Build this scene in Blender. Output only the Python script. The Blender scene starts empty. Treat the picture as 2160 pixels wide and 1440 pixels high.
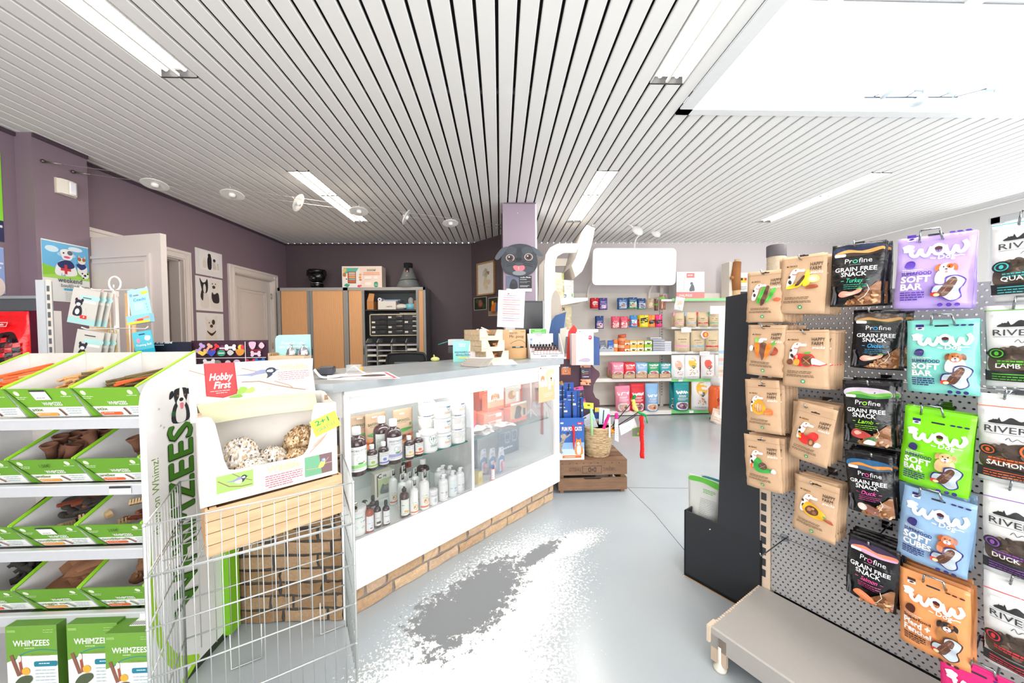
import bpy, math, random
from mathutils import Vector as V, Matrix as M
from mathutils.geometry import tessellate_polygon
PI=math.pi; R=math.radians
random.seed(7)
S=bpy.context.scene; C=S.collection
# ---------------------------------------------------------------- camera
F=750.; EYE=1.32
yaw,pit,rol=R(1.9),R(1.53),R(.57)
FW=V((math.sin(yaw)*math.cos(pit),math.cos(yaw)*math.cos(pit),-math.sin(pit)))
r0=V((math.cos(yaw),-math.sin(yaw),0)); u0=r0.cross(FW)
RT=r0*math.cos(rol)-u0*math.sin(rol); UP=RT.cross(FW)
cd=bpy.data.cameras.new('camera'); cam=bpy.data.objects.new('camera',cd); C.objects.link(cam)
cd.sensor_width=36; cd.lens=36*F/2160; cd.clip_start=.05
mw=M((RT,UP,-FW)).transposed().to_4x4(); mw.translation=(0,0,EYE); cam.matrix_world=mw
S.camera=cam
# ---------------------------------------------------------------- world, daylight, exposure
S.view_settings.view_transform='Standard'; S.view_settings.look='None'; S.view_settings.gamma=1
S.view_settings.exposure=0.19
S.cycles.max_bounces=8; S.cycles.diffuse_bounces=4; S.cycles.glossy_bounces=3; S.cycles.transmission_bounces=6
S.cycles.transparent_max_bounces=12; S.cycles.caustics_reflective=False; S.cycles.caustics_refractive=False
S.cycles.sample_clamp_indirect=4
W=bpy.data.worlds.new('daylight'); S.world=W; W.use_nodes=True
bg=W.node_tree.nodes['Background']; bg.inputs[0].default_value=(.9,.95,1,1); bg.inputs[1].default_value=1.6
def area(name,loc,rot,sx,sy,power,col=(1,1,1)):
    l=bpy.data.lights.new(name,'AREA'); l.shape='RECTANGLE'; l.size=sx; l.size_y=sy; l.energy=power; l.color=col
    o=bpy.data.objects.new(name,l); C.objects.link(o); o.location=loc; o.rotation_euler=rot; return o
area('skylight_daylight',(2.6,1.25,3.42),(0,0,0),2.5,2.0,95,(.93,.96,1))
area('shopfront_daylight',(0.6,-2.35,1.5),(R(122),0,0),6.5,2.3,230,(1,.975,.95))
area('side_window_daylight',(5.7,2.4,1.6),(R(90),0,R(90)),3.6,2.2,40,(.95,.97,1))

# ---------------------------------------------------------------- points of the place read off the camera model
def ray(px,py): return FW+RT*((px-1080)/F)-UP*((py-720)/F)
def at_z(px,py,z):
    d=ray(px,py); return V((0,0,EYE))+d*((z-EYE)/d.z)
def at_y(px,py,y):
    d=ray(px,py); return V((0,0,EYE))+d*(y/d.y)
def at_x(px,py,x):
    d=ray(px,py); return V((0,0,EYE))+d*(x/d.x)
def at_p(px,py,p,n):
    d=ray(px,py); c=V((0,0,EYE)); return c+d*((V(p)-c).dot(V(n))/d.dot(V(n)))

# ---------------------------------------------------------------- colour and materials
def lin(c):
    if isinstance(c,str):
        c=c.lstrip('#'); c=[int(c[i:i+2],16)/255 for i in (0,2,4)]
    return tuple((x/12.92 if x<=.04045 else ((x+.055)/1.055)**2.4) for x in c[:3])+(1.,)
MATS={}
def mat(kind):
    if kind in MATS: return MATS[kind]
    m=bpy.data.materials.new(kind); MATS[kind]=m; m.use_nodes=True; nt=m.node_tree; N=nt.nodes; L=nt.links
    b=N['Principled BSDF']; at=N.new('ShaderNodeAttribute'); at.attribute_name='Col'
    P=dict(matte=(.75,0,.3),paper=(.55,0,.12),satin=(.42,0,.12),gloss=(.2,0,.06),foil=(.27,0,1.),metal=(.32,.9,.15),wire=(.38,.55,.1),chrome=(.12,1,.05),kraft=(.7,0,.6),
           fabric=(.9,0,.8),rough=(.85,0,1.2),stone=(.35,0,.3),wood=(.6,0,.5),liquid=(.12,0,.0),pearl=(.35,0,.1))
    rough,met,bump=P.get(kind,(.6,0,.2))
    b.inputs['Roughness'].default_value=rough; b.inputs['Metallic'].default_value=met
    tc=N.new('ShaderNodeTexCoord'); nz=N.new('ShaderNodeTexNoise')
    nz.inputs['Scale'].default_value={'foil':22,'kraft':30,'fabric':160,'rough':90,'stone':9,'wood':6}.get(kind,45); nz.inputs['Detail'].default_value=3
    L.new(tc.outputs['Object'],nz.inputs['Vector'])
    if kind=='wood':
        mp=N.new('ShaderNodeMapping'); mp.inputs['Scale'].default_value=(1.2,9,9); L.new(tc.outputs['Object'],mp.inputs[0]); L.new(mp.outputs[0],nz.inputs['Vector'])
    mx=N.new('ShaderNodeMix'); mx.data_type='RGBA'; mx.blend_type='MULTIPLY'
    rp=N.new('ShaderNodeMapRange'); rp.inputs[1].default_value=.3; rp.inputs[2].default_value=.7
    rp.inputs[3].default_value={'wood':.72,'stone':.86,'rough':.8,'kraft':.93}.get(kind,.97); rp.inputs[4].default_value=1
    L.new(nz.outputs[0],rp.inputs[0]); mx.inputs[0].default_value=1
    L.new(at.outputs['Color'],mx.inputs[6]); L.new(rp.outputs[0],mx.inputs[7]); L.new(mx.outputs[2],b.inputs['Base Color'])
    if bump:
        bp=N.new('ShaderNodeBump'); bp.inputs['Strength'].default_value=min(1,bump); bp.inputs['Distance'].default_value=.002*max(1,bump) if kind!='foil' else .006
        L.new(nz.outputs[0],bp.inputs['Height']); L.new(bp.outputs[0],b.inputs['Normal'])
    if kind=='liquid': b.inputs['Coat Weight'].default_value=.6
    if kind=='pearl': b.inputs['Subsurface Weight'].default_value=0
    return m
def special(name,fn):
    m=bpy.data.materials.new(name); m.use_nodes=True; fn(m.node_tree,m.node_tree.nodes,m.node_tree.links,m.node_tree.nodes['Principled BSDF']); MATS[name]=m; return m
def _glass(nt,N,L,b):     # thin pane: mostly clear, mirror-like at grazing angles
    t=N.new('ShaderNodeBsdfTransparent'); g=N.new('ShaderNodeBsdfGlossy'); g.inputs['Roughness'].default_value=.03
    at=N.new('ShaderNodeAttribute'); at.attribute_name='Col'; L.new(at.outputs[0],t.inputs[0])
    lw=N.new('ShaderNodeLayerWeight'); lw.inputs[0].default_value=.3; ms=N.new('ShaderNodeMixShader')
    mr=N.new('ShaderNodeMapRange'); mr.inputs[3].default_value=.04; mr.inputs[4].default_value=.55; L.new(lw.outputs['Fresnel'],mr.inputs[0])
    L.new(mr.outputs[0],ms.inputs[0]); L.new(t.outputs[0],ms.inputs[1]); L.new(g.outputs[0],ms.inputs[2]); L.new(ms.outputs[0],N['Material Output'].inputs[0])
special('glass',_glass)
def _clear(nt,N,L,b):     # clear plastic wrap / frosted plastic
    t=N.new('ShaderNodeBsdfTransparent'); at=N.new('ShaderNodeAttribute'); at.attribute_name='Col'; L.new(at.outputs[0],b.inputs['Base Color'])
    b.inputs['Roughness'].default_value=.25; ms=N.new('ShaderNodeMixShader'); ms.inputs[0].default_value=.35
    L.new(t.outputs[0],ms.inputs[1]); L.new(b.outputs[0],ms.inputs[2]); L.new(ms.outputs[0],N['Material Output'].inputs[0])
special('clear',_clear)
def emis(name,col,st):
    def f(nt,N,L,b):
        b.inputs['Emission Color'].default_value=lin(col); b.inputs['Emission Strength'].default_value=st; b.inputs['Base Color'].default_value=lin(col)
    return special(name,f)
emis('tube_light','fffaf0',9.)

# ---------------------------------------------------------------- mesh builder
class B:
    def __init__(s,T=None): s.v=[];s.f=[];s.c=[];s.m=[];s.T=T or M();s.smooth=[];s.kinds=[]
    def mi(s,k):
        if k not in s.kinds: s.kinds.append(k)
        return s.kinds.index(k)
    def add(s,vs,fs,col,kind=None,sm=False):
        n=len(s.v); T=s.T; s.v+=[tuple(T@V(p)) for p in vs]
        multi=isinstance(col,list)
        k=s.mi(kind) if kind else 0
        if not multi: cc=lin(col)
        for i,f in enumerate(fs):
            s.f.append(tuple(n+a for a in f)); s.c.append(lin(col[i]) if multi else cc); s.m.append(k); s.smooth.append(sm)
        return s
    def box(s,x0,y0,z0,x1,y1,z1,col,kind=None):
        if x0>x1:x0,x1=x1,x0
        if y0>y1:y0,y1=y1,y0
        if z0>z1:z0,z1=z1,z0
        vs=[(x,y,z) for z in (z0,z1) for y in (y0,y1) for x in (x0,x1)]
        return s.add(vs,[(0,2,3,1),(4,5,7,6),(0,1,5,4),(2,6,7,3),(0,4,6,2),(1,3,7,5)],col,kind)
    def rbox(s,x0,y0,z0,x1,y1,z1,col,r=.004,kind=None,seg=3):   # box with rounded vertical edges and chamfered rims
        pts=rrect(x0,y0,x1,y1,r,seg); c=min(r,.4*abs(z1-z0))*.5
        ins=rrect(x0+c,y0+c,x1-c,y1-c,max(r-c,.0005),seg)
        n=len(pts); vs=[(x,y,z0) for x,y in ins]+[(x,y,z0+c) for x,y in pts]+[(x,y,z1-c) for x,y in pts]+[(x,y,z1) for x,y in ins]
        fs=[tuple(range(n))[::-1],tuple(range(3*n,4*n))]
        for k in range(3):
            for i in range(n): fs.append((k*n+i,k*n+(i+1)%n,(k+1)*n+(i+1)%n,(k+1)*n+i))
        return s.add(vs,fs,col,kind)
    def tube(s,pts,r,col,seg=6,kind=None,closed=False,sm=True):
        pts=[V(p) for p in pts]; n=len(pts); rings=[]
        rr=r if isinstance(r,(list,tuple)) else [r]*n
        up=None
        for i,p in enumerate(pts):
            a=pts[(i-1)%n] if (closed or i>0) else p; b=pts[(i+1)%n] if (closed or i<n-1) else p
            t=(b-a).normalized() if (b-a).length>1e-9 else V((0,0,1))
            if up is None: up=t.orthogonal().normalized()
            up=(up-t*up.dot(t)); up=up.normalized() if up.length>1e-6 else t.orthogonal().normalized()
            w=t.cross(up); rings.append([p+(up*math.cos(2*PI*k/seg)+w*math.sin(2*PI*k/seg))*rr[i] for k in range(seg)])
        vs=[q for ring in rings for q in ring]; fs=[]
        for i in range(n if closed else n-1):
            j=(i+1)%n
            for k in range(seg): fs.append((i*seg+k,i*seg+(k+1)%seg,j*seg+(k+1)%seg,j*seg+k))
        if not closed: fs.append(tuple(range(seg))[::-1]); fs.append(tuple((n-1)*seg+k for k in range(seg)))
        return s.add(vs,fs,col,kind,sm)
    def lathe(s,prof,col,seg=20,cx=0,cy=0,kind=None,sx=1,sy=1):   # prof [(r,z[,colour of the band above])]
        vs=[];fs=[];cs=[]
        n=len(prof)
        for p in prof:
            for k in range(seg): vs.append((cx+p[0]*sx*math.cos(2*PI*k/seg),cy+p[0]*sy*math.sin(2*PI*k/seg),p[1]))
        for i in range(n-1):
            for k in range(seg): fs.append((i*seg+k,i*seg+(k+1)%seg,(i+1)*seg+(k+1)%seg,(i+1)*seg+k)); cs.append(prof[i][2] if len(prof[i])>2 else col)
        if prof[0][0]>1e-5: fs.append(tuple(range(seg))[::-1]); cs.append(prof[0][2] if len(prof[0])>2 else col)
        if prof[-1][0]>1e-5: fs.append(tuple((n-1)*seg+k for k in range(seg))); cs.append(col)
        return s.add(vs,fs,cs,kind,True)
    def prism(s,poly,d0,d1,col,axis='y',kind=None,side=None):   # 2-D polygon extruded: axis y -> polygon in x,z
        def P(a,b,d): return {'y':(a,d,b),'z':(a,b,d),'x':(d,a,b)}[axis]
        n=len(poly); vs=[P(a,b,d0) for a,b in poly]+[P(a,b,d1) for a,b in poly]
        tr=tessellate_polygon([[V((a,b,0)) for a,b in poly]])
        fs=[tuple(t) for t in tr]+[tuple(n+i for i in t[::-1]) for t in tr]; cs=[col]*len(fs)
        for i in range(n): fs.append((i,(i+1)%n,n+(i+1)%n,n+i)); cs.append(side or col)
        return s.add(vs,fs,cs,kind)
    def ball(s,c,rx,ry,rz,col,seg=12,rings=8,kind=None,jit=0,rnd=random):
        vs=[];fs=[]
        for i in range(rings+1):
            a=PI*i/rings
            for k in range(seg):
                b=2*PI*k/seg; q=1+(rnd.uniform(-jit,jit) if jit and 0<i<rings else 0)
                vs.append((c[0]+rx*q*math.sin(a)*math.cos(b),c[1]+ry*q*math.sin(a)*math.sin(b),c[2]-rz*q*math.cos(a)))
        for i in range(rings):
            for k in range(seg): fs.append((i*seg+k,i*seg+(k+1)%seg,(i+1)*seg+(k+1)%seg,(i+1)*seg+k))
        return s.add(vs,fs,col,kind,True)
    def sheet(s,fn,nu,nv,col,kind=None,sm=True,colfn=None):
        vs=[fn(i/nu,j/nv) for j in range(nv+1) for i in range(nu+1)]
        fs=[(j*(nu+1)+i,j*(nu+1)+i+1,(j+1)*(nu+1)+i+1,(j+1)*(nu+1)+i) for j in range(nv) for i in range(nu)]
        if colfn: col=[colfn((i+.5)/nu,(j+.5)/nv) for j in range(nv) for i in range(nu)]
        return s.add(vs,fs,col,kind,sm)
    def build(s,name,kind='matte',parent=None,**kw):
        me=bpy.data.meshes.new(name); me.from_pydata(s.v,[],s.f)
        col=me.color_attributes.new('Col','FLOAT_COLOR','CORNER'); buf=[]
        for f,c in zip(s.f,s.c): buf+=list(c)*len(f)
        if len(buf)==4*len(me.loops): col.data.foreach_set('color',buf)
        ks=s.kinds or [kind]
        if s.kinds and kind not in s.kinds and None in s.kinds: pass
        for k in ks: me.materials.append(mat(k) if k else mat(kind))
        me.polygons.foreach_set('material_index',s.m); me.polygons.foreach_set('use_smooth',s.smooth)
        me.update(); o=bpy.data.objects.new(name,me); C.objects.link(o)
        if parent: o.parent=parent
        for k,v in kw.items():
            if v: o[k]=v
        return o
def rrect(x0,y0,x1,y1,r,seg=4):
    r=min(r,abs(x1-x0)*.49,abs(y1-y0)*.49); out=[]
    for cx,cy,a in ((x1-r,y0+r,-90),(x1-r,y1-r,0),(x0+r,y1-r,90),(x0+r,y0+r,180)):
        for k in range(seg+1):
            t=R(a+90*k/seg); out.append((cx+r*math.cos(t),cy+r*math.sin(t)))
    return out
def ell(cx,cy,rx,ry,n=18,a0=0,a1=360,rot=0):
    o=[]; c,s_=math.cos(R(rot)),math.sin(R(rot))
    for k in range(n+(a1-a0<360)):
        t=R(a0+(a1-a0)*k/n); x=rx*math.cos(t); y=ry*math.sin(t); o.append((cx+x*c-y*s_,cy+x*s_+y*c))
    return o
def smooth(pts,n=4,closed=True):   # Catmull-Rom through 2-D or 3-D points
    out=[]; k=len(pts)
    for i in range(k if closed else k-1):
        g=lambda j: V(pts[j%k]) if closed else V(pts[max(0,min(k-1,j))])
        a,b,c,d=g(i-1),g(i),g(i+1),g(i+2)
        for q in range(n):
            t=q/n; out.append(tuple(.5*((2*b)+(c-a)*t+(2*a-5*b+4*c-d)*t*t+(3*b-a-3*c+d)*t**3)))
    if not closed: out.append(tuple(pts[-1]))
    return out
# ---------------------------------------------------------------- lettering and printed artwork as geometry
TXT={}; TXN={}
def text_geo(s,bold=0.,shear=0.):
    key=(s,bold,shear)
    if key in TXT: return TXT[key]
    cu=bpy.data.curves.new('t','FONT'); cu.body=s; cu.size=1; cu.resolution_u=2; cu.shear=shear
    o=bpy.data.objects.new('t',cu); me=bpy.data.meshes.new_from_object(o)
    me.calc_loop_triangles(); vs=[(v.co.x/.7,v.co.y/.7) for v in me.vertices]; fs=[tuple(t.vertices) for t in me.loop_triangles]
    bpy.data.objects.remove(o); bpy.data.curves.remove(cu); bpy.data.meshes.remove(me)
    if bold:      # heavier strokes: the outline repeated around itself
        h=bold*.85; n=len(vs); of=[(0,0),(h,0),(-h,0),(0,h),(0,-h)]+([(h*.7,h*.7),(-h*.7,h*.7),(h*.7,-h*.7),(-h*.7,-h*.7)] if bold>=.05 else [])
        fs=[tuple(i+n*k for i in f) for k in range(len(of)) for f in fs]; vs=[(x+dx,y+dy) for dx,dy in of for x,y in vs]; TXN[key]=len(of)
    x0=min([v[0] for v in vs] or [0]); x1=max([v[0] for v in vs] or [1])
    TXT[key]=([(x-x0,y) for x,y in vs],fs,x1-x0); return TXT[key]
def art(b,items,mp,k=1.,maxe=0,kind=None,l0=1,gap=.00014):
    """items in drawing units times k; mp(x,y,lift) -> point.  r rect, e ellipse, p polygon, l stroke, t text, x fine print"""
    lay=l0
    for it in items:
        q=it[0]; polys=[]
        if q=='up': lay+=it[1]; continue
        if q=='r': polys=[([(it[1],it[2]),(it[3],it[2]),(it[3],it[4]),(it[1],it[4])],None)]; col=it[5]
        elif q=='rr': polys=[(rrect(it[1],it[2],it[3],it[4],it[6] if len(it)>6 else 2,3),None)]; col=it[5]
        elif q=='e': polys=[(ell(it[1],it[2],it[3],it[4],18 if len(it)<7 else 18,rot=it[6] if len(it)>6 else 0),None)]; col=it[5]
        elif q=='p': polys=[(it[1],None)]; col=it[2]
        elif q=='s': polys=[([tuple(p[:2]) for p in smooth(it[1],4)],None)]; col=it[2]
        elif q=='l':
            pts=[V(p) for p in it[1]]; w=it[2]/2; col=it[3]; n=len(pts); Lf=[];Rt=[]
            for i in range(n):
                d=(pts[min(i+1,n-1)]-pts[max(i-1,0)]); d=d.normalized() if d.length else V((1,0)); nn=V((-d.y,d.x))*w
                Lf.append(pts[i]+nn); Rt.append(pts[i]-nn)
            vs=[tuple(p) for p in Lf+Rt]; polys=[(vs,[(i,i+1,n+i+1,n+i) for i in range(n-1)])]
        elif q=='t':
            _,s_,x,y,h,col=it[:6]; o=it[6] if len(it)>6 else {}
            vs,fs,w=text_geo(s_,o.get('b',0),o.get('sh',0)); sx=h
            if o.get('w'): sx=o['w']/max(w,.01)
            al=o.get('a','l'); dx=0 if al=='l' else (-w*sx/2 if al=='c' else -w*sx)
            rt=R(o.get('rot',0)); c,sn=math.cos(rt),math.sin(rt)
            arch=o.get('arch',0)
            pv=[]
            for a,bb in vs:
                X=dx+a*sx; Y=bb*h+arch*math.sin(PI*a/max(w,.01)); pv.append((x+X*c-Y*sn,y+X*sn+Y*c))
            nc=TXN.get((s_,o.get('b',0),o.get('sh',0)),1); m=len(pv)//nc; q_=len(fs)//nc
            polys=[(pv[m*i:m*i+m],[tuple(v-m*i for v in f) for f in fs[q_*i:q_*i+q_]]) for i in range(nc)]
        elif q=='x':      # fine print: rows of short strokes
            _,x0,x1,y,n,st,col=it[:7]; rs=random.Random(int(x0*7+y*13+n)); h=it[7] if len(it)>7 else st*.4; vs=[];fs=[]
            for i in range(n):
                x=x0; yy=y-i*st
                while x<x1-.5:
                    w=rs.uniform(2,6)*st*.28; w=min(w,x1-x); kx=len(vs); vs+=[(x,yy),(x+w,yy),(x+w,yy+h),(x,yy+h)]; fs.append((kx,kx+1,kx+2,kx+3)); x+=w+st*.22
                    if i==n-1 and x>x0+(x1-x0)*.7: break
            polys=[(vs,fs)]
        for ip,(vs,fs) in enumerate(polys):
            L_=lay+.1*ip
            if fs is None: fs=[tuple(t) for t in tessellate_polygon([[V((a,c_,0)) for a,c_ in vs]])]
            P2=[(a*k,c_*k) for a,c_ in vs]
            # face winding towards the viewer
            out=[];F3=[]
            for f in fs:
                a,b_,c_=P2[f[0]],P2[f[1]],P2[f[2]]
                if (b_[0]-a[0])*(c_[1]-a[1])-(b_[1]-a[1])*(c_[0]-a[0])<0: f=f[::-1]
                F3.append(f)
            if maxe:
                work=[]
                for f in F3:
                    if len(f)==4: work+=[(P2[f[0]],P2[f[1]],P2[f[2]]),(P2[f[0]],P2[f[2]],P2[f[3]])]
                    else: work.append(tuple(P2[i] for i in f))
                P2=[];F3=[]
                while work:
                    t=work.pop(); e=[math.dist(t[i],t[(i+1)%3]) for i in range(3)]; m=max(e)
                    if m>maxe:
                        i=e.index(m); a,b_,c_=t[i],t[(i+1)%3],t[(i+2)%3]; md=((a[0]+b_[0])/2,(a[1]+b_[1])/2); work+=[(a,md,c_),(md,b_,c_)]
                    else: n=len(P2); P2+=list(t); F3.append((n,n+1,n+2))
            b.add([mp(x,y,L_*gap) for x,y in P2],F3,col,kind,bool(maxe))
        lay+=1
    return b
def flat(y=0,x0=0,z0=0): return lambda x,z,l: (x0+x,y-l,z0+z)      # on a plane that faces local -y
def onto(z=0,x0=0,y0=0): return lambda x,y,l: (x0+x,y0+y,z+l)       # lying on a plane that faces up
def ongrid(r,phi0,z0,y0=0):  # around a cylinder, centred towards local -y
    return lambda x,z,l: ((r+l)*math.sin(x/r+phi0),-(r+l)*math.cos(x/r+phi0)+y0,z0+z)
# ---------------------------------------------------------------- things
def thing(name,label,cat,loc=(0,0,0),rz=0,group=None,rx=0,ry=0):
    o=bpy.data.objects.new(name,None); C.objects.link(o); o.location=loc; o.rotation_euler=(rx,ry,rz); o.empty_display_size=.05
    o['label']=label; o['category']=cat
    if group: o['group']=group
    return o
def tag(o,label,cat,group=None,loc=None,rz=None,kind=None):
    if label: o['label']=label; o['category']=cat
    if group: o['group']=group
    if kind: o['kind']=kind
    if loc is not None: o.location=loc
    if rz is not None: o.rotation_euler=(0,0,rz)
    return o
def struct(o): o['kind']='structure'; return o
def dup(root,loc,rz=None,label=None,group=None,rx=None,ry=None):
    r=root.copy(); C.objects.link(r); r.location=loc
    e=list(root.rotation_euler)
    if rx is not None:e[0]=rx
    if ry is not None:e[1]=ry
    if rz is not None:e[2]=rz
    r.rotation_euler=e
    if label: r['label']=label
    if group: r['group']=group
    for ch in KIDS(root):
        c=ch.copy(); C.objects.link(c); c.parent=r
        for g in KIDS(ch): d=g.copy(); C.objects.link(d); d.parent=c
    return r
def KIDS(o): return list(o.children)
# ================================================================ THE SETTING
XL,XR,YB,YF,HC=-3.45,6.0,5.9,-2.5,2.78
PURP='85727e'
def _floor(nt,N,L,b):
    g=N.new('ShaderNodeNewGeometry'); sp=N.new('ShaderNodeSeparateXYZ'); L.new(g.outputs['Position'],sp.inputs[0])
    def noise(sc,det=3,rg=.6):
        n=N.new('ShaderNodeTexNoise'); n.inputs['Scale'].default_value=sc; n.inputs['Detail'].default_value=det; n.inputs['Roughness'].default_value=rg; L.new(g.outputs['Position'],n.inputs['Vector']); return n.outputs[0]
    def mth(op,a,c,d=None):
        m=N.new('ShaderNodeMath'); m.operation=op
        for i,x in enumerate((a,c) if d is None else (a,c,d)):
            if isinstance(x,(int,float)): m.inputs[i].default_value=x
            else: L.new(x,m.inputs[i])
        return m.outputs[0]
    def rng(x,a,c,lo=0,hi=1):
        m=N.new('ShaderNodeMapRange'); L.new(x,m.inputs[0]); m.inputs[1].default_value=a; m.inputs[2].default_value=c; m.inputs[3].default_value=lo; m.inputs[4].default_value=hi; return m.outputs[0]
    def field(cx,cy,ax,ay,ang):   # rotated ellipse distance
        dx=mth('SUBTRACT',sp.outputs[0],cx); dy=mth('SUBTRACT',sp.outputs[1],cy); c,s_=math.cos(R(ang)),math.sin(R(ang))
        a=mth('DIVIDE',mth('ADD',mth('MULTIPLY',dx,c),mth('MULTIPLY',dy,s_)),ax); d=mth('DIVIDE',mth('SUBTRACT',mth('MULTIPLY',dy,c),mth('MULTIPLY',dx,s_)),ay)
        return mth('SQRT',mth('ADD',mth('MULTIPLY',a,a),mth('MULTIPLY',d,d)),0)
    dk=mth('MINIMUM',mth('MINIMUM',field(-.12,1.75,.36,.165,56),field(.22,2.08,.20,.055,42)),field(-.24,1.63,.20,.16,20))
    wt=mth('MINIMUM',mth('MINIMUM',field(-.04,1.64,.60,.27,57),field(.30,2.10,.32,.09,30)),field(-.16,1.32,.36,.20,10))  # white glare on the floor, put into its colour as flecks
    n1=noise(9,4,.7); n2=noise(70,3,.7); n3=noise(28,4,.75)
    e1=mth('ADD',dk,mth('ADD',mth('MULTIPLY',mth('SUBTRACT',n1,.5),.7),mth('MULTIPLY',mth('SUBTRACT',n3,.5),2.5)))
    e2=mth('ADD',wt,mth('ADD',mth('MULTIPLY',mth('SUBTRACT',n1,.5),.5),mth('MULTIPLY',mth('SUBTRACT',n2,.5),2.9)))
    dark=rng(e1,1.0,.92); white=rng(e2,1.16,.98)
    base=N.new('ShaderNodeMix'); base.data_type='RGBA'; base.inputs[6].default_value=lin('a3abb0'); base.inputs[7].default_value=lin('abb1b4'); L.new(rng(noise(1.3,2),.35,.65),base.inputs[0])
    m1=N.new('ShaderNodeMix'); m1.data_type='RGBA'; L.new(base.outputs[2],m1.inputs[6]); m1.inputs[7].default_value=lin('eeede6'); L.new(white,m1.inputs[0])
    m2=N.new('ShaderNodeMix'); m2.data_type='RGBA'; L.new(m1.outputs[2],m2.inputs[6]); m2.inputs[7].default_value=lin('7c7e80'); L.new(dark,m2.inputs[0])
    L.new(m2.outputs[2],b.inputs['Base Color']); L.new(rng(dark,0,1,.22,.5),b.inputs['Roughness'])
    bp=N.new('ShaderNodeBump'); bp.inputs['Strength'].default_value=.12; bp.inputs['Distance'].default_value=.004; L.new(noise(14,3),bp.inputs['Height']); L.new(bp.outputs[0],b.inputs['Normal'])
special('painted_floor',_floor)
def _wall(c1,sc,bump):
    def f(nt,N,L,b):
        tc=N.new('ShaderNodeNewGeometry'); n=N.new('ShaderNodeTexNoise'); n.inputs['Scale'].default_value=sc; n.inputs['Detail'].default_value=6; L.new(tc.outputs['Position'],n.inputs['Vector'])
        at=N.new('ShaderNodeAttribute'); at.attribute_name='Col'; L.new(at.outputs[0],b.inputs['Base Color']); b.inputs['Roughness'].default_value=c1
        bp=N.new('ShaderNodeBump'); bp.inputs['Strength'].default_value=bump; bp.inputs['Distance'].default_value=.006; L.new(n.outputs[0],bp.inputs['Height']); L.new(bp.outputs[0],b.inputs['Normal'])
    return f
special('plaster',_wall(.62,5,.25)); special('lacquer',_wall(.38,3,.08)); special('slat_metal',_wall(.4,1,.02))
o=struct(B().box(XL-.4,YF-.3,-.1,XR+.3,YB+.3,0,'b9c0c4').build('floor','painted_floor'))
b=B()
for pts in ([at_z(1318,1022,0),at_z(1380,1083,0),at_z(1447,1164,0)],[at_z(1447,1164,0),V((1.16,1.2,0))],[at_z(1325,1028,0),at_z(1440,1029.5,0),V((3.2,2.87,0))],[at_z(1130,1190,0)*0+V((1.06,2.93,0)),V((1.02,5.2,0))]):
    b.tube([(p.x,p.y,-.0008) for p in pts],.0022,'4a4c4e',4)
struct(b.build('floor_joint','matte')).name='trim_3'
# walls
b=B()
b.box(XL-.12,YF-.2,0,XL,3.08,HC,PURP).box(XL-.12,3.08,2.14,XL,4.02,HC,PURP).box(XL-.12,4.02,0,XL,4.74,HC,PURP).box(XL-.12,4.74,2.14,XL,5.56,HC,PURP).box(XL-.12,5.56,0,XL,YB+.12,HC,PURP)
b.box(XL,2.69,0,-3.33,3.03,HC-.001,PURP)
struct(b.build('wall_left','plaster'))
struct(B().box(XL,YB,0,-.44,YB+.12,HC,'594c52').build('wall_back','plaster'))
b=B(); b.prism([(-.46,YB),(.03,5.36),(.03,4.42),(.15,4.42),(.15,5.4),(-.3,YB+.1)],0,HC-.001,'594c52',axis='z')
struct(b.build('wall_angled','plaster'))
struct(B().box(-.3,YB,0,XR+.12,YB+.12,HC,'e2dada').build('wall_far','plaster'))
b=B(); b.box(.043,4.05,0,.41,4.42,HC-.002,'a493a2').box(.41,4.05,0,.43,4.42,HC-.002,'e9e3e6').box(.055,4.045,2.765,.42,4.05,HC-.002,'7d6b79')
b.ball((.21,4.045,2.66),.006,.006,.006,'e8e8ea')
struct(b.build('wall_pillar','plaster'))
b=B()
b.box(XR,YF,0,XR+.12,.6,HC,'f0efee').box(XR,.6,0,XR+.12,4.2,.5,'f0efee').box(XR,.6,2.65,XR+.12,4.2,HC,'f0efee').box(XR,4.2,0,XR+.12,YB,HC,'f0efee')
struct(b.build('wall_right','plaster'))
b=B()
b.box(XL,YF-.12,0,-2.6,YF,HC,'e9e7e5').box(3.8,YF-.12,0,XR,YF,HC,'e9e7e5').box(-2.6,YF-.12,0,3.8,YF,.35,'e9e7e5').box(-2.6,YF-.12,2.65,3.8,YF,HC,'e9e7e5')
struct(b.build('wall_front','plaster'))
for nm,fr in (('window_1',[(-2.6,3.8)]),):
    b=B()
    for x in (-2.6,-.5,1.65,3.72): b.box(x,YF-.1,.35,x+.08,YF-.04,2.65,'dfe2e4')
    b.box(-2.6,YF-.1,.35,3.8,YF-.04,.42,'dfe2e4').box(-2.6,YF-.1,2.58,3.8,YF-.04,2.65,'dfe2e4')
    w=struct(b.build('window_1','satin'))
    B().box(-2.6,YF-.075,.4,3.8,YF-.07,2.6,'ffffff').build('window_pane','glass',w)
b=B()
for y in (.6,1.8,3.0,4.12): b.box(XR+.03,y,.5,XR+.09,y+.08,2.65,'dfe2e4')
b.box(XR+.03,.6,.5,XR+.09,4.2,.57,'dfe2e4').box(XR+.03,.6,2.58,XR+.09,4.2,2.65,'dfe2e4')
w=struct(b.build('window_2','satin')); B().box(XR+.055,.6,.55,XR+.06,4.2,2.6,'ffffff').build('window_pane','glass',w)
# dark shadow-gap trim where walls meet the ceiling
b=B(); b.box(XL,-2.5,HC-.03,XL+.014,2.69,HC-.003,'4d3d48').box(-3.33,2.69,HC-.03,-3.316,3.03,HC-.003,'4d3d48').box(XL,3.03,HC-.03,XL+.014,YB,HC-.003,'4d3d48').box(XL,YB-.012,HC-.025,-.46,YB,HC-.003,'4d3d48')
struct(b.build('trim_1','satin'))
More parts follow.
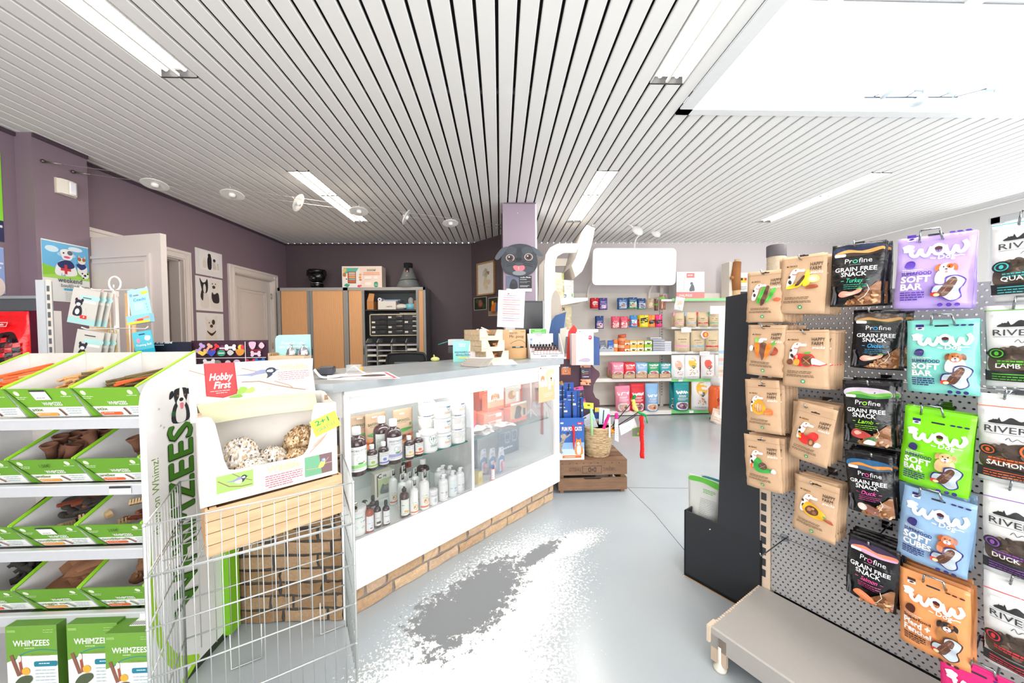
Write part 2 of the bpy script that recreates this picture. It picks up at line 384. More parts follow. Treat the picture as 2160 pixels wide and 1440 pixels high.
# ceiling of long slats, with openings for the lamps and the roof light
LAMPS=[(-1.9,-1.7,.62,2.11),(-1.9,-1.7,3.30,4.78),(.9,1.1,.62,2.11),(.9,1.1,3.26,4.76),(3.5,3.7,3.27,4.76),(3.5,3.7,.0,.01),(6.1,6.2,0,0.1)]
SK=(1.28,4.1,.15,2.33)
def _slat():
    b=B()
    i0=int(round((XL)/.1))-1
    for i in range(i0,61):
        x0,x1=i*.1+.008,i*.1+.092
        if x0>XR or x1<XL: continue
        x0=max(x0,XL); x1=min(x1,XR)
        iv=[(YF,YB)]
        cuts=[(l[2]-.012,l[3]+.012) for l in LAMPS if l[0]-.01<x0<l[1]]
        if SK[0]-.06<x1 and x0<SK[1]+.05: cuts.append((SK[2]-.05,SK[3]+.03))
        for a,c in cuts:
            iv=[q for p in iv for q in ((p[0],min(p[1],a)),(max(p[0],c),p[1])) if q[1]-q[0]>.02]
        for a,c in iv:
            # shallow tray profile with rolled edges
            pr=[(x0,HC+.014),(x0,HC+.003),(x0+.004,HC),(x1-.004,HC),(x1,HC+.003),(x1,HC+.014)]
            n=len(pr); vs=[(p[0],a,p[1]) for p in pr]+[(p[0],c,p[1]) for p in pr]
            b.add(vs,[(k,k+1,n+k+1,n+k) for k in range(n-1)],'faf9f6')
    b.kinds=['slat_metal']
    # black void above the slats, again with the roof-light opening
    z=HC+.045
    for x0,y0,x1,y1 in ((XL-.1,YF-.1,SK[0]-.05,YB+.1),(SK[1]+.05,YF-.1,XR+.1,YB+.1),(SK[0]-.05,YF-.1,SK[1]+.05,SK[2]-.05),(SK[0]-.05,SK[3]+.03,SK[1]+.05,YB+.1)):
        b.add([(x0,y0,z),(x1,y0,z),(x1,y1,z),(x0,y1,z)],[(0,3,2,1)],'191a1f',kind='matte')
    # cross rails seen between the slats
    for y in (-1.2,0.3,2.22,3.9): 
        if y==.3: b.box(XL,y,z-.028,SK[0]-.06,y+.03,z-.005,'3a3a40',kind='matte')
        else: b.box(XL,y,z-.028,(SK[0]-.06) if y==2.22 else XR,y+.03,z-.005,'3a3a40',kind='matte')
    return b
struct(_slat().build('ceiling','slat_metal'))
b=B(); x0,x1,y0,y1=SK; zt=3.5
for q in ((x0-.02,y0-.02,x0,y1+.02),(x1,y0-.02,x1+.02,y1+.02),(x0-.02,y0-.02,x1+.02,y0),(x0-.02,y1,x1+.02,y1+.02)): b.box(q[0],q[1],HC-.004,q[2],q[3],zt,'fbfbfb')
for q in ((x0-.086,y0-.05,x0,y1+.06),(x1,y0-.05,x1+.05,y1+.05),(x0-.05,y0-.05,x1+.05,y0),(x0-.086,y1,x1+.06,y1+.06)): b.box(q[0],q[1],HC-.014,q[2],q[3],HC-.003,'f2f3f3')
for x in (x0+.93,x0+1.87): b.box(x-.03,y0,zt-.06,x+.03,y1,zt,'f4f4f4')
struct(b.build('ceiling_skylight','satin'))
w=struct(B().box(x0,y0,zt-.02,x1,y1,zt-.01,'ffffff').build('window_3','glass'))
# doors in the left wall
def panelled(b,w,h,t,y,col,mould='d9d0cc'):
    b.box(0,y,0,w,y+t,h,col)
    for z0,z1 in ((.16,.9),(1.02,h-.15)):
        for s_ in (0,1):
            yy=y if s_==0 else y+t; d=-.012 if s_==0 else .012
            b.box(.122,yy,z0,w-.122,yy+d,z0+.022,mould).box(.122,yy,z1-.022,w-.122,yy+d,z1,mould).box(.1,yy,z0,.1219,yy+d*1.05,z1,mould).box(w-.1219,yy,z0,w-.1,yy+d*1.05,z1,mould)
            b.box(.15,yy,z0+.05,w-.15,yy+d*.5,z0+.06,mould).box(.15,yy,z1-.06,w-.15,yy+d*.5,z1-.05,mould).box(.15,yy,z0+.061,.16,yy+d*.55,z1-.061,mould).box(w-.16,yy,z0+.061,w-.15,yy+d*.55,z1-.061,mould)
    return b
def frame(y0,y1,zt,name):
    b=B(); w=.1; c='e6ddd8'; x=XL
    for a,c2 in ((y0,y0+w),(y1-w,y1)): b.box(x-.02,a,0,x+.022,c2,zt,c).box(x+.022,a+.012,0,x+.032,a+.03,zt-.012,c).box(x+.022,c2-.03,0,x+.032,c2-.012,zt-.02,c)
    b.box(x-.0199,y0+w+.0003,zt-w,x+.0219,y1-w-.0003,zt,c).box(x+.0221,y0+.0305,zt-.031,x+.0335,y1-.0305,zt-.0125,c).box(x+.0221,y0+w-.0295,zt-w+.0125,x+.0335,y1-w+.0295,zt-w+.031,c)
    b.box(x-.12,y0+w-.02,0,x-.02,y0+w+.012,zt-w,c).box(x-.12,y1-w-.012,0,x-.02,y1-w+.02,zt-w,c).box(x-.12,y0+w,zt-w-.012,x-.02,y1-w,zt-w+.02,c)
    return struct(b.build(name,'lacquer'))
d1=frame(3.0,4.1,2.235,'door_1')
lf=panelled(B(),.86,2.10,.042,0,'d8cfca').build('door_leaf','lacquer',d1); lf.location=(-3.49,3.07,.02); lf.rotation_euler=(0,0,R(-12))
B().box(-.15,0,0,.15,.3,.01,'777777')
b=B(); b.lathe([(.0,0),(.012,0),(.012,.03),(.026,.04),(.028,.055),(.0,.066)],'c9b58a',14); k=b.build('door_knob','metal',lf); k.location=(.8,-.0,1.02); k.rotation_euler=(R(90),0,0)
b=B(); b.box(XL-1.3,3.0,0,XL-1.25,4.3,2.4,'cfc8c4').box(XL-1.3,4.1,0,XL-.12,4.15,2.4,'d8d0cc').box(XL-1.3,2.9,0,XL-.12,2.95,2.4,'d8d0cc').box(XL-1.3,2.9,2.4,XL-.12,4.15,2.42,'d8d0cc').box(XL-1.3,2.9,-.02,XL-.12,4.15,0,'9a9a9a')
struct(b.build('wall_corridor','plaster'))
d2=frame(4.65,5.645,2.225,'door_2')
lf=panelled(B(),.8,2.11,.04,0,'e0d8d3').build('door_leaf','lacquer',d2); lf.location=(XL-.03,4.747,.0); lf.rotation_euler=(0,0,R(90)); 
b=B()
for z in (.3,1.1,1.85): b.tube([(0,0,z),(0,0,z+.09)],.008,'cfc6b8',8)
k=b.build('hinge','metal',lf); k.location=(.79,-.012,0)
# recessed twin-tube lamps in the ceiling (each its own thing)
NM={0:'in the left ceiling above the shelves, nearest the door side',1:'in the ceiling above the office cupboards',2:'in the ceiling beside the roof light',3:'in the ceiling beyond the purple pillar',4:'in the ceiling over the far right aisle'}
for i,(xa,xb,ya,yb) in enumerate(LAMPS[:5]):
    L_=yb-ya; t=thing('ceiling_lamp','white twin-tube lamp '+NM[i],'ceiling lamp',((xa+xb)/2,(ya+yb)/2,HC))
    b=B(); h=L_/2; z1=.04
    b.box(-.1,-h,.0,-.094,h,z1,'f6f4ee').box(.094,-h,0,.1,h,z1,'f6f4ee').box(-.1,-h,z1-.002,.1,h,z1+.002,'ffffff')
    b.box(-.1,-h-.009,-.001,.1,-h,z1,'3a3a3e').box(-.1,h,-.001,.1,h+.009,z1,'3a3a3e')
    b.build('housing','satin',t)
    n=24; pl=[(.006,-h)]     # one comb-shaped lattice: spine with blades on both sides
    for k in range(1,n): y=-h+L_*k/n; pl+=[(.006,y-.0015),(.093,y-.0015),(.093,y+.0015),(.006,y+.0015)]
    pl+=[(.006,h),(-.006,h)]
    for k in range(n-1,0,-1): y=-h+L_*k/n; pl+=[(-.006,y+.0015),(-.093,y+.0015),(-.093,y-.0015),(-.006,y-.0015)]
    pl.append((-.006,-h)); B().prism(pl,.002,.016,'f4f2ea',axis='z').build('louvre','satin',t)
    for s_ in (-1,1):
        B().tube([(s_*.05,-h+.02,.028),(s_*.05,h-.02,.028)],.0125,'ffffff',10).build('tube','tube_light',t)
    l=area('lamp_light',(0,0,-.02),(0,0,0),.17,L_-.04,18 if i<2 else 15,(1,.84,.68) if i<2 else (1,.95,.88)); l.parent=t
# ================================================================ shared makers of packaging
def pouch(W,H,D=.016,seed=0,col='c9a57f',kind='kraft',items=None,u=None,stand=.5,nu=10,nv=14,crink=.0016,name='bag_body',parent=None,round_=.0,top=.86):
    """a filled stand-up pouch: puffed front facing local -y, base at z=0; artwork drawn in hundredths of its width"""
    rs=random.Random(seed); ph=[rs.uniform(0,6.28) for _ in range(6)]; sk=rs.uniform(-1,1)
    def dep(x,z):
        a=max(0.,1-abs(2*x/W)**2.4); t=z/H
        g=min(1,max(0,(top-t)/.45)); g=g*g*(3-2*g)
        lo=stand+(1-stand)*min(1,t/.25)
        wr=crink*(math.sin(38*t+ph[0]+5*x/W)+.8*math.sin(9*x/W+ph[1]+14*t)+.6*math.sin(23*t+17*x/W+ph[2]))
        return D*a*g*lo+wr*(.35+.65*g)+.0008+W*.01*sk*math.sin(3*t+ph[3])
    def edge(x,z):    # outline wobbles a little; optional rounded top corners
        t=z/H; return x*(1-.012*math.sin(7*t+ph[4])-.02*(t>.0)*(1-t)*sk*sk*.5)
    bk=W*.01
    b=B()
    b.sheet(lambda i,j:(edge((i-.5)*W,j*H),-dep((i-.5)*W,j*H),j*H),nu,nv,col)
    b.sheet(lambda i,j:(edge((.5-i)*W,j*H),dep((.5-i)*W,j*H)*0-W*.01*sk*math.sin(3*j+ph[3])+.0012+ (D*.35*max(0,1-abs((2*i-1))**2.4)*min(1,max(0,(top-j)/.45))),j*H),nu,nv,col)
    # rim joining the two sheets (sides, foot and top edge)
    n=(nu+1)*(nv+1); fs=[]
    for j in range(nv):
        a=j*(nu+1); c=(j+1)*(nu+1); fs.append((a,c,n+c+nu,n+a+nu)); fs.append((a+nu,n+a,n+c,c+nu))
    for i in range(nu): fs.append((i,i+1,n+nu-i-1,n+nu-i)[::-1]); q=nv*(nu+1); fs.append((q+i,q+i+1,n+q+nu-i-1,n+q+nu-i))
    for f in fs: b.f.append(f); b.c.append(lin(col)); b.m.append(0); b.smooth.append(False)
    o=b.build(name,kind,parent)
    if items:
        k=W/100.; mp=lambda x,z,l:(edge(x-W/2,z),-dep(x-W/2,z)-.0007-l,z)
        p=art(B(),items,mp,k,maxe=W/11.,gap=.00032).build('print','satin' if kind=='kraft' else kind,o)
    return o
def dogface(cx,cy,r,c='f4efe8',ear='6b4a33',patch=None,nose='1d1a1a',tongue=True,body=None):
    it=[]
    if body: it.append(('s',[(cx-r*.9,cy-r*.5),(cx-r*1.1,cy-r*2.6),(cx+r*1.1,cy-r*2.6),(cx+r*.9,cy-r*.5)],body))
    it+=[('s',[(cx-r*.75,cy+r*.75),(cx-r*1.25,cy+r*.35),(cx-r*1.2,cy-r*.5),(cx-r*.7,cy-r*.05)],ear),('s',[(cx+r*.75,cy+r*.75),(cx+r*1.25,cy+r*.35),(cx+r*1.2,cy-r*.5),(cx+r*.7,cy-r*.05)],ear),
        ('e',cx,cy,r*.82,r*.9,c)]
    if patch: it.append(('e',cx+r*.38,cy+r*.3,r*.38,r*.42,patch))
    it+=[('e',cx,cy-r*.4,r*.48,r*.4,'f7f3ee' if c!='f7f3ee' else 'e9e2da'),('e',cx-r*.32,cy+r*.22,r*.1,r*.12,nose),('e',cx+r*.32,cy+r*.22,r*.1,r*.12,nose),('e',cx,cy-r*.2,r*.17,r*.12,nose)]
    if tongue: it.append(('e',cx+r*.05,cy-r*.68,r*.15,r*.24,'ee7f8d'))
    return it
def price(x,y,w=20): return ('rr',x,y,x+w,y+w*.34,'f6f4f0',w*.12)
def croci(pic):
    it=[('r',0,146.5,100,147.3,'b08c66'),('rr',39,151,61,154.5,'3a2a1e',1.7),('e',50,153.6,4,2.6,'3a2a1e'),
        ('p',[(12,125.5),(15,129.5),(18,125.5)],'1d1612'),('t','CROCI',19,125,4.2,'1d1612',{'b':.03}),('r',19,122.6,36,123.6,'f0b21c'),
        ('t','HAPPY',66,124,9,'241a14',{'b':.012,'w':27}),('t','FARM',66,113,9,'241a14',{'b':.012,'w':23}),('t','snacks',67,104,7,'f4ece0',{'b':.03,'sh':.2})]
    it+=[('x',14,88,42,1,6,'6a5038',1.6),('x',14,88,38,1,6,'6a5038',1.6),('x',11,92,32,1,6,'6a5038',1.6),('x',11,92,28.5,1,6,'6a5038',1.6),
         ('e',50,17,5,5,'159a55'),('p',[(47,19),(53,19),(52,15),(50,13.8),(48,15)],'bfe8cf')]
    D=[('s',[(22,100),(30,118),(42,119),(45,112),(38,106),(36,92),(30,70),(18,70)],'f7f3ec'),('e',26,84,4,6,'3c2c26',20),('e',23,98,3,4,'3c2c26'),('e',37,115,3,2.5,'b4622c'),('e',45,112.5,2.2,1.7,'1a1512'),('l',[(29,105),(34,103.5),(38,104)],2,'e0301e')]
    P={'marrow':D+[('s',[(34,60),(44,62),(56,102),(50,110),(44,100)],'4caf3a'),('l',[(40,64),(50,104)],1.2,'2f8f2a'),('s',[(45,54),(56,58),(66,104),(60,112),(54,98)],'5b3a2a'),('s',[(60,62),(70,66),(84,98),(78,104),(70,92)],'4caf3a'),('l',[(66,68),(79,98)],1.2,'2f8f2a'),('s',[(80,66),(92,62),(98,70),(86,74)],'b9552b')],
       'banana':D+[('s',[(20,66),(50,72),(62,96),(60,104),(52,96),(40,80),(22,74)],'f2c21b'),('s',[(38,74),(48,76),(58,96),(56,100),(50,94)],'4b3527'),('s',[(56,72),(70,78),(66,110),(60,112),(58,92)],'f6cf2a'),('e',76,90,12,10,'f7df6a'),('e',76,90,8,6.5,'fbf0ad'),('s',[(62,64),(86,66),(84,74),(68,73)],'a85632')],
       'carrot':[('e',38,108,9,6,'f5f0e8'),('s',[(22,116),(34,114),(32,100),(26,100)],'8bbf5a')]+D[1:2]+[('s',[(24,98),(36,100),(40,58),(36,56),(28,74)],'f07a1e'),('s',[(40,98),(58,98),(52,54),(47,54)],'6c4334'),('s',[(58,98),(72,96),(66,70),(58,56),(54,60)],'f07a1e'),('l',[(26,86),(34,85)],1,'c95d10'),('l',[(60,86),(68,85)],1,'c95d10'),('s',[(70,100),(80,112),(78,102),(84,106),(76,94)],'5aa03c'),('s',[(70,66),(84,68),(88,82),(80,92),(76,78)],'9a3d1e'),('e',16,84,6,9,'f2ede4')],
       'apple':D+[('e',44,74,15,17,'e1262a'),('e',37,82,3,5,'f6a9a0'),('e',60,74,17,18,'e1262a'),('e',60,73,13,15,'6b3f28'),('l',[(52,66),(70,84)],2,'a06a42'),('l',[(52,78),(66,64)],2,'c08a5c'),('s',[(50,92),(66,96),(62,90)],'43a532'),('s',[(72,80),(98,64),(80,62),(70,64)],'f4efe0'),('l',[(72,62),(86,60),(99,65)],3,'e1262a'),('e',22,68,7,8,'6a3218'),('s',[(30,62),(42,60),(44,74),(34,76)],'e8a13c')],
       'pumpkin':D+[('s',[(24,80),(30,98),(46,112),(56,100),(64,86),(62,68),(44,60),(28,66)],'f4a51c'),('e',44,82,13,16,'c98d55'),('l',[(36,74),(36,92)],2,'e3c79a'),('l',[(42,70),(42,95)],2,'e9cfa6'),('l',[(49,72),(49,94)],2,'d9b586'),('s',[(58,70),(74,82),(84,76),(82,62),(66,60)],'ee7c3e'),('l',[(62,66),(80,70)],1.3,'f5b48a')],
       'redmeat':D+[('s',[(26,66),(34,88),(44,80),(56,96),(70,94),(72,80),(58,62),(44,56)],'d92622'),('e',58,66,8,11,'7a4a30'),('e',58,66,4,7,'c99267'),('s',[(66,56),(78,58),(80,66),(70,70)],'f6f0e6'),('e',28,80,4,5,'f0902a'),('e',30,72,3,3,'f2c832')],
       'artichoke':D+[('s',[(30,70),(34,92),(46,98),(58,84),(66,72),(82,68),(78,60),(56,56),(40,58)],'2f9a3c'),('e',56,76,12,11,'5c4438'),('l',[(48,70),(64,80)],1.5,'a58d7a'),('l',[(48,80),(62,70)],1.5,'8d7464'),('s',[(76,62),(84,74),(90,66),(86,58)],'f5f2ea'),('s',[(20,74),(28,80),(26,64)],'e8682a')],
       'squash':D+[('s',[(24,78),(34,98),(54,96),(78,78),(76,62),(56,58),(34,64)],'f3ad1d'),('e',48,78,16,13,'5a3a28'),('e',42,80,5,5,'a8714a'),('e',54,74,5,5,'8f5a36'),('e',50,84,4,3,'c08e62'),('s',[(76,64),(96,56),(92,66),(80,68)],'a84e2a'),('s',[(74,76),(82,72),(79,68)],'3c8a34')]}
    it+=P[pic]; it.append(price(38,110,19)); return it
def profine(name,c,sky,meat):
    it=[('s',[(4,134),(6,150),(30,156),(70,156),(94,150),(96,134),(60,128),(30,131)],sky[0]),('s',[(6,134),(30,146),(58,140),(94,146),(94,134),(60,129)],sky[1]),('s',[(6,132),(34,138),(70,133),(94,139),(92,132),(50,127)],sky[2]),
        ('rr',40,159,62,163,'17171a',2),price(6,128,22),
        ('t','Pr',27,110,12,'e8e8ea',{}),('e',46.5,114,4.8,4.8,c),('e',46.5,114,3.1,3.1,'141416'),('t','fine',53,110,12,'e8e8ea',{}),('x',36,66,105,1,4,'8c8c90',1.2),
        ('t','GRAIN FREE',9,89,10.5,'f5f5f5',{'b':.03,'w':78}),('t','SNACK',22,76,11,'f5f5f5',{'b':.03,'w':48}),
        ('t',name,33,60,11,c,{'b':.02,'sh':.35,'w':32}),('r',22,64,28,65.5,c),('r',70,64,76,65.5,c),('x',28,72,54,3,5,c,1),
        ('s',[(3,6),(6,36),(4,50),(10,52),(9,44),(14,30),(12,6),(9,6),(9,24),(6,8)],'5a5a60'),
        ('p',[(28,4),(58,26),(90,60),(96,60),(96,6),(80,3),(40,2)],'8b5c38')]
    rs=random.Random(len(name))
    for q in range(46):
        x=rs.uniform(34,91); y=rs.uniform(6,(x-26)*.80)
        it.append(('e',x,y,5,2.6,rs.choice(['b98555','9a6840','caa071','7a4c2c']),rs.uniform(0,180)))
    it.append(('l',[(58,14),(70,24),(78,40),(74,52)],1,'e9dfd2'))
    if meat=='fillet': it+=[('s',[(20,28),(28,38),(46,36),(64,44),(62,34),(44,26),(28,22)],'e8a08c'),('s',[(24,28),(40,31),(58,38),(44,28)],'f4bda8'),('s',[(54,42),(62,46),(66,42)],'4f9a3a')]
    if meat=='lamb': it+=[('s',[(22,30),(30,46),(48,42),(62,32),(52,22),(34,22)],'b4413a'),('s',[(28,36),(36,42),(44,36),(34,30)],'e3a89a'),('s',[(50,22),(66,28),(74,22),(60,16)],'2f6a35'),('s',[(46,8),(56,20),(70,16),(66,6)],'efe6dc')]
    if meat=='roll': it+=[('s',[(30,26),(48,38),(70,24),(64,10),(48,14)],'8f5d50'),('e',36,28,10,11,'e9d2c8'),('e',36,28,6,7,'f4e4dc')]
    if meat=='salmon': it+=[('s',[(22,26),(36,38),(62,26),(66,14),(50,12),(30,18)],'ef8452'),('l',[(30,28),(52,18)],1.2,'f8b590'),('l',[(36,32),(58,20)],1.2,'f8b590')]
    return it
def wow(c,dk,lines,dog,sub='SOFT|BAR',anim='2f2a6e',head='SUPERFOOD'):
    wh='fbf9f6'
    it=[('rr',40,142.5,60,146,'2c3038',1.7),('r',13,136,25,148,wh),('r',13,142,25,148,anim),('s',[(15,139),(19,141.5),(23,140),(19,137.5)],anim)]
    for x in (70,79,89): it.append(('s',[(x-3,145),(x-1,146.5),(x+4,146),(x+3,143.5),(x-2,143.5)],anim))
    # the big soft white lettering with a nose in the o
    it+=[('l',smooth([(8,122),(17,125),(20,108),(27,105),(32,117),(34,108),(41,104),(47,121)],6,False),6.3,wh),('e',16,122,8,5,wh,20),('l',smooth([(50,108),(48,117),(55,124),(63,117),(61,108),(55,105),(50,108)],5,False),5.5,wh),('l',smooth([(63,121),(67,107),(73,105),(77,118),(80,108),(86,107),(90,118),(86,127)],6,False),6.3,wh),('e',90,118,3.6,6,wh,10),
         ('e',55.5,117,5,3.6,'4a2227'),('l',[(55.5,113),(55.5,110)],.8,'4a2227'),
         ('t','Dog',56,95,9,wh,{'b':.03}),('l',[(46,98),(53,97)],1.6,wh),('l',[(76,98),(83,100),(88,99)],1.6,wh),price(9,113,15),
         ('s',[(12,84),(15,93),(22,95),(27,90),(25,80),(17,80)],anim),('x',10,38,76,2,3.5,wh,1),
         ('t',head,9,66,6.5,anim,{'b':.05,'w':41})]
    a,b_=sub.split('|'); it+=[('t',a,9,52,12,wh,{'b':.06,'w':40}),('t',b_,9,37,12,wh,{'b':.06,'w':30 if len(b_)<4 else 42}),('x',9,42,30,4,4.6,anim,2.6)]
    it+=dog
    it+=[('s',[(50,30),(54,44),(66,46),(68,58),(80,62),(92,54),(90,42),(86,34),(88,20),(76,12),(64,20),(56,22)],anim),('s',[(52,31),(56,42),(67.5,44),(70,56),(80,60),(90,53),(88,42),(84,34),(86,21),(76,14),(65,22),(57,24)],c if False else 'b9c4cc'),('s',[(58,26),(66,44),(76,58),(82,52),(76,34),(68,22)],'5d3a2a'),('l',[(64,28),(78,54)],1.5,'8a5c44')]
    it+=[('e',56,26,6,4.5,'c7362e'),('e',58,25,4,3,'e9d3a0')]
    for x in (63,74,84): it.append(('e',x,6,3.6,3.6,anim))
    return it
def river(c,nm):
    it=[('r',0,150,100,151.6,c),('s',[(14,118),(22,126),(30,122),(40,131),(52,125),(64,134),(80,126),(92,120),(60,119)],'2b2d30'),('p',[(16,118),(19,127),(22,118)],'2b2d30'),('p',[(22,118),(26,130),(30,118)],'2b2d30'),
        ('t','RIVER',8,101,12,'3b3e42',{'b':.008,'w':52}),('r',8,98,92,98.7,'6c6f73'),('r',8,115.5,92,116.1,'6c6f73'),('l',smooth([(34,88),(38,93),(42,87),(48,92),(54,88),(62,91),(70,87)],4,False),1.1,'4a4d50'),
        ('s',[(2,56),(14,66),(30,74),(46,82),(70,86),(98,88),(98,30),(40,30),(6,30)],'54463c')]
    rs=random.Random(3)
    for q in range(30): it.append(('e',rs.uniform(16,96),rs.uniform(36,78),6,4.5,rs.choice(['6e5d50','3f342d','7d6a5a','4c4038']),rs.uniform(0,180)))
    it+=[('e',13,66,12,11,'1c1e20'),('e',13,66,9,8.4,c),('e',13,66,7,6.5,'1c1e20'),('e',13,66,3,4,c),('e',66,72,15,14,c),('e',66,72,12,11,'2a2624'),
         ('x',14,60,50,2,5,c,2.6),('t',nm,12,38,8.5,'f3f1ec',{'b':.03}),('r',0,12,100,32,'1d2022'),('r',8,25,92,26.5,c),('x',8,90,20,2,5,c,1.6),price(10,136,22)]
    return it
# ================================================================ RIGHT-HAND GONDOLA WITH HANGING BAGS
G0=V((1.205,1.541,0)); GA=R(-59.6); GU=V((math.cos(GA),math.sin(GA),0)); GM=V((math.sin(GA),-math.cos(GA),0))
def _peg(nt,N,L,b):
    at=N.new('ShaderNodeAttribute'); at.attribute_name='Col'; L.new(at.outputs[0],b.inputs['Base Color']); b.inputs['Roughness'].default_value=.42
    tc=N.new('ShaderNodeTexCoord'); sp=N.new('ShaderNodeSeparateXYZ'); L.new(tc.outputs['Object'],sp.inputs[0])
    def m(op,a,c=0.):
        q=N.new('ShaderNodeMath'); q.operation=op
        for i,x in enumerate((a,c)):
            if isinstance(x,(int,float)): q.inputs[i].default_value=x
            else: L.new(x,q.inputs[i])
        return q.outputs[0]
    P=.0185; X=m('DIVIDE',sp.outputs[0],P); Z=m('DIVIDE',sp.outputs[2],P)
    row=m('MODULO',m('FLOOR',m('ADD',Z,200)),2.); X2=m('ADD',X,m('MULTIPLY',row,.5))
    fx=m('SUBTRACT',m('FRACT',m('ADD',X2,200)),.5); fz=m('SUBTRACT',m('FRACT',m('ADD',Z,200)),.5)
    d=m('ADD',m('MULTIPLY',fx,fx),m('MULTIPLY',fz,fz)); h=m('LESS_THAN',d,.036)
    t=N.new('ShaderNodeBsdfTransparent'); ms=N.new('ShaderNodeMixShader'); L.new(h,ms.inputs[0]); L.new(b.outputs[0],ms.inputs[1]); L.new(t.outputs[0],ms.inputs[2]); L.new(ms.outputs[0],N['Material Output'].inputs[0])
special('pegboard',_peg)
gt=thing('gondola_shelving','grey perforated shop gondola with hanging pet snacks and a wide bottom tray','shop shelving',G0,GA)
for z0,z1 in ((.1525,.408),(.411,.80),(.803,1.13),(1.133,1.46)):
    b=B(); b.box(.01,-.006,z0,.98,.006,z1,'a2a2a3',kind='pegboard'); b.build('back_panel','pegboard',gt)
b=B(); b.box(-.035,-.014,0,.008,.03,1.47,'d9c3ad')
for k in range(26): b.box(-.028,-.0165,.20+k*.05,-.008,-.0135,.232+k*.05,'2e3135')
b.build('slotted_upright','satin',gt)
b=B(); b.box(.97,-.014,0,1.01,.03,1.47,'d9c3ad'); b.build('slotted_upright','satin',gt)
B().box(0,.05,.0,.98,.06,1.1,'1d1d20').build('rear_panel','satin',gt)
b=B(); b.prism([(-.43,.075),(-.43,.147),(-.425,.152),(-.02,.152),(-.02,.135),(-.415,.135),(-.415,.075)],-.03,.99,'a8a49f',axis='x'); b.build('bottom_tray','satin',gt)
b=B(); b.box(-.028,-.40,.0,-.02,-.03,.134,'b6a28f').box(-.028,-.43,.02,.03,-.415,.125,'c2ac97').box(-.04,-.44,.09,-.028,-.39,.155,'d9c4ae'); b.build('end_bracket','satin',gt)
b=B()
rs=random.Random(5)
for k in range(26): b.box(-.033,-.42+k*.0155,.146,-.026+rs.uniform(-.003,.003),-.411+k*.0155,.1535,'d8c2ab')
b.build('worn_cardboard_edge','kraft',gt)
b=B(); b.lathe([(.0,0),(.022,0),(.024,.008),(.012,.02),(.008,.03),(.008,.09),(0,.09)],'dcd6c8',16,.005,-.425); b.build('foot','satin',gt)
b=B(); b.lathe([(.0,0),(.022,0),(.024,.008),(.012,.02),(.008,.03),(.008,.09),(0,.09)],'dcd6c8',16,.95,-.425); b.build('foot','satin',gt)
def hang(name,label,cat,t,z,h,yawd,items,W,H,body,kind,seed,nback,group,behind,tilt=0,hook='single',blabel=None,D=.014,stand=.5,hx=0,crink=.0016,round_=0):
    p=G0+GU*t+GM*h; o=thing(name,label,cat,(p.x,p.y,z),GA+R(yawd),group,ry=R(tilt))
    pouch(W,H,D,seed,body,kind,items,parent=o,stand=stand,crink=crink)
    rs=random.Random(seed+99)
    for k in range(nback):
        hh=h-(k+1)*behind; q=G0+GU*(t+rs.uniform(-.004,.004)+.002*k)+GM*hh
        if hh<.02: break
        dup(o,(q.x,q.y,z+rs.uniform(-.004,.004)),GA+R(yawd*.4+rs.uniform(-2,2)),blabel,group,ry=R(tilt*.4+rs.uniform(-2,2)))
    return o
HK=None
def hook(t,z,L_,label,double=False):
    k=thing('display_hook',label,'hook',G0+GU*t+V((0,0,z)),GA)
    b=B()
    if double:
        for s_ in (-1,1): b.tube([(s_*.022,-.004,0),(s_*.022,-L_,0.0),(s_*.018,-L_-.012,.03)],.0026,'9aa0a2',6)
        b.tube([(-.018,-L_-.012,.03),(.018,-L_-.012,.03)],.0026,'9aa0a2',6)
    else: b.tube([(0,-.004,0),(0,-L_,0),(0,-L_-.008,.004),(0,-L_-.014,.016)],.0026,'a9abad',7)
    b.build('rod','chrome',k); b=B(); b.box(-.014,-.008,-.01,.014,-.003,.018,'9c9ea0').box(-.02 if double else -.012,-.012,-.004,.02 if double else .012,-.006,.004,'8c8e90'); b.build('clip','chrome',k)
    return k
# (pic, t centre, z bottom, width, height, tilt, yaw, pic words)
CR=[('marrow',.052,1.35,.128,.204,1.5,0,'green marrows and a brown stick',7),('carrot',.055,1.134,.130,.204,2,0,'orange carrots',7),('pumpkin',.057,.905,.123,.212,-3,0,'a cut orange pumpkin',6),('artichoke',.060,.674,.129,.214,-4,0,'green artichoke leaves',6),
    ('banana',.174,1.378,.139,.214,2,0,'yellow bananas',6),('apple',.188,1.104,.139,.213,-.5,0,'red apples',6),('redmeat',.197,.831,.122,.215,8,-6,'red fruit and brown chews',5),('squash',.218,.561,.126,.206,3,-2,'a yellow squash and brown chunks',4)]
for i,(pic,t,z,w,h,tl,yw,wd,nb) in enumerate(CR):
    hang('treat_bag','kraft snack bag showing '+wd+', hanging in front','snack bag',t,z,.2,yw,croci(pic),w,h,'c9a684','kraft',10+i,nb,'kraft snack bags with '+wd,.02,tilt=tl,blabel='kraft snack bag hanging behind the one showing '+wd,stand=.4)
    hook(t,z+h*.93,.215,'chrome hook carrying the kraft bags with '+wd)
PR=[('Turkey','3fc79a',('2b3550','e0a05a','3a2c22'),'fillet',.324,1.395,.131,.21,1.5,4,.2),('Chicken','35a7dd',('5a4a3a','c99a5e','2e3a26'),'fillet',.362,1.185,.118,.197,2,10,.15),('Lamb','8fdc2a',('c8bccb','6fae4a','3f8a3a'),'lamb',.362,.936,.12,.21,-2,0,.2),('Duck','e0459a',('2c5f8a','d98a3a','3c5a78'),'roll',.374,.707,.114,.203,-4,2,.2),('Salmon','ee4d94',('3c2c4a','e08a6a','d8a8c8'),'salmon',.371,.411,.124,.206,2,-2,.2)]
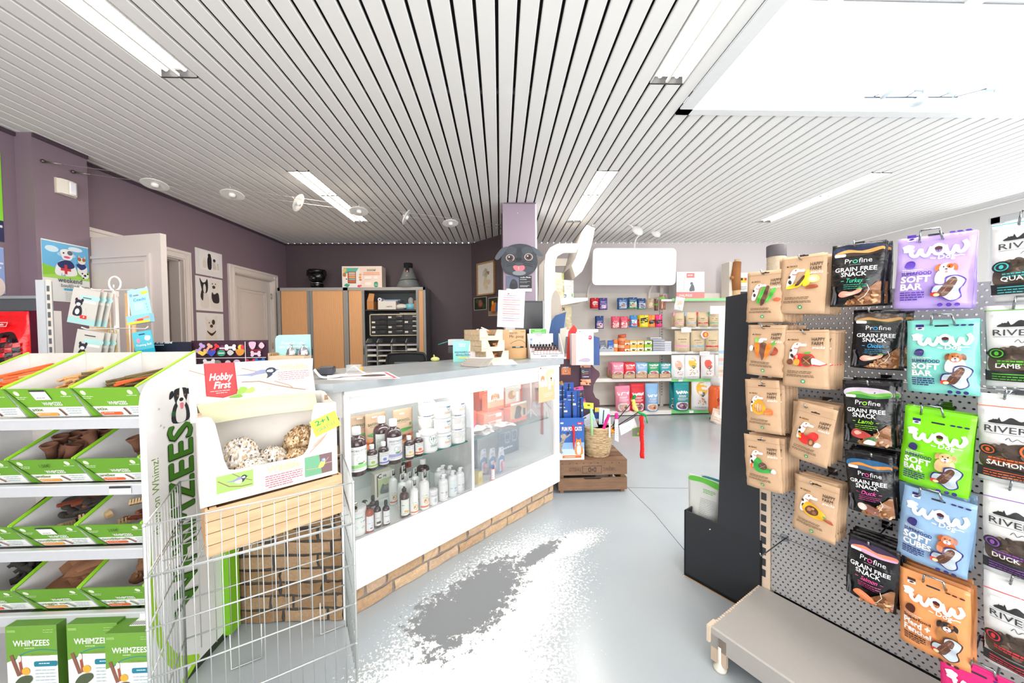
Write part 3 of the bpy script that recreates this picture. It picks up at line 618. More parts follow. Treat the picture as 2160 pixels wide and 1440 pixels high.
for i,(nm,c,sky,meat,t,z,w,h,tl,yw,hh) in enumerate(PR):
    hang('treat_bag','black foil snack bag with the script word '+nm+', hanging in front','snack bag',t,z,hh,yw,profine(nm,c,sky,meat),w,h,'141417','foil',40+i,3,'black foil '+nm+' snack bags',.028,tilt=tl,blabel='black foil snack bag hanging behind the one reading '+nm,D=.018)
    hook(t,z+h*.95,.215,'chrome hook carrying the black '+nm+' bags')
WO=[('b79fe0','5a3aa8',dogface(68,76,11,'f6efe6','c9662e','c9662e',body='f6efe6'),'SOFT|BAR','SUPERFOOD','purple',.489,1.378,.15,.215,2,3),
    ('7fd0c4','2f2a6e',dogface(70,78,11,'b56a34','7c4522',None,body='f3e8da'),'SOFT|BAR','SUPERFOOD','turquoise',.515,1.128,.137,.216,-1,0,1),
    ('7fdc1e','2f2a6e',dogface(68,78,11,'d8b27e','c39a64',None,body='d8b27e'),'SOFT|BAR','SUPERFOOD','lime green',.499,.839,.138,.238,3,-4,1),
    ('93b6d8','2f2a6e',dogface(70,74,10,'c0622a','9a4a1e',None,body='c0622a'),'SOFT|CUBES','SUPERFOOD','light blue',.499,.606,.141,.222,4,0,3),
    ('ee9f63','4a2417',dogface(72,82,11,'3a2a26','241a18','a8622e',body='b0763e'),'Pferd +|Fenchel','Superfood','orange',.510,.340,.14,.23,-1,-3,3)]
for i,w_ in enumerate(WO):
    c,dk,dg,sub,hd,nm,t,z,w,h,tl,yw=w_[:12]; nb=w_[12] if len(w_)>12 else 2
    hang('treat_bag',nm+' dog snack bag with big white rounded lettering, hanging in front','snack bag',t,z,.2,yw,wow(c,dk,dg,dg,sub,dk,hd),w,h,c,'gloss',60+i,nb,nm+' dog snack bags',.03,tilt=tl,blabel=nm+' dog snack bag hanging behind the front one',D=.02)
    hook(t,z+h*.93,.215,'wire loop hook carrying the '+nm+' snack bags',True)
it=wow('e8287c','fbf9f6',[],dogface(68,78,11,'c0622a','9a4a1e',None),'SOFT|BAR','2f2a6e')
hang('treat_bag','magenta dog snack bag hanging lowest at the right of the gondola','snack bag',.60,.145,.2,0,it,.14,.225,'e8287c','gloss',70,0,None,.03,tilt=-2,D=.02)
hook(.60,.355,.2,'wire loop hook carrying the magenta snack bag',True)
RV=[('3fc0c0','QUAIL','turquoise',.66,1.39,.207),('58c02c','LAMB','green',.655,1.162,.217),('e8642a','SALMON','orange',.645,.903,.238),('8a4fae','DUCK','violet',.657,.655,.247),('d22f38','VENISON','red',.662,.40,.252)]
for i,(c,nm,cn,t,z,h) in enumerate(RV):
    hang('treat_bag','large white snack bag with '+cn+' stripe and mountain drawing','snack bag',t+.006,z,.2,-2,river(c,nm if nm!='VENISON' else ' '),.135,h,'e4e5e4','satin',80+i,1,'large white '+cn+' striped snack bags',.03,tilt=-1,blabel='large white snack bag behind the one with the '+cn+' stripe',D=.022)
    hook(t,z+h*.95,.215,'wire loop hook carrying the white '+cn+' striped bags',True)
hook(.0607-.0,.408,.222,'empty chrome hook low on the grey perforated board')
# black cardboard bin display at the gondola's end
BA=math.atan2(1.616-1.851,1.133-.977); p0=V((.977,1.851,0))
bt=thing('bin_display','black cardboard display with low bin and tall side panel at the gondola end','display stand',p0,BA)
b=B(); Wd,Dp,Hh=.361,.34,.357
b.box(0,0,0,Wd,.008,Hh,'1f2227').box(0,Dp-.008,0,Wd,Dp,Hh,'1f2227').box(0,0,0,.008,Dp,Hh,'1f2227').box(Wd-.008,0,0,Wd,Dp,Hh,'1f2227').box(0,0,.005,Wd,Dp,.02,'1f2227').box(.006,.008,.1,Wd-.008,Dp-.008,.105,'25282d')
b.box(0,-.0015,0,Wd,0.0,.004,'b98a5a'); b.build('bin','satin',bt)
b=B(); b.prism([(.17,.356),(.202,1.478),(.335,1.495),(.352,.356)],-.0,.012,'22252b',axis='y'); b.build('side_panel','satin',bt)
b=B(); b.prism([(.17,.34),(.202,1.478),(.335,1.495),(.352,.34)],Dp-.012,Dp,'22252b',axis='y'); b.build('side_panel','satin',bt)
for z in (.66,.95,1.24): B().box(.205,.012,z,.330,Dp-.012,z+.01,'2a2d33').build('shelf','satin',bt)
b=B(); b.box(.330,.013,.36,.336,Dp-.013,1.47,'1c1e22'); b.build('spine_panel','satin',bt)
b=B(); b.tube([(.13,-.002,.31),(.138,-.003,.315)],.003,'d8d8d8',6); b.lathe([(0,0),(.006,0),(.006,.001),(0,.001)],'cfcfcf',12); b.build('staple','chrome',bt)
for i,(x,lab,c) in enumerate(((.05,'clear and white pet food bag with green top standing in the black bin','5cb63a'),(.0,'white bag with blue green band in the back corner of the black bin','3a9aa8'))):
    q=p0+V((math.cos(BA),math.sin(BA),0))*(.055 if i==0 else .045)+V((-math.sin(BA),math.cos(BA),0))*(.09 if i==0 else .22)
    o=thing('pet_food_bag',lab,'pet food bag',(q.x,q.y,.106),BA,None)
    H_=.47 if i==0 else .43; TP=(H_*.9/(.16 if i==0 else .13))*100
    it=[('s',[(2,TP-22),(10,TP-5),(60,TP-1),(98,TP-6),(98,TP-26),(50,TP-18)],c),('x',44,94,TP-70,20,5,'8f9496',1.4),('x',50,90,TP-40,3,5,'5cb63a',2),('s',[(4,30),(8,80),(24,84),(26,30)],'5f6f58'),('e',16,60,6,14,'8a6a4a')]
    pouch(.16 if i==0 else .13,H_*.9,.045,5+i,'c9ccc8','satin',it,parent=o,stand=.9)
# ================================================================ THE SALES COUNTER
CE=V((.70711,.70711,0)); CN=V((.70711,-.70711,0)); CA=R(45)
def cpt(s,d,z=0): return CE*s+CN*(-1.635-d)+V((0,0,z))       # s along the counter, d inwards from its face
S0=.64
ct=thing('sales_counter','white angled shop counter with glass display front, brick base and sliding panes','counter',cpt(S0,0),CA)
def bricks(b,x0,x1,y,z0,rows,ch,bl,cols,mort,seed,depth=.03):
    rs=random.Random(seed); b.box(x0,y+.008,z0,x1,y+depth,z0+rows*ch,mort)
    for r in range(rows):
        x=x0-(bl*.5 if r%2 else 0)-.03*(r%3)
        while x<x1:
            l=bl*rs.choice((1,1,.95,.5)) ; a=max(x,x0)+.004; c=min(x+l,x1)-.004
            if c-a>.015:
                z=z0+r*ch+.004; zz=z+ch-.011; j=lambda: rs.uniform(-.003,.003)
                n=4; fr=[]
                vs=[];fs=[]
                for q in range(3):
                    for p in range(n+1):
                        vs.append((a+(c-a)*p/n+(j() if p in(0,n) else 0),y+(rs.uniform(-.001,.007) if 0<p<n or q==1 else .006),z+(zz-z)*q/2+j()*.8))
                for q in range(2):
                    for p in range(n): k=q*(n+1)+p; fs.append((k,k+1,k+n+2,k+n+1))
                m=len(vs); rim=[0,n,2*(n+1)+n,2*(n+1)]
                vs+=[(vs[k][0],y+.02,vs[k][2]) for k in rim]
                for k in range(4): fs.append((rim[k],rim[(k+1)%4],m+(k+1)%4,m+k)[::-1])
                b.add(vs,fs,rs.choice(cols))
            x+=l+.004
b=B(); bricks(b,.03,1.60,.025,0,2,.066,.205,['c7a683','d0b08d','bd9b78','c9aa8c'],'8f8780',4)  # same brick as the wing, its brighter light put into paler colours
b.build('brick_base','rough',ct)
b=B(); b.box(0,0,.135,1.645,.03,.335,'f6f6f6'); b.prism(rrect(-.012,.335,.03,.362,.01,4),0,1.645,'f6f6f6',axis='x'); b.build('plinth_board','satin',ct)
b=B(); b.box(.026,.03,.34,1.60,.56,.355,'f2f4f3').box(.026,.55,.355,1.60,.56,1.06,'e9eeec').box(.0,.0,.34,.028,.56,1.06,'f4f4f4').box(1.592,.0,.34,1.645,.56,1.06,'f4f4f4').box(.752,.012,.355,.77,.55,.99,'f4f5f5').box(.026,.03,1.04,1.6,.56,1.06,'f2f2f2'); b.build('cabinet_body','satin',ct)
b=B(); b.box(.026,-.004,.958,1.592,.025,1.012,'f7f7f7').box(.026,-.012,1.012,1.592,.02,1.024,'eeeeec').box(.026,-.006,1.024,1.592,.02,1.034,'d9d9d6').box(.026,-.016,1.034,1.592,.02,1.046,'f3f3f1').box(0,-.01,1.046,1.645,.02,1.062,'e6e6e4'); b.build('top_fascia','satin',ct)
for i,(a,c) in enumerate(((.03,.765),(.765,1.59))):
    B().box(a,.010+i*.006,.362,c,.014+i*.006,.958,'ffffff').build('glass_pane','glass',ct)
for a,c,z,d0 in ((.03,.75,.648,.05),(.77,1.57,.645,.05)):
    b=B(); b.box(a,d0,z,c,.50,z+.008,'f0faf7'); o=b.build('glass_shelf','glass',ct)
    b=B(); b.box(a,d0-.002,z,c,d0,z+.008,'1f7f73'); b.build('shelf_edge','gloss',o)
b=B(); b.rbox(.03,-.006,.50,.05,.008,.545,'b9b3a8',.004); b.ball((.04,-.009,.522),.006,.004,.008,'3a3632'); b.build('lock','metal',ct)
b=B(); pass
for a,c in ((.04,.745),(.78,1.58)):
    bb=B(); bb.box(a,.035,1.032,c,.055,1.04,'f4f4f0'); bb.build('added_light_strip','satin',ct); l=area('added_case_light',((a+c)/2,.06,1.028),(R(25),0,0),c-a,.03,2.2,(1,.98,.95)); l.parent=ct  # strip and lamp added to brighten the dark inside of the case
poly=[(-2.25,1.555),(-.724,1.555),(.50,2.79),(.02,3.27),(-1.10,2.15),(-2.25,2.15)]
iM=(ct.matrix_basis if False else M.Translation(cpt(S0,0))@M.Rotation(CA,4,'Z')).inverted()
pl=[tuple((iM@V((x,y,0)))[:2]) for x,y in poly]
b.prism(pl,1.064,1.104,'a2a8ab',axis='z'); wt=b.build('counter_worktop','stone'); tag(wt,'grey stone worktop running along the whole angled counter','worktop',loc=cpt(S0,0),rz=CA)
wg=thing('counter_wing','brick and white left wing of the counter behind the wire pen','counter',cpt(S0,0),CA)
b=B(iM); bricks(b,-2.2,-.735,1.625,0,15,.0628,.195,['a68763','b29270','9a7a58','ad8f6e','957552'],'4b4845',9); b.build('front_brickwork','rough',wg)
b=B(iM); b.box(-2.2,1.655,0,-.78,1.75,1.06,'8a7a68').box(-2.2,1.622,.94,-.71,1.66,1.062,'f2f1ef').box(-.735,1.63,.0,-.705,1.66,1.06,'f4f4f4') ; b.build('left_carcass','satin',wg)
b=B(); b.prism([(.03,.94),(.94,.94)],0,0,'fff') if False else None
t=thing('leaflet_poster','orange and white leaflet with dog photos taped to the counter glass corner','poster',cpt(2.10,-.012,.80),CA)
b=B(); b.box(-.085,-.001,0,.10,.001,.268,'f6e6da')
art(b,[('r',0,0,100,60,'f3b58a'),('p',[(0,60),(100,60),(100,135),(60,128),(30,100),(0,82)],'f5c39c'),('t','HOWDOG',22,132,7,'8a8a8a',{'b':.02,'w':50}),('e',12,135,5,5,'e2562e'),('e',24,88,21,26,'f8f4f0'),('e',24,92,13,14,'c98a5a'),('e',24,84,7,7,'f3ece4'),('e',80,92,19,19,'f8f4f0'),('e',80,96,11,11,'e9c9a0'),('e',80,90,5,4,'2a2020'),('e',80,82,4,4,'d9705a'),('rr',40,60,52,88,'f9f9f8'),('rr',60,46,75,72,'f9f9f8'),('x',30,90,30,3,6,'f9e2d0',2)],flat(-.0012,-.085,0),.00185)
b.build('sheet','paper',t)
# ---------------- bottles and jars
def bottle(kind,loc,label,r,h,cap,body,lab,arts=None,group=None,lr=None,rz=CA,lz=(.10,.62),capc=None,neck=.38):
    t=thing(kind,label,'bottle' if 'jar' not in kind and 'tub' not in kind else 'jar',loc,rz,group)
    b=B(); ch={'screw':h*.14,'pump':h*.1,'flip':h*.17,'tub':h*.16,'spray':h*.12}[cap]; nh=h-ch; capc=capc or 'f4f4f4'
    mk='liquid'
    if cap=='tub':
        b.lathe([(0,0),(r*.9,0),(r*.96,h*.03),(r*.97,nh),(r*.94,nh+.001),(0,nh+.001)],body,24); b.build('jar_body','satin',t)
        b=B(); b.lathe([(0,nh),(r*.99,nh),(r,nh+.002),(r,h-.004),(r*.94,h),(0,h)],capc,28); b.build('lid','satin',t)
        R0=r*.97
    else:
        sh=nh*.74
        if cap in('flip','pump','spray') and kind!='amber_bottle': sh=nh*.80
        pr=[(0,0),(r*.92,0),(r,h*.025),(r,sh)]
        for q in range(1,6): a=q/5*PI/2; pr.append((r*neck+(r-r*neck)*math.cos(a),sh+(nh*.93-sh)*math.sin(a)))
        pr+=[(r*neck,nh),(0,nh)]
        b.lathe(pr,body,24); b.build('bottle_body',mk,t); R0=r
        b=B(); cr=r*neck*1.18
        if cap=='screw': b.lathe([(0,nh-.004),(cr,nh-.004),(cr*1.02,nh),(cr,h-.003),(cr*.9,h),(0,h)],capc,20)
        if cap=='flip': b.lathe([(0,nh-.004),(cr*1.05,nh-.004),(cr*1.1,nh+ch*.5),(cr*.95,h-.003),(cr*.8,h),(0,h)],capc,18); b.box(-cr*.5,-cr*1.12,h-.012,cr*.5,-cr*.8,h-.007,capc)
        if cap=='spray': b.lathe([(0,nh-.004),(cr*1.1,nh-.004),(cr*1.1,nh+ch*.45),(cr*.6,nh+ch*.6),(cr*.55,h),(0,h)],capc,16)
        if cap=='pump':
            b.lathe([(0,nh-.004),(cr*1.1,nh-.004),(cr*1.1,nh+ch*.5),(cr*.35,nh+ch*.6),(cr*.3,h-.006),(0,h-.006)],capc,16)
            b.tube([(-cr*.7,0,h-.004),(0,0,h-.002),(cr*1.2,-.002,h-.003),(cr*1.9,-.004,h-.010)],[cr*.42,cr*.5,cr*.4,cr*.25],capc,8)
        b.build('pump_head' if cap=='pump' else 'cap','satin',t)
    if lab:
        z0,z1=lz[0]*h,lz[1]*h; RR=R0+.0004; b=B(); span=1.25
        b.sheet(lambda i,j:((RR)*math.sin((i*2-1)*span),-(RR)*math.cos((i*2-1)*span),z0+(z1-z0)*j),16,1,lab)
        if arts: art(b,arts,ongrid(RR,-span,z0),2*RR*span/100.,maxe=RR*.5)
        b.build('label','paper',t)
    return t
BD=.357; SH=.657
def sol(name,c): # label artwork of the amber supplement bottles
    return [('t',name,12,84,8,'4a4f52',{'w':76,'b':.02}),('x',20,80,77,2,4,'8a9094',1.2),('e',50,48,18,20,'dfe3e2'),('e',44,52,10,12,'c3c9c9'),('e',58,50,8,9,'cfd4d3'),('p',[(0,14),(0,28),(100,30),(100,16)],c),('e',50,34,12,4,'4aa34a'),('e',64,38,3,3,'d43a3a'),('e',80,70,7,7,'bfe3bf'),('x',15,85,9,1,4,'9aa0a0',2)]
AM='3a2428'
bottle('supplement_bottle',cpt(.712,.045,SH),'tall dark supplement bottle with green striped label, leftmost on the glass shelf',.044,.222,'screw',AM,'eef3ee',sol("MOBILITY'SOL",'9ad08a'))
bottle('supplement_bottle',cpt(.895,.16,SH),'tall dark supplement bottle standing behind the violet labelled one',.043,.222,'screw',AM,'dfe8e2',sol("DIGEST'SOL",'b9d8c0') and [('x',12,88,80,3,6,'8a9094',2),('e',50,46,20,18,'d4ddd8')])
bottle('supplement_bottle',cpt(.905,.055,SH),'tall dark supplement bottle with violet striped label on the glass shelf',.043,.222,'screw',AM,'eeeff2',sol("HOSTRES'SOL",'a9a4d4'))
for x,d,c,lb in ((.785,.045,'a5cf5a','small dark supplement bottle with yellow green label'),(.845,.045,'7d86c9','small dark supplement bottle with blue striped label'),(.985,.04,'e8c88a','small dark supplement bottle with pale orange label text'),(1.045,.045,'ee7a4a','small dark supplement bottle with orange striped label, right of its row')):
    bottle('small_supplement_bottle',cpt(x,d,SH),lb,.026,.121,'screw',AM,'eef1ee',[('x',22,78,80,1,5,'4a4f52',3),('x',14,86,68,2,5,'9aa0a0',1.5),('e',42,40,14,12,c),('p',[(0,8),(0,20),(100,24),(100,10)],c)],lz=(.12,.62))
def bearface(cx,cy,k,c):
    return [('s',[(cx-10*k,cy+12*k),(cx-3*k,cy+9*k),(cx+3*k,cy+9*k),(cx+10*k,cy+12*k),(cx+13*k,cy+4*k),(cx+8*k,cy-6*k),(cx,cy-14*k),(cx-8*k,cy-6*k),(cx-13*k,cy+4*k)],c),('e',cx-5*k,cy,2.6*k,2*k,'f6f8f6'),('e',cx+5*k,cy,2.6*k,2*k,'f6f8f6'),('e',cx,cy-7*k,3*k,4*k,'f6f8f6')]
def tub(s,d,z,lb,c,face=True,r=.052,h=.114,grp=None,name='white_jar',yel=True):
    a=bearface(60 if face!=2 else 50,46,1 if face!=2 else 1.6,c)+[('x',36,84,24,2,5,c if face==2 else 'e9b35a',2.4)] if face else [('x',14,60,62,1,6,c,3),('rr',52,18,80,36,'b9d0b0'),('x',14,48,44,4,6,'d9b9a9',1.6)]
    return bottle(name,cpt(s,d,z),lb,r,h,'tub','f3f4f3','f8f9f8',a,grp,lz=(.08,.78))
tub(1.125,.07,SH,'large white tub with a green bear face logo, front of the glass shelf','1f8f6b',2)
for i in range(3):
    tub(1.225,.075,SH+i*.0845,'white jar with blue logo, '+('bottom','middle','top')[i]+' of the front stack of three','2f7fb4',True,.0505,.083)
    tub(1.335,.08,SH+i*.0845,'white jar with orange print, '+('bottom','middle','top')[i]+' of the stack beside the divider','4a3f96' ,i==2,.0505,.083)
for i in range(3): tub(1.20,.20,SH+i*.0845,'white jar, '+('bottom','middle','top')[i]+' of the back stack of three','3a4f96',False,.0505,.083)
def flatpack(name,label,cat,loc,rz,W,H,col,items,D=.012,kind='kraft',group=None,seed=0,rx=0):
    t=thing(name,label,cat,loc,rz,group,rx=rx); pouch(W,H,D,seed,col,kind,items,parent=t); return t
sap=[('t',"SAPON'SOL",12,104,11,'2f6a4a',{'b':.03,'w':72}),('x',20,80,98,1,4,'4a6a5a',1.5),('s',[(6,66),(30,72),(70,74),(96,68),(70,60),(30,58)],'4aa04a'),('e',84,88,7,7,'6a8a6a'),('r',0,0,100,46,'e58a58'),('s',[(16,30),(50,44),(58,34),(40,20),(18,18)],'5a4a44'),('s',[(64,16),(64,34),(74,42),(84,34),(84,16)],'a84a3a'),('x',12,88,10,2,4,'f5cdb4',1.6),('rr',30,136,56,143,'f3eee8')]
flatpack('soap_refill_bag','kraft bag with green pea pod and orange base, beside the white jars','refill bag',cpt(1.10,.30,SH),CA,.13,.21,'cdb093',sap,seed=3)
flatpack('soap_refill_bag','kraft bag with green lettering behind the dark bottles, front one','refill bag',cpt(.95,.34,SH),CA+.1,.13,.205,'cdb093',sap,seed=4)
flatpack('soap_refill_bag','kraft bag half hidden at the left rear of the glass shelf','refill bag',cpt(.88,.37,SH),CA-.1,.13,.20,'cdb093',sap,seed=5)
# lower deck
bottle('white_tub',cpt(.72,.075,BD),'pale tub with turquoise print in the lower left display corner',.043,.13,'tub','eef3f0','f4f8f5',[('x',10,60,70,1,9,'8ac9b4',5),('x',50,94,50,1,9,'5aa0c9',5),('e',26,30,10,6,'9ad0b8'),('e',60,26,8,5,'a9d8c4')])
OR='a64a22'
bottle('pump_bottle',cpt(.765,.10,BD),'orange brown pump bottle at the left, rear of the pair',.019,.135,'pump',OR,'eef2ec',[('x',10,80,70,1,8,'8ab06a',5),('e',60,24,14,10,'ee7a3a')],capc='2c2d30')
bottle('pump_bottle',cpt(.765,.04,BD),'orange brown pump bottle at the left, front of the pair',.019,.135,'pump',OR,'eef2f4',[('x',10,80,70,1,8,'5a8ac9',5),('e',60,44,10,9,'f0a03a'),('e',50,24,14,6,'5a6ac0')],capc='2c2d30')
bottle('amber_bottle',cpt(.825,.13,BD),'dark flip cap bottle at the back of the left trio',.018,.13,'flip','4a2a2a','e9ecea',[('x',14,80,60,2,8,'6a7070',4)],capc='2c2d30')
bottle('amber_bottle',cpt(.812,.055,BD),'dark flip cap bottle in the middle of the left trio',.018,.13,'flip','3f2526','e9ecea',[('x',14,80,80,1,8,'5a6060',5),('rr',24,20,70,44,'3a3a3e')],capc='2c2d30')
bottle('amber_bottle',cpt(.850,.04,BD),'dark flip cap bottle with purple base print, right of the trio',.018,.125,'flip','3f2526','eef0f0',[('x',14,86,80,1,8,'3a4a50',5),('e',50,20,20,8,'5a50a0')],capc='2c2d30')
bottle('spray_bottle',cpt(.955,.045,BD),'amber spray bottle with green white label next to the white shampoo bottles',.024,.157,'spray','4a2620','eef3ea',[('x',8,30,84,1,8,'3a4a3a',6),('e',40,34,12,10,'f0a84a'),('e',60,28,16,8,'eec06a'),('x',14,80,14,1,6,'6a8a5a',3)],capc='2b2c34')
def shampoo(s,d,h,r,lb):
    t=bottle('shampoo_bottle',cpt(s,d,BD),lb,r,h,'flip','f4f5f3','f8f8f5',[('x',14,66,96,1,8,'9ad05a',7),('e',50,56,24,24,'f6b83a'),('e',50,56,14,16,'fbf6ec'),('e',40,62,6,9,'b9803a'),('e',50,50,3,2.4,'2a2020'),('r',0,8,100,20,'ee7a3a'),('x',20,70,84,2,5,'b9c0b0',2)],lz=(.05,.72),neck=.34)
    b=B(); b.box(-r*.34,-r*.5,h*.86,r*.34,-r*.48,h*1.02,'2a2b2e'); art(b,[('x',2,9,24,5,4,'f4f4f2',2)],flat(-r*.5,-r*.3,h*.86),r*.06); b.build('hang_tag','paper',t)
    return t
shampoo(1.005,.035,.178,.023,'slim white dog shampoo bottle beside the amber spray bottle')
shampoo(1.075,.045,.20,.028,'large white dog shampoo bottle with yellow and orange print in front')
for i,(s,d,lb) in enumerate(((.99,.13,'left one of the second row'),(1.03,.12,'middle one of the second row'),(1.085,.15,'right one of the second row'),(.985,.22,'left one of the rear row'),(1.06,.235,'right one of the rear row'))):
    shampoo(s,d,.19,.023,'white dog shampoo bottle with black tag, '+lb)
bottle('clear_jar',cpt(1.135,.05,BD),'small white jar with clear lid beside the shampoo bottles',.028,.084,'tub','e6e8e8','f2f4f4',[('e',50,30,14,16,'7a8488'),('x',14,84,70,2,7,'9aa0a4',3)])
tub(1.125,.14,BD,'small white jar standing behind the one with the clear lid','b9c4c8',False,.024,.08,name='clear_jar')
for i,(s,d,c,lb) in enumerate(((1.205,.05,'7a4fa0','white pump bottle with violet logo, left of the front row'),(1.275,.055,'2f7fb4','white pump bottle with blue logo, middle of the front row'),(1.335,.06,'8a2f6a','white pump bottle with plum logo, right of the front row'),(1.245,.15,'b9c0c4','white pump bottle behind, left of the rear three'),(1.285,.17,'b9c0c4','white pump bottle behind, middle of the rear three'),(1.31,.13,'b9c0c4','white pump bottle behind, right of the rear three'))):
    bottle('pump_bottle',cpt(s,d,BD),lb,.028,.145,'pump','f3f5f6','eef7f6' if i==1 else 'f8f8f6',bearface(56,44,.9,c)+[('x',40,80,24,1,6,'e9b35a' if i==0 else c,3),('x',8,34,50,1,6,'3a4a5a',3)],capc='f4f4f4')
bottle('supplement_bottle',cpt(1.20,.25,BD),'tall dark supplement bottle turned back to front on the lower deck',.042,.19,'screw',AM,'cfd8d2',[('x',14,86,84,6,6,'9aa8a0',2),('rr',66,10,86,34,'8a9890'),('e',22,26,6,6,'8fb09a'),('e',40,26,6,6,'8fb09a')],lz=(.1,.66))
bottle('pump_bottle',cpt(1.13,.36,BD),'small dark pump bottle at the very back of the lower deck',.02,.16,'pump','3a2420','8a9488',[('x',14,86,60,2,8,'5a6458',3)],capc='2b2c34')
def carton(name,label,cat,loc,rz,W,D,H,col,items=None,side=None,k=None,kind='paper',group=None,y=0,rx=0,ry=0,top=None):
    """a box with its printed front facing local -y; origin at the middle of its front foot"""
    t=thing(name,label,cat,loc,rz,group,rx=rx,ry=ry); b=B(); b.box(-W/2,0,0,W/2,D,H,col)
    b.c=[lin(x) for x in (side or col,top or side or col,col,side or col,side or col,side or col)]
    b.build('box_body',kind,t)
    if items: art(B(),items,flat(-.0004,-W/2,0),k or W/100.).build('print',kind,t)
    return t
carton('cat_food_carton','white carton with a grey cat photo at the back of the lower deck','carton',cpt(.99,.33,BD),CA,.115,.05,.15,'efede8',[('t','C',16,104,22,'1f2224',{'b':.03}),('t','PR',44,104,13,'1f2224'),('r',16,20,100,98,'c8d6a8'),('s',[(30,24),(34,60),(44,72),(52,64),(72,66),(84,74),(92,56),(90,24)],'7d8084'),('e',60,50,16,14,'94979b'),('e',54,52,3,3,'d9c04a'),('e',66,52,3,3,'d9c04a'),('r',10,12,16,120,'8a6a50')],'d8cdbc')
carton('test_carton','thin carton with a red picture behind the shampoo bottles','carton',cpt(1.17,.40,BD),CA,.10,.04,.15,'e4e4e0',[('r',40,100,90,140,'b9504a'),('r',46,110,70,134,'6a3a3a')])
# right compartment
WH='f4f4f2'
dogp=lambda: [('r',0,0,100,14,'ee7a48'),('r',0,14,100,96,'e9e4de'),('r',0,14,100,40,'e9b48a')]+dogface(46,56,20,'d9a468','b9804a')
for s,d,z,lb in ((1.804,.22,SH+.096,'orange and white carton with a golden dog photo, upper left'),(1.985,.22,SH+.10,'orange and white carton with an outdoor dog photo, upper right')):
    carton('grooming_carton',lb,'carton',cpt(s,d,z),CA,.165,.06,.112,'f2ece6',dogp() if s<1.9 else [('r',0,0,100,12,'ee7a48'),('r',0,12,100,90,'c9ccc0'),('e',44,50,26,20,'b08a60'),('e',60,56,12,12,'d9c0a0'),('rr',74,14,90,60,'f4f4f2')],'ee8a5c')
carton('grooming_carton','orange carton with a dark brown dog photo, bottom right of the stack','carton',cpt(1.955,.13,SH),CA,.18,.075,.10,'f4f2ee',[('r',0,0,100,14,'ee6a3a'),('r',0,14,100,70,'d9b48a'),('s',[(24,14),(28,40),(40,60),(56,62),(66,50),(60,34),(64,14)],'4a3430'),('e',44,52,14,13,'56403a'),('rr',76,20,90,50,'5a5a5e'),('r',0,70,100,78,'f9f7f4')],'ee8258')
for i in range(2): carton('grooming_carton','orange flat carton lying under the golden dog carton, '+('lower','upper')[i]+' one','carton',cpt(1.735,.17,SH+i*.048),CA,.19,.12,.046,'ee8660',[('x',20,80,16,1,5,'f8d8c8',3),('rr',60,6,90,20,'f4e6dc')],'e87850')
carton('grooming_carton','wide orange carton behind the dog photo cartons','carton',cpt(1.98,.33,SH),CA,.48,.08,.30,'e46a4a',[('r',10,70,36,96,'f3e8e0'),('r',50,66,90,90,'d9553a'),('x',10,80,50,3,5,'f2b09a',2)],'d9603f')
carton('grooming_carton','clear fronted carton with a dark brush, top right','carton',cpt(2.0,.23,SH+.213),CA,.18,.05,.06,'e8e4e2',[('rr',10,6,90,38,'cfcac8'),('s',[(26,18),(40,28),(70,26),(74,16),(40,12)],'3a3436')])
t=thing('comb','orange comb holder standing left of the orange cartons','comb',cpt(1.60,.24,SH),CA)
b=B(); b.rbox(-.022,-.012,0,.022,.012,.12,'d9553a',.006); b.build('holder','satin',t); b=B()
for i in range(3): b.tube([(-.012+.012*i,0,.11),(-.03+.016*i,0,.22)],.003,'b8402c',6)
b.build('tines','satin',t)
t=thing('tools_stand','white wire stand holding a red handled grooming brush','display stand',cpt(2.13,.16,SH),CA)
b=B(); b.tube([(0,0,.01),(0,0,.26)],.004,'f4f4f2',8)
for a in range(5): b.tube([(0,0,.06),(.03*math.cos(a*1.26),.03*math.sin(a*1.26),.02),(.05*math.cos(a*1.26),.05*math.sin(a*1.26),.004)],.003,'f4f4f2',6)
b.build('stand','satin',t)
t=thing('grooming_brush','red and black grooming brush in clear pack hanging on the white stand','brush',cpt(2.165,.13,SH+.09),CA)
b=B(); b.tube([(0,0,0),(.004,0,.03),(.0,0,.10)],[.008,.010,.006],'c22a34',8); b.tube([(0,0,.10),(-.004,0,.13)],[.012,.016],'2c2c30',8); b.build('handle','gloss',t)
B().box(-.03,-.012,-.02,.035,.014,.15,'e9eef0').build('wrapper','clear',t)
for i,(s,d,z,a) in enumerate(((1.53,.10,.0,-.1),(1.64,.12,.006,.1),(1.74,.10,.012,-.2),(1.56,.14,.018,.3))):
    t=thing('paper_leaflet','crumpled printed leaflet in the pile on the right glass shelf, '+('bottom','second','third','top')[i]+' one','leaflet',cpt(s,d,SH+z+.004),CA+a)
    rs=random.Random(i); b=B(); b.sheet(lambda u,v:((u-.5)*.17,(v-.5)*.12,.006*math.sin(9*u+i)+.006*math.cos(7*v+u*4)+.008),10,6,'e6dfd4',colfn=lambda u,v:random.Random(int(u*10)*7+int(v*6)+i).choice(['ece6dc','ded4c6','8d8f92','f2efe9','b9b4ae'])); b.build('sheet','paper',t)
t=thing('plush_toy','pink and blue soft toy at the left end of the right glass shelf','soft toy',cpt(1.47,.12,SH),CA)
b=B(); b.ball((0,0,.024),.026,.022,.024,'58b4dd'); b.ball((.012,-.004,.062),.026,.022,.022,'e0407a',jit=.05); b.ball((-.014,0,.066),.018,.016,.02,'8ac04a'); b.build('body','fabric',t)
carton('lens_carton','yellow carton standing on the lower deck right of the divider','carton',cpt(1.49,.045,BD),CA+.1,.04,.035,.075,'f2d84a',[('rr',8,120,92,200,'f8ec9a'),('x',14,86,80,3,14,'b9a03a',6)],'e6c93a')
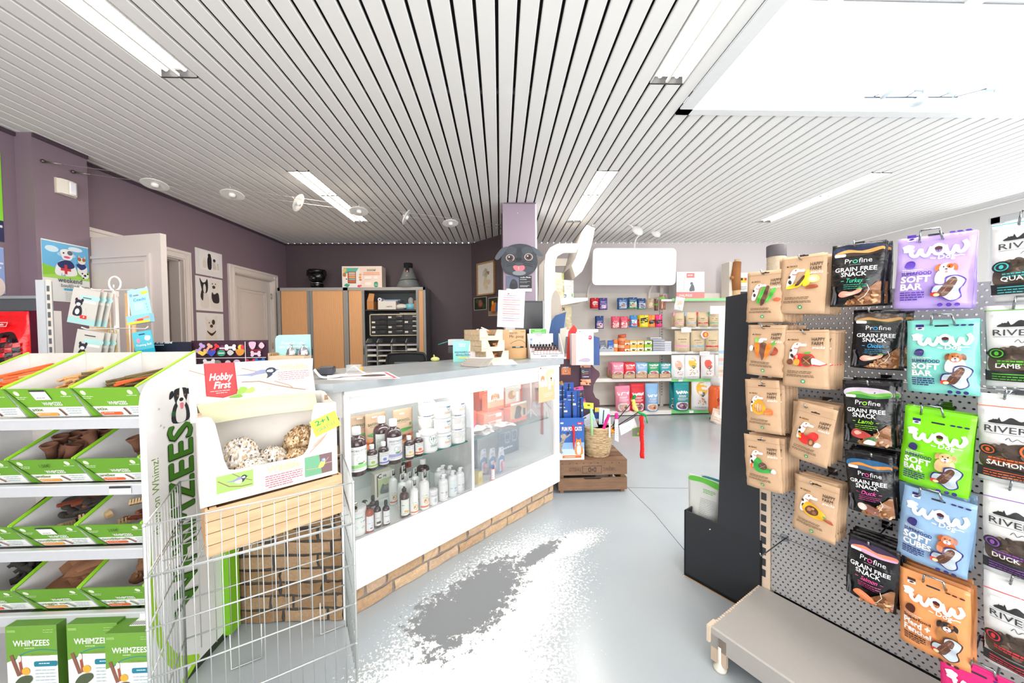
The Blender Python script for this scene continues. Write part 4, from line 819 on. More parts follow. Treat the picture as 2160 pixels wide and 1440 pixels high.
t=bottle('red_spray_bottle',cpt(1.58,.03,BD),'slim red bottle with a blue cap on the lower deck',.014,.10,'screw','d8384a','f6f0f0',[('x',20,80,70,1,12,'d8384a',7),('x',20,80,40,2,9,'d8707a',4)],capc='3a72b0',lz=(.1,.75),neck=.8)
for i in range(3):
    s,d=1.60+i*.055,.14-.03*i
    t=thing('blister_card','blue and white hanging card with pink tube, '+('rear','middle','front')[i]+' of the three in the display','blister pack',cpt(s,d,BD),CA+.2)
    b=B(); b.prism([(-.035,0),(.045,0),(.045,.10),(.03,.17),(-.02,.175),(-.035,.11)],0,.001,'dfe7ee',axis='y')
    art(b,[('p',[(0,0),(80,0),(80,100),(40,120),(0,100)],'5a86b4'),('rr',20,10,60,86,'f2f2f4'),('x',26,56,60,3,8,'d0507a',4),('e',50,160,7,5,'5a6a7a'),('x',20,66,135,2,7,'c98aa8',4)],flat(-.0002,-.035,0),.001)
    b.tube([(.01,-.012,.012),(.01,-.012,.075)],.011,'f0b4c4',10); b.build('card','paper',t)
flatpack('collar_box','dark blue flat box with dog tracker pictures at the back of the lower deck','carton',cpt(2.02,.30,BD),CA,.24,.26,'4a5c78',[('x',10,90,108,6,7,'9fb0c8',2.4),('rr',30,36,56,76,'8fa0b4',9),('rr',33,42,53,70,'3a4a62',6),('rr',64,36,90,76,'8fa0b4',9),('rr',67,42,87,70,'3a4a62',6),('x',14,86,20,1,7,'e0e6f0',5),('r',0,112,100,120,'c0407a')],D=.002,kind='paper',seed=8)
carton('collar_box','black carton with a white dog photo beside the divider','carton',cpt(1.59,.26,BD),CA,.13,.05,.20,'202a36',[('t','GPS',20,140,18,'3aa0d8',{'b':.04}),('s',[(30,20),(34,70),(46,90),(60,88),(66,60),(70,20)],'c9cdd0'),('e',50,86,16,16,'e4e4e4'),('e',50,80,4,3,'202020')] if False else [('x',20,80,150,1,14,'3aa0d8',9),('s',[(30,20),(34,70),(46,90),(60,88),(66,60),(70,20)],'c9cdd0'),('e',50,90,16,16,'e4e4e4'),('e',50,84,4,3,'202020')],'2a6ab0')
# ---------------- things on the counter top (z=1.104)
CT=1.1045
def sheetat(name,label,cat,pts,col,items=None,th=.0008,z=CT,kind='paper',group=None):
    """a flat sheet lying at height z; pts = 4 picture corners (near-left, near-right, far-right, far-left)"""
    P=[at_z(x,y,z) for x,y in pts]; c=sum(P,V())/4; t=thing(name,label,cat,(c.x,c.y,z),0,group); b=B()
    q=[p-c for p in P]; b.add([(p.x,p.y,0) for p in q]+[(p.x,p.y,th) for p in q],[(3,2,1,0),(4,5,6,7),(0,1,5,4),(1,2,6,5),(2,3,7,6),(3,0,4,7)],col)
    if items:
        mp=lambda x,y,l:(lambda a,c_: tuple((q[0]*(1-a)*(1-c_)+q[1]*a*(1-c_)+q[2]*a*c_+q[3]*(1-a)*c_)+V((0,0,th+l))))(x/100,y/100)
        art(b,items,mp,1.)
    b.build('sheet',kind,t); return t
sheetat('flyer','white flyer with red stripes and a dark photo lying flat on the counter top','flyer',[(750,800),(845,798),(818,784),(728,788)],'f4f2f2',[('r',4,6,96,12,'e0304a'),('r',4,88,60,94,'e0304a'),('s',[(24,50),(50,66),(80,60),(76,40),(40,34)],'4a3a38'),('r',88,6,94,90,'e8506a')])
sheetat('paper_sheet','blank white sheet lying partly beneath the red striped flyer','paper',[(690,801),(760,801),(742,788),(690,790)],'f5f5f6',z=CT-.0003)
t=thing('paper_strip','curled white till receipt on the counter behind the bird food box','receipt',at_z(712,796,CT),R(20))
b=B(); pr=smooth([(-.10,.045),(-.07,.006),(-.02,.002),(.03,.012),(.07,.052),(.10,.03),(.13,.012)],5,False)
b.sheet(lambda u,v:(pr[min(int(u*(len(pr)-1)+.5),len(pr)-1)][0],(v-.5)*.07,pr[min(int(u*(len(pr)-1)+.5),len(pr)-1)][1]+.001),30,2,'f2f3f8'); b.build('strip','paper',t)
t=thing('acrylic_holder','small clear acrylic card holder with yellow tab behind the receipt','card holder',at_z(745,782,CT),R(10))
B().box(-.035,-.01,0,.04,.03,.035,'eef2f4').build('holder','clear',t); B().box(.03,.0,.0,.05,.02,.02,'f2b84a').build('tab','satin',t)
t=carton('leaflet_box','turquoise carton reading rejoignez la révolution, standing on the counter top','carton',at_z(981,763,CT),R(8),.172,.045,.155,'8fd8d0',[('s',[(74,88),(70,70),(66,40),(74,8),(100,6),(100,70),(94,88),(86,76)],'ece2dc'),('e',78,60,2.6,3.2,'4a3f52'),('e',92,62,2.6,3.2,'4a3f52'),('e',85,52,3,2,'c07a8a'),('l',[(84,84),(80,80),(86,78),(82,74),(88,72)],1.6,'5a5f9a'),('x',24,54,74,2,8,'eefaf8',4),('t','REJOIGNEZ LA',7,38,7.5,'2f4f8f',{'b':.03,'w':66}),('t','RÉVOLUTION',12,26,7.5,'2f4f8f',{'b':.03,'w':60}),('l',[(20,18),(38,17),(60,19)],5,'f0dc5a')],'74c0b4')
for i in range(9):
    p=at_z(982,772,CT); t=thing('magazine','folded brochure in the fan on the counter, '+['lowest','second','third','fourth','fifth','sixth','seventh','eighth','top'][i]+' of nine','brochure',(p.x-.012+.004*i,p.y+.015+.005*i,CT+.0012+i*.0055),R(-35+1.5*i),'fanned yellow and purple brochures')
    b=B(); b.box(-.005,-.03,0,.15,.07,.0012,'d9cfb0'); b.box(-.006,-.031,.0,-.0,.07,.0035,['c8b83a','5a4a8a','e0d060','d050a0','8a8a3a','3a3a6a'][i%6]); b.box(-.005,-.03,.0035,.15,.07,.0045,'f3f0ee' if i%2 else 'efe8f4'); b.build('pages','paper',t)
for i,(pts,c,lb) in enumerate(([[(1040,770),(1092,768),(1080,758),(1035,759)],'f6f3f2','white leaflet with thin red rules near the counter edge'],[[(1086,760),(1110,757),(1106,751),(1084,753)],'7d8a68','green grey leaflet under the white vial display'],)):
    sheetat('leaflet',lb,'leaflet',pts,c,[('l',[(4,10),(96,12)],2,'e08a94'),('l',[(4,90),(90,88)],2,'e8a0a8')] if i==0 else None,th=.002)
# three small wooden crates stacked, cut-out front
def chewcrate(i,px,py,z,lb):
    p=px; a=R(38); t=thing('wooden_tray','small pale wooden tray with a cut-out front, '+lb+' of the stack on the counter','tray',p,a); W_,D_,H_=.205,.205,.078; b=B()
    c='e6d3bb'
    b.prism([(-W_/2,0),(W_/2,0),(W_/2,H_),(W_*.26,H_),(W_*.16,H_*.42),(-W_*.14,H_*.42),(-W_*.24,H_),(-W_/2,H_)],0,.007,c,axis='y'); b.build('front_board','wood',t)
    for s_ in(-1,1):
        b=B(); x=s_*(W_/2-.0035); b.box(x-.0035,.007,.0,x+.0035,D_,H_*.47,'cfb593').box(x-.0035,.007,H_*.5,x+.0035,D_,H_,'d4ba98'); b.build('side_board','wood',t)
    B().box(-W_/2,D_-.006,0,W_/2,D_,H_,'cdb08c').build('back_board','wood',t); B().box(-W_/2+.004,.006,0,W_/2-.004,D_-.004,.006,'cdb08c').build('floor_board','wood',t)
    b=B(); art(b,[('rr',4,60,34,88,'f4f2ee'),('x',8,32,80,2,8,'8a7a9a',4),('x',10,90,18,1,8,'c9a890',5)],flat(-.0004,-W_/2,0),W_/220.); b.build('print','paper',t)
    rs=random.Random(i*3+1)
    for k in range(7 if i!=0 else 9):
        kk=tag(None,None,None) if False else None
        q=V((rs.uniform(-.06,.06),rs.uniform(.03,.16),0)); w=p+M.Rotation(a,3,'Z')@q
        up=i==2
        o=B(); L_=rs.uniform(.06,.10)
        if rs.random()<.5: o.tube([(-L_/2,0,0),(0,.006,.006),(L_/2,-.004,.002)],[.006,.009,.006],rs.choice(['b8794a','c98a5a','e8dccb','a8683c']),7)
        else: o.rbox(-L_/2,-.009,0,L_/2,.009,.009,rs.choice(['efe6da','e4d8c8','c0825a','d8c8b4']),.004)
        c_=o.build('chew','fabric'); tag(c_,'dog chew lying in the '+lb+' wooden tray on the counter','dog chew','chews in the '+lb+' wooden tray',(w.x,w.y,z+.014+rs.uniform(0,.035)+(.03 if up else 0)),rs.uniform(0,3)); c_.rotation_euler[1]=rs.uniform(-.6,.6) if up else rs.uniform(-.2,.2)
pw=at_z(1050,763,CT)
for i,(dx,dy,lb) in enumerate(((0,0,'bottom'),(-.03,-.01,'middle'),(-.043,-.005,'top'))):
    q=pw+V((dx,dy,i*.0785)); chewcrate(i,q,0,q.z,lb)
p=at_z(1082,757,CT)
t=thing('kraft_box','kraft cardboard display box reading earth Mr. poop, behind the wooden trays','carton',p+V((.01,.10,0)),R(12))
b=B(); b.box(-.105,0,0,.105,.006,.235,'cfa77c').box(-.105,0,0,-.10,.10,.235,'c49c72').box(.10,0,0,.105,.10,.235,'c49c72').box(-.105,.095,0,.105,.10,.235,'c49c72'); b.build('back_card','kraft',t)
b=B(); b.sheet(lambda u,v:((u-.5)*.2,-.04-.05*math.sin(PI*u)**.6,v*.085+.0),14,2,'cb9f70'); b.build('front_tray','kraft',t)
b=B(); art(b,[('t','earth',34,94,11,'6a5038',{'b':.0}),('t','Mr. poop',34,80,11,'5a4430',{'b':.02}),('rr',32,104,46,109,'f2eee8'),('x',80,95,102,1,4,'8a6a4a',2),('l',smooth([(36,56),(54,66),(72,70),(88,66),(98,58)],4,False),1.4,'3f5a34'),('r',44,40,90,46,'3a3a34'),('r',58,42,76,45,'b9d0b0')],flat(-.0005,-.105,0),.0021); b.build('print','paper',t)
# the typed sheet in its acrylic stand
p=at_p(1045,613,(.0,2.95,0),(0,1,0)); q=at_p(1101,615,(.0,2.95,0),(0,1,0)); r_=at_p(1106,690,(.0,2.95,0),(0,1,0)); 
t=thing('notice_sheet','typed white notice with pink and orange highlighted lines behind the trays','notice',((p.x+q.x)/2+.01,2.95,r_.z),0,ry=R(3))
W_=(q-p).length; H_=p.z-r_.z; b=B(); b.box(-W_/2,0,0,W_/2,.001,H_,'eef0f8')
cols=['f2b8b0','f29ab0','f2c8a8','f29ab0','f4c8b8','f49aa8','f4c0a8','f29ab0','f2d0b8','a9b8d8','f2b0b8']
its=[('e',38,126,3,3,'e0505a'),('x',42,60,124,1,4,'b9a0a0',2),('x',20,84,118,1,4,'8a8a9a',2.5)]+[('r',18,110-8.6*k,86-3*(k%2),113.6-8.6*k,cols[k]) for k in range(11)]+[('x',20,80,111-8.6*k,1,3,'b08a94',1.4) for k in range(11)]
art(b,its,flat(-.0003,-W_/2,0),W_/100.); b.build('sheet','paper',t)
B().box(-W_/2,.002,-.0,W_/2,.006,H_+.002,'eef2f6').build('acrylic_back','clear',t); B().box(-.04,-.02,-(r_.z-CT),.04,.05,-(r_.z-CT)+.004,'e8eef2').build('acrylic_foot','clear',t); B().box(-.04,.004,-(r_.z-CT),.04,.008,0,'e8eef2').build('acrylic_stem','clear',t)
# the vial display
p=at_z(1155,756,CT); va=R(5)
t=thing('vial_display','white slanted counter display tray full of small brown vials','display tray',p,va); W_=.27
b=B(); b.box(-W_/2,0,0,W_/2,.004,.032,'f4f4f4').box(-W_/2,0,0,W_/2,.17,.004,'f1f1f1').box(-W_/2,.04,.004,W_/2,.07,.03,'f4f4f4').box(-W_/2,.08,.004,W_/2,.11,.05,'f4f4f4')
for s_ in (-1,1): b.prism([(0,0),(.17,0),(.17,.20),(.15,.20),(0,.034)],s_*W_/2-.002,s_*W_/2+.002,'f4f4f5',axis='x')
b.box(-W_/2,.165,0,W_/2-.05,.17,.20,'eef0f3'); b.build('tray','paper',t)
b=B(); art(b,[('t','VEA',30,60,0.01,'ffffff')] if False else [('x',30,80,92,1,4,'6a7a9a',2.4),('x',36,66,86,1,4,'e0708a',2.4),('e',12,62,9,14,'b8c4e0'),('e',16,72,5,5,'8a98c0'),('p',[(46,56),(50,63),(54,56)],'a0a0a8'),('x',40,74,50,2,5,'a0a8b8',2)],flat(.1645,-W_/2,0),.0021)
art(b,[('x',30,52,6,1,4,'6a6a80',3),('x',60,84,6,1,4,'6a6a80',3)],flat(-.0003,-W_/2,0),.0027); b.build('print','paper',t)
def vial(q,lb,grp):
    o=thing('vial',lb,'vial',q,va,grp); b=B(); b.lathe([(0,0),(.0105,0),(.0115,.002),(.0115,.036),(.006,.046),(.006,.048),(0,.048)],'6a3018',12); b.build('vial_body','liquid',o)
    b=B(); b.lathe([(0,.045),(.0085,.045),(.0088,.06),(.007,.064),(0,.064)],'24262c',12); b.build('cap','satin',o)
    b=B(); b.sheet(lambda i,j:(.012*math.sin((i-.5)*3),-.012*math.cos((i-.5)*3),.004+.026*j),8,1,'f3f3f4'); art(b,[('r',0,20,36,24,'d0505a'),('x',4,32,12,2,5,'8a8aa0',2.5)],ongrid(.0122,-1.2,.004),.0008,maxe=.004); b.build('label','paper',o); return o
v0=None; MR=M.Rotation(va,3,'Z')
for row,(n,y,z,x0,lb) in enumerate(((8,.054,.031,-.085,'front'),(9,.095,.051,-.115,'back'))):
    for k in range(n):
        q=p+MR@V((x0+k*.0255,y,z-.001+(.012 if row==1 and k==7 else 0))); lab='small brown vial with black cap and white label in the '+lb+' row of the tray'; g='vials in the '+lb+' row'
        v0=vial(q,lab,g) if v0 is None else dup(v0,q,va,lab,g)
for k in range(6):
    q=p+MR@V((-.12+.0262*k,.125,.03)); dup(v0,q,va,'small brown vial half hidden at the rear left of the tray','vials at the rear of the tray')
t=thing('price_card','green and white card standing behind the vial display','sign',at_z(1134,757,CT)+V((.03,.24,0)),R(2)); b=B(); b.box(-.075,0,0,.08,.002,.24,'f3f3f1'); art(b,[('r',8,76,92,108,'5ab54a'),('x',30,76,98,1,5,'dff2d8',3),('x',18,84,90,2,5,'dff2d8',2)],flat(-.0004,-.075,.065),.0016); b.build('card','paper',t)
t=thing('monitor','black computer monitor seen from behind the paper notice','monitor',(.26,3.22,CT),R(10))
b=B(); b.rbox(-.15,-.012,.06,.13,.012,.495,'2a3036',.004); b.build('screen_housing','satin',t); B().box(-.143,-.0135,.075,.123,-.0118,.48,'15181c').build('screen','gloss',t); b=B(); b.box(-.04,0,.0,-.01,.02,.10,'1d1f22').box(-.10,-.05,0,.06,.10,.01,'1d1f22'); b.build('stand','satin',t)
b=B(); b.box(.13,-.016,.055,.138,.012,.50,'b9bcbf'); b.build('bezel_edge','satin',t)
t=thing('document_tray','stacked grey and white document tray behind the turquoise carton','letter tray',(-.335,3.12,.92),0)
for i,(z,c) in enumerate(((.0,'e8e8ea'),(.22,'2c3035'),(.29,'d8dade'))): B().box(-.12,0,z,.10,.22,z+(.05 if i!=1 else .06),c).build('tray_tier','satin',t)
b=B(); b.box(-.12,.2,0,.10,.22,.34,'2c3035'); b.build('rear_panel','satin',t)
b=B(); b.tube([(-.15,.05,.17),(-.05,.03,.2)],.004,'3ab0a8',6); tag(b.build('pen','gloss'),'turquoise pen lying across the document tray','pen',loc=(-.40,3.12,1.045))
t=thing('desk','office desk behind the counter carrying trays and pens','desk',(-.50,3.50,0),R(0)); B().box(-.5,-.5,.89,.38,.35,.92,'d8d6d2').build('desk_top','satin',t); B().box(-.48,-.28,0,-.45,.33,.89,'c8c6c2').build('side_panel','satin',t); B().box(.25,-.28,0,.28,.33,.89,'c8c6c2').build('side_panel','satin',t)
# ================================================================ LEFT: DENTAL TREAT RACK
GRN='6fa52e'; LIME='a3d62c'
PX=-1.21
rk=thing('display_rack','white dental chew display rack with green lettered side panel at the left','display rack',(PX,1.245,0))
def PY(y,z): return (y-1.2,z)
b=B(); prof=[(0.0,0.03)]+[(0,1.08)]+[(.0+.09*(1-math.cos(R(a))),1.08+.10*math.sin(R(a))) for a in (20,40,60,75,90)]+[(.35,1.19),(.355,.03)]
b.prism(prof,-.022,0,'f1f1f0',axis='x',side='dcdcdc'); b.build('side_panel','satin',rk)
mp=lambda x,y,l:(0+l,.177-y*1.02,x)    # text climbs the panel, letter tops towards the front edge
b=B()
for (bd,c,dx) in ((.09,'c9cfc4',0),(.055,'1d2a14',0),(.02,'3f7d1e',0)):
    art(b,[('t','WHIMZEES',0.275,.0,.098,c,{'b':bd,'w':.715})],mp,1.,l0={.09:1,.055:3,.02:5}[bd],gap=.0002)
art(b,[('t','chew on Whimz!',.62,.135,.026,'6f9a3c',{'w':.27})],mp,1.)
b2=lambda x,y,l:(0+l,x,y)
cl=[('s',[(.10,.995),(.098,1.04),(.115,1.07),(.15,1.07),(.168,1.04),(.166,.995)],'24252b'),('s',[(.118,.995),(.112,1.03),(.125,1.06),(.145,1.06),(.155,1.03),(.15,.995)],'f4f2f0'),('s',[(.102,1.115),(.090,1.108),(.088,1.085),(.105,1.095)],'1c1d22'),('s',[(.160,1.115),(.174,1.112),(.180,1.095),(.163,1.095)],'1c1d22'),
 ('s',[(.105,1.10),(.110,1.118),(.135,1.122),(.158,1.118),(.163,1.098),(.155,1.065),(.135,1.05),(.113,1.065)],'1f2025'),('s',[(.130,1.122),(.140,1.122),(.146,1.09),(.155,1.07),(.145,1.05),(.125,1.05),(.116,1.07),(.126,1.09)],'f4f2f0'),('e',.135,1.078,.009,.007,'17181c'),('e',.120,1.094,.004,.004,'8a5a3a'),('e',.150,1.094,.004,.004,'8a5a3a'),('s',[(.128,1.062),(.135,1.066),(.143,1.062),(.140,1.044),(.132,1.044)],'ee8090'),('e',.100,1.03,.008,.01,'1f5a34')]
art(b,cl,b2,1.,gap=.0003)
art(b,[('s',[(0.002,.62),(.006,.45),(.03,.28),(.09,.13),(.18,.04),(.002,.035)],LIME),('s',[(.0,.30),(.02,.2),(.07,.09),(.14,.04),(0,.035)],'eef0ee')],b2,1.)
for (y,z) in ((.05,1.0),(.062,.99),(.045,1.06)): b.ball((.001,y,z),.002,.004,.004,'b9b9b9',8,5)
b.build('lettering','paper',rk)
b=B(); b.box(-.02,.30,.02,.03,.36,.62,'7dc31e'); b.build('green_column','satin',rk)
b=B(); b.prism([(-.022,.0),(.0,.0),(.0,.03),(-.022,.03)],0,.37,'2e3a22',axis='y'); b.build('foot_rail','satin',rk)
for z in (1.024,.783,.548,.312): 
    b=B(); b.box(-1.5,.07,z-.036,-.022,.08,z+.002,'c2c4c8').box(-1.5,.08,z-.036,-.022,.344,z-.03,'bfc0c2').box(-1.5,.068,z-.002,-.022,.085,z+.004,'d2d4d6'); b.build('shelf_lip','satin',rk)
B().box(-1.5,0,.02,-.022,.355,.03,'d4d4d4').build('base_shelf','satin',rk); B().box(-1.5,.345,.02,-.022,.355,1.1,'c9c6c4').build('back_panel','satin',rk); B().box(-1.52,.0,.0,-1.5,.355,1.15,'eeeeee').build('side_panel','satin',rk)
b=B(); b.box(-.20,.066,.752,-.125,.0675,.78,'f2f2f2').box(-.20,.0655,.772,-.125,.066,.78,'33363a').build('price_label','paper',rk); b=B(); b.box(-.11,.066,.284,-.05,.0675,.31,'f2f2f2'); b.build('price_label','paper',rk)
ROW=[(1.1395,1.027,'stix','sticks',['d05a26','c99a66','6b5c38']),(.890,.787,'antler','antler chews',['5a3a2a']),(.654,.552,'toothbrush','toothbrush chews',['3c2a22']),(.428,.316,'veggie ear','ear chews',['2f2c28'])]
rwd=['top','second','third','bottom']; cwd=['rightmost','middle','leftmost']
def treat_tray(i,c,x1,zt,zb,word,sz):
    w=.2215; lab='green and white slanted cardboard tray of '+ROW[i][3]+', '+cwd[c]+' on the '+rwd[i]+' shelf'
    t=thing('treat_tray',lab,'tray',(x1-w,1.285,zb)); h=zt-zb; yb=.06; db=.245; hb=h+.112
    b=B(); g='78b02e' if i==0 else '6aa22a'
    b.add([(0,0,h),(w,0,h),(w,yb,0),(0,yb,0),(0,.004,h),(w,.004,h),(w,yb+.004,0),(0,yb+.004,0)],[(0,3,2,1),(4,5,6,7),(0,1,5,4),(2,3,7,6)],[g,'ddd6cc',g,g]); b.build('front_panel','paper',t)
    fm=lambda x,z,l:(x,yb*(1-z/h)-l*1.2,z)   # on the leaning front
    s=h*100/w
    lc={'L':'ee6a3a','M':'f0a84a','S':'5ab0d8'}[sz]
    its=[('p',[(14,0),(100,0),(100,0.36*s),(6,.36*s)],'f2f3ee'),('e',14,.84*s,4,4,'dfeccb'),('e',86,.84*s,4,4,'dfeccb'),('x',9,26,.70*s,2,3,'dfeccb',1),('x',78,96,.72*s,1,3,'dfeccb',1),('t','WHIMZEES',42,.42*s,6,'f6faf0',{'b':.04,'w':30}),('t',word,18,.22*s,5.5,'6a8a3a',{'b':.02,'w':4.2*len(word)}),
      ('rr',20,.05*s,54,.16*s,lc,2),('t',sz,22,.07*s,3,'f8f8f4',{'b':.04}),('x',26,44,.115*s,1,3,'f6dcc4',1),('x',72,95,.28*s,3,4,'9ab0b8',1.1),
      ('l',[(62,.30*s),(66,.06*s)] if i==0 else [(60,.30*s),(66,.14*s),(68,.08*s)],3 if i==0 else 2.4,'7a4a3a' if i!=3 else '5a6a50'),('p',[(0,s),(3,s),(20,0),(14,0)],'5f9425')]
    if i in(0,2) and c==1: its+=[('r',38,.62*s,62,.96*s,'f0f1ee'),('r',38,.9*s,62,.96*s,'33363a'),('x',42,60,.68*s,1,3,'8a8a8a',1)]
    if (i==1 and c==1) or (i==2 and c==0): its+=[('t','1,50€' if i==1 else '2,50€',42,.68*s,6,'2a3a1a',{'sh':.35,'w':17})]
    art(b:=B(),its,fm,w/100.,gap=.0003); b.build('print','paper',t)
    for s_ in (0,1):
        x=0 if s_==0 else w-.004; b=B(); pts=[(yb,0),(0,h),(db,hb),(db,.012)]
        b.prism(pts,x,x+.004,'e9eaeb',axis='x'); b.prism([(0,h),(db,hb),(db,hb+.005),(0,h+.005)],x-.002,x+.006,LIME if i==0 else '86c522',axis='x'); b.build('side_wall','paper',t)
    b=B(); b.box(0,db,.01,w,db+.004,hb,'d3ccc6'); b.build('back_wall','kraft',t)
    b=B(); b.add([(0.004,yb+.004,.003),(w-.004,yb+.004,.003),(w-.004,db,.03),(.004,db,.03)],[(0,1,2,3)],'cfcac2'); b.build('tray_floor','paper',t)
    return t
rs=random.Random(11)
def chew_root(kind):
    b=B()
    if kind=='stick': b.tube([(0,0,0),(.0,.075,.001),(.0,.15,0)],.0048,'c99a66',5,sm=False)
    return b
STK={}
for c_ in ('d9622e','cc9d68','6a5b39'):
    b=B(); b.prism(ell(0,0,.0052,.0052,6),0,.155,c_,axis='y'); STK[c_]=b.build('chew_stick','fabric')
first=dict.fromkeys(STK,True)
def put(proto,key,loc,rot,label,cat,group):
    if first.get(key,False): o=proto; first[key]=False
    else: o=proto.copy(); C.objects.link(o)
    o.location=loc; o.rotation_euler=rot; o['label']=label; o['category']=cat; o['group']=group
def sticks(x0,x1,cols,n,fl,lab,grp,hx=.0,base=1.062):
    for k in range(n):
        c_=rs.choice(cols) if not callable(cols) else cols(k/n); x=x0+(x1-x0)*rs.random(); lay=k//max(1,n//6); y=1.33+rs.uniform(0,.015)+.010*lay; x-=.03
        put(STK[c_],c_,(x,y,base+.02+.013*lay+rs.uniform(0,.006)),(R(14+rs.uniform(-4,6)),rs.uniform(0,1.5),R(rs.uniform(-fl,fl)-hx)),lab,'dog chew',grp)
# trays on the four shelves
for i,(zt,zb,word,_,cl) in enumerate(ROW):
    sh=[0,.005,.008,.01][i]
    for c in range(3): treat_tray(i,c,-1.277-c*.224,zt,zb,word if not(i==3 and c!=1) else ('hedgehog' if c==0 else 'alligator'),['L','M','S'][c] if i<3 else ['L','M','L'][c])
sticks(-1.90,-1.81,['d9622e'],22,10,'orange stick chew in the leftmost tray of the top shelf','orange stick chews',22)
sticks(-1.80,-1.775,['cc9d68'],7,6,'beige stick chew among the orange ones in the leftmost top tray','beige stick chews in the leftmost tray',20)
sticks(-1.64,-1.57,['cc9d68'],26,8,'beige stick chew piled in the middle tray of the top shelf','beige stick chews in the middle tray',-12)
sticks(-1.57,-1.55,['6a5b39'],8,6,'dark green stick chew beneath the beige ones in the middle top tray','dark green stick chews in the middle tray',16)
sticks(-1.455,-1.38,['6a5b39'],34,6,'dark green stick chew in the rightmost tray of the top shelf','dark green stick chews in the rightmost tray',24)
sticks(-1.43,-1.39,['d9622e'],4,3,'orange stick chew lying among green ones in the rightmost top tray','orange stick chews in the rightmost tray',28,base=1.085)
def chewmesh(k):
    b=B()
    if k=='antler': b.lathe([(.001,0),(.016,.0),(.015,.03),(.022,.05),(.024,.056),(.018,.056),(.012,.046),(0,.044)],'6b4634',12); b.tube([(0,0,.0),(.004,.0,-.03),(.014,.0,-.055)],[.014,.011,.005],'6b4634',8)
    if k=='brush':
        b.rbox(-.055,-.008,0,.03,.008,.01,'7a3a24',.006)
        for x in range(5): b.box(.032+.009*x,-.009,.0,.038+.009*x,.009,.02,'cdb187')
        b.box(.03,-.008,0,.076,.008,.008,'b9966a')
    if k=='brushdark': b.rbox(-.07,-.012,0,.06,.012,.012,'35302c',.01); b.ball((-.06,0,.006),.016,.018,.008,'35302c')
    if k=='croc':
        b.tube([(-.05,0,.01),(0,0,.014),(.05,0,.01),(.08,0,.006)],[.012,.019,.014,.005],'2c2b27',8)
        for x in range(6): b.ball((-.03+.016*x,0,.028),.007,.008,.007,'24231f',6,4)
        for x in(-.02,.03): b.tube([(x,-.028,.004),(x,.028,.004)],.007,'2c2b27',6)
    if k=='ear': b.sheet(lambda u,v:((u-.5)*.165*(1-.35*(v-.4)**2*4*.5),(v-.5)*.12,.018*math.sin(PI*u)*(.6+.4*math.sin(5*v+u*3))+.006*math.cos(9*u)),12,8,'9a6c4e'); b.sheet(lambda u,v:((.5-u)*.165*(1-.35*(v-.4)**2*4*.5),(v-.5)*.12,-.004+.018*math.sin(PI*(1-u))*(.6+.4*math.sin(5*v+(1-u)*3))+.006*math.cos(9*(1-u))),12,8,'8a5c40')
    if k=='hedge':
        b.ball((0,0,.022),.03,.024,.022,'7a553a',12,8,jit=.06)
        for a in range(14): b.ball((.024*math.cos(a*2.4)*(.4+.04*a),.018*math.sin(a*2.4)*(.4+.04*a),.03+.010*math.cos(a)),.006,.006,.010,'8d6648',5,4)
    if k=='dark': b.tube([(0,0,0),(.0,.08,.002),(.0,.16,0)],.006,'4a3022',6)
    return b.build({'antler':'antler_chew','brush':'toothbrush_chew','brushdark':'toothbrush_chew','croc':'alligator_chew','ear':'ear_chew','hedge':'hedgehog_chew','dark':'chew_stick'}[k],'fabric')
CM={k:chewmesh(k) for k in ('antler','brush','brushdark','croc','ear','hedge','dark')}
for k in CM: first[k]=True
def heap(k,n,x0,x1,zb,lab,grp,y0=1.315,y1=1.445,tilt=20,zs=.045,spin=180):
    for q in range(n):
        f=q/max(1,n-1); y=.035+y0+(y1-y0)*rs.random()
        put(CM[k],k,(x0-.03+(x1-x0)*rs.random(),y,zb+.02+(y-y0-.035)*.28+.028+zs*f),(R(tilt+rs.uniform(-12,12)),R(rs.uniform(-14,14)),R(rs.uniform(-spin,spin))),lab,'dog chew',grp)
heap('dark',9,-1.80,-1.70,.787,'dark stick chew in the leftmost tray of the second shelf','dark stick chews',zs=.02,spin=8,y0=1.295,y1=1.335)
heap('antler',22,-1.66,-1.50,.787,'brown antler chew in the middle tray of the second shelf','antler chews in the middle tray')
heap('antler',5,-1.36,-1.30,.787,'brown antler chew at the right of the rightmost second shelf tray','antler chews in the rightmost tray')
heap('dark',6,-1.80,-1.70,.552,'dark stick chew in the leftmost tray of the third shelf','dark stick chews on the third shelf',zs=.02,spin=8,y0=1.295,y1=1.335)
heap('brushdark',14,-1.64,-1.50,.552,'dark toothbrush chew in the middle tray of the third shelf','dark toothbrush chews',zs=.07,y0=1.365,y1=1.43)
heap('brush',12,-1.64,-1.50,.552,'brown toothbrush chew with beige bristles in the middle third shelf tray','toothbrush chews with beige bristles',zs=.08,y0=1.365,y1=1.43)
heap('brush',6,-1.38,-1.30,.552,'brown toothbrush chew in the rightmost tray of the third shelf','toothbrush chews in the rightmost tray',y0=1.365,y1=1.43)
heap('croc',14,-1.83,-1.77,.318,'black alligator shaped chew in the leftmost tray of the bottom shelf','alligator chews',zs=.08,spin=60,y0=1.375,y1=1.43)
heap('ear',7,-1.64,-1.54,.318,'large tan ear chew in the middle tray of the bottom shelf','ear chews',zs=.06,spin=30,y0=1.37,y1=1.43)
heap('hedge',10,-1.395,-1.34,.318,'brown hedgehog shaped chew in the rightmost bottom shelf tray','hedgehog chews',zs=.06,y0=1.355,y1=1.44)
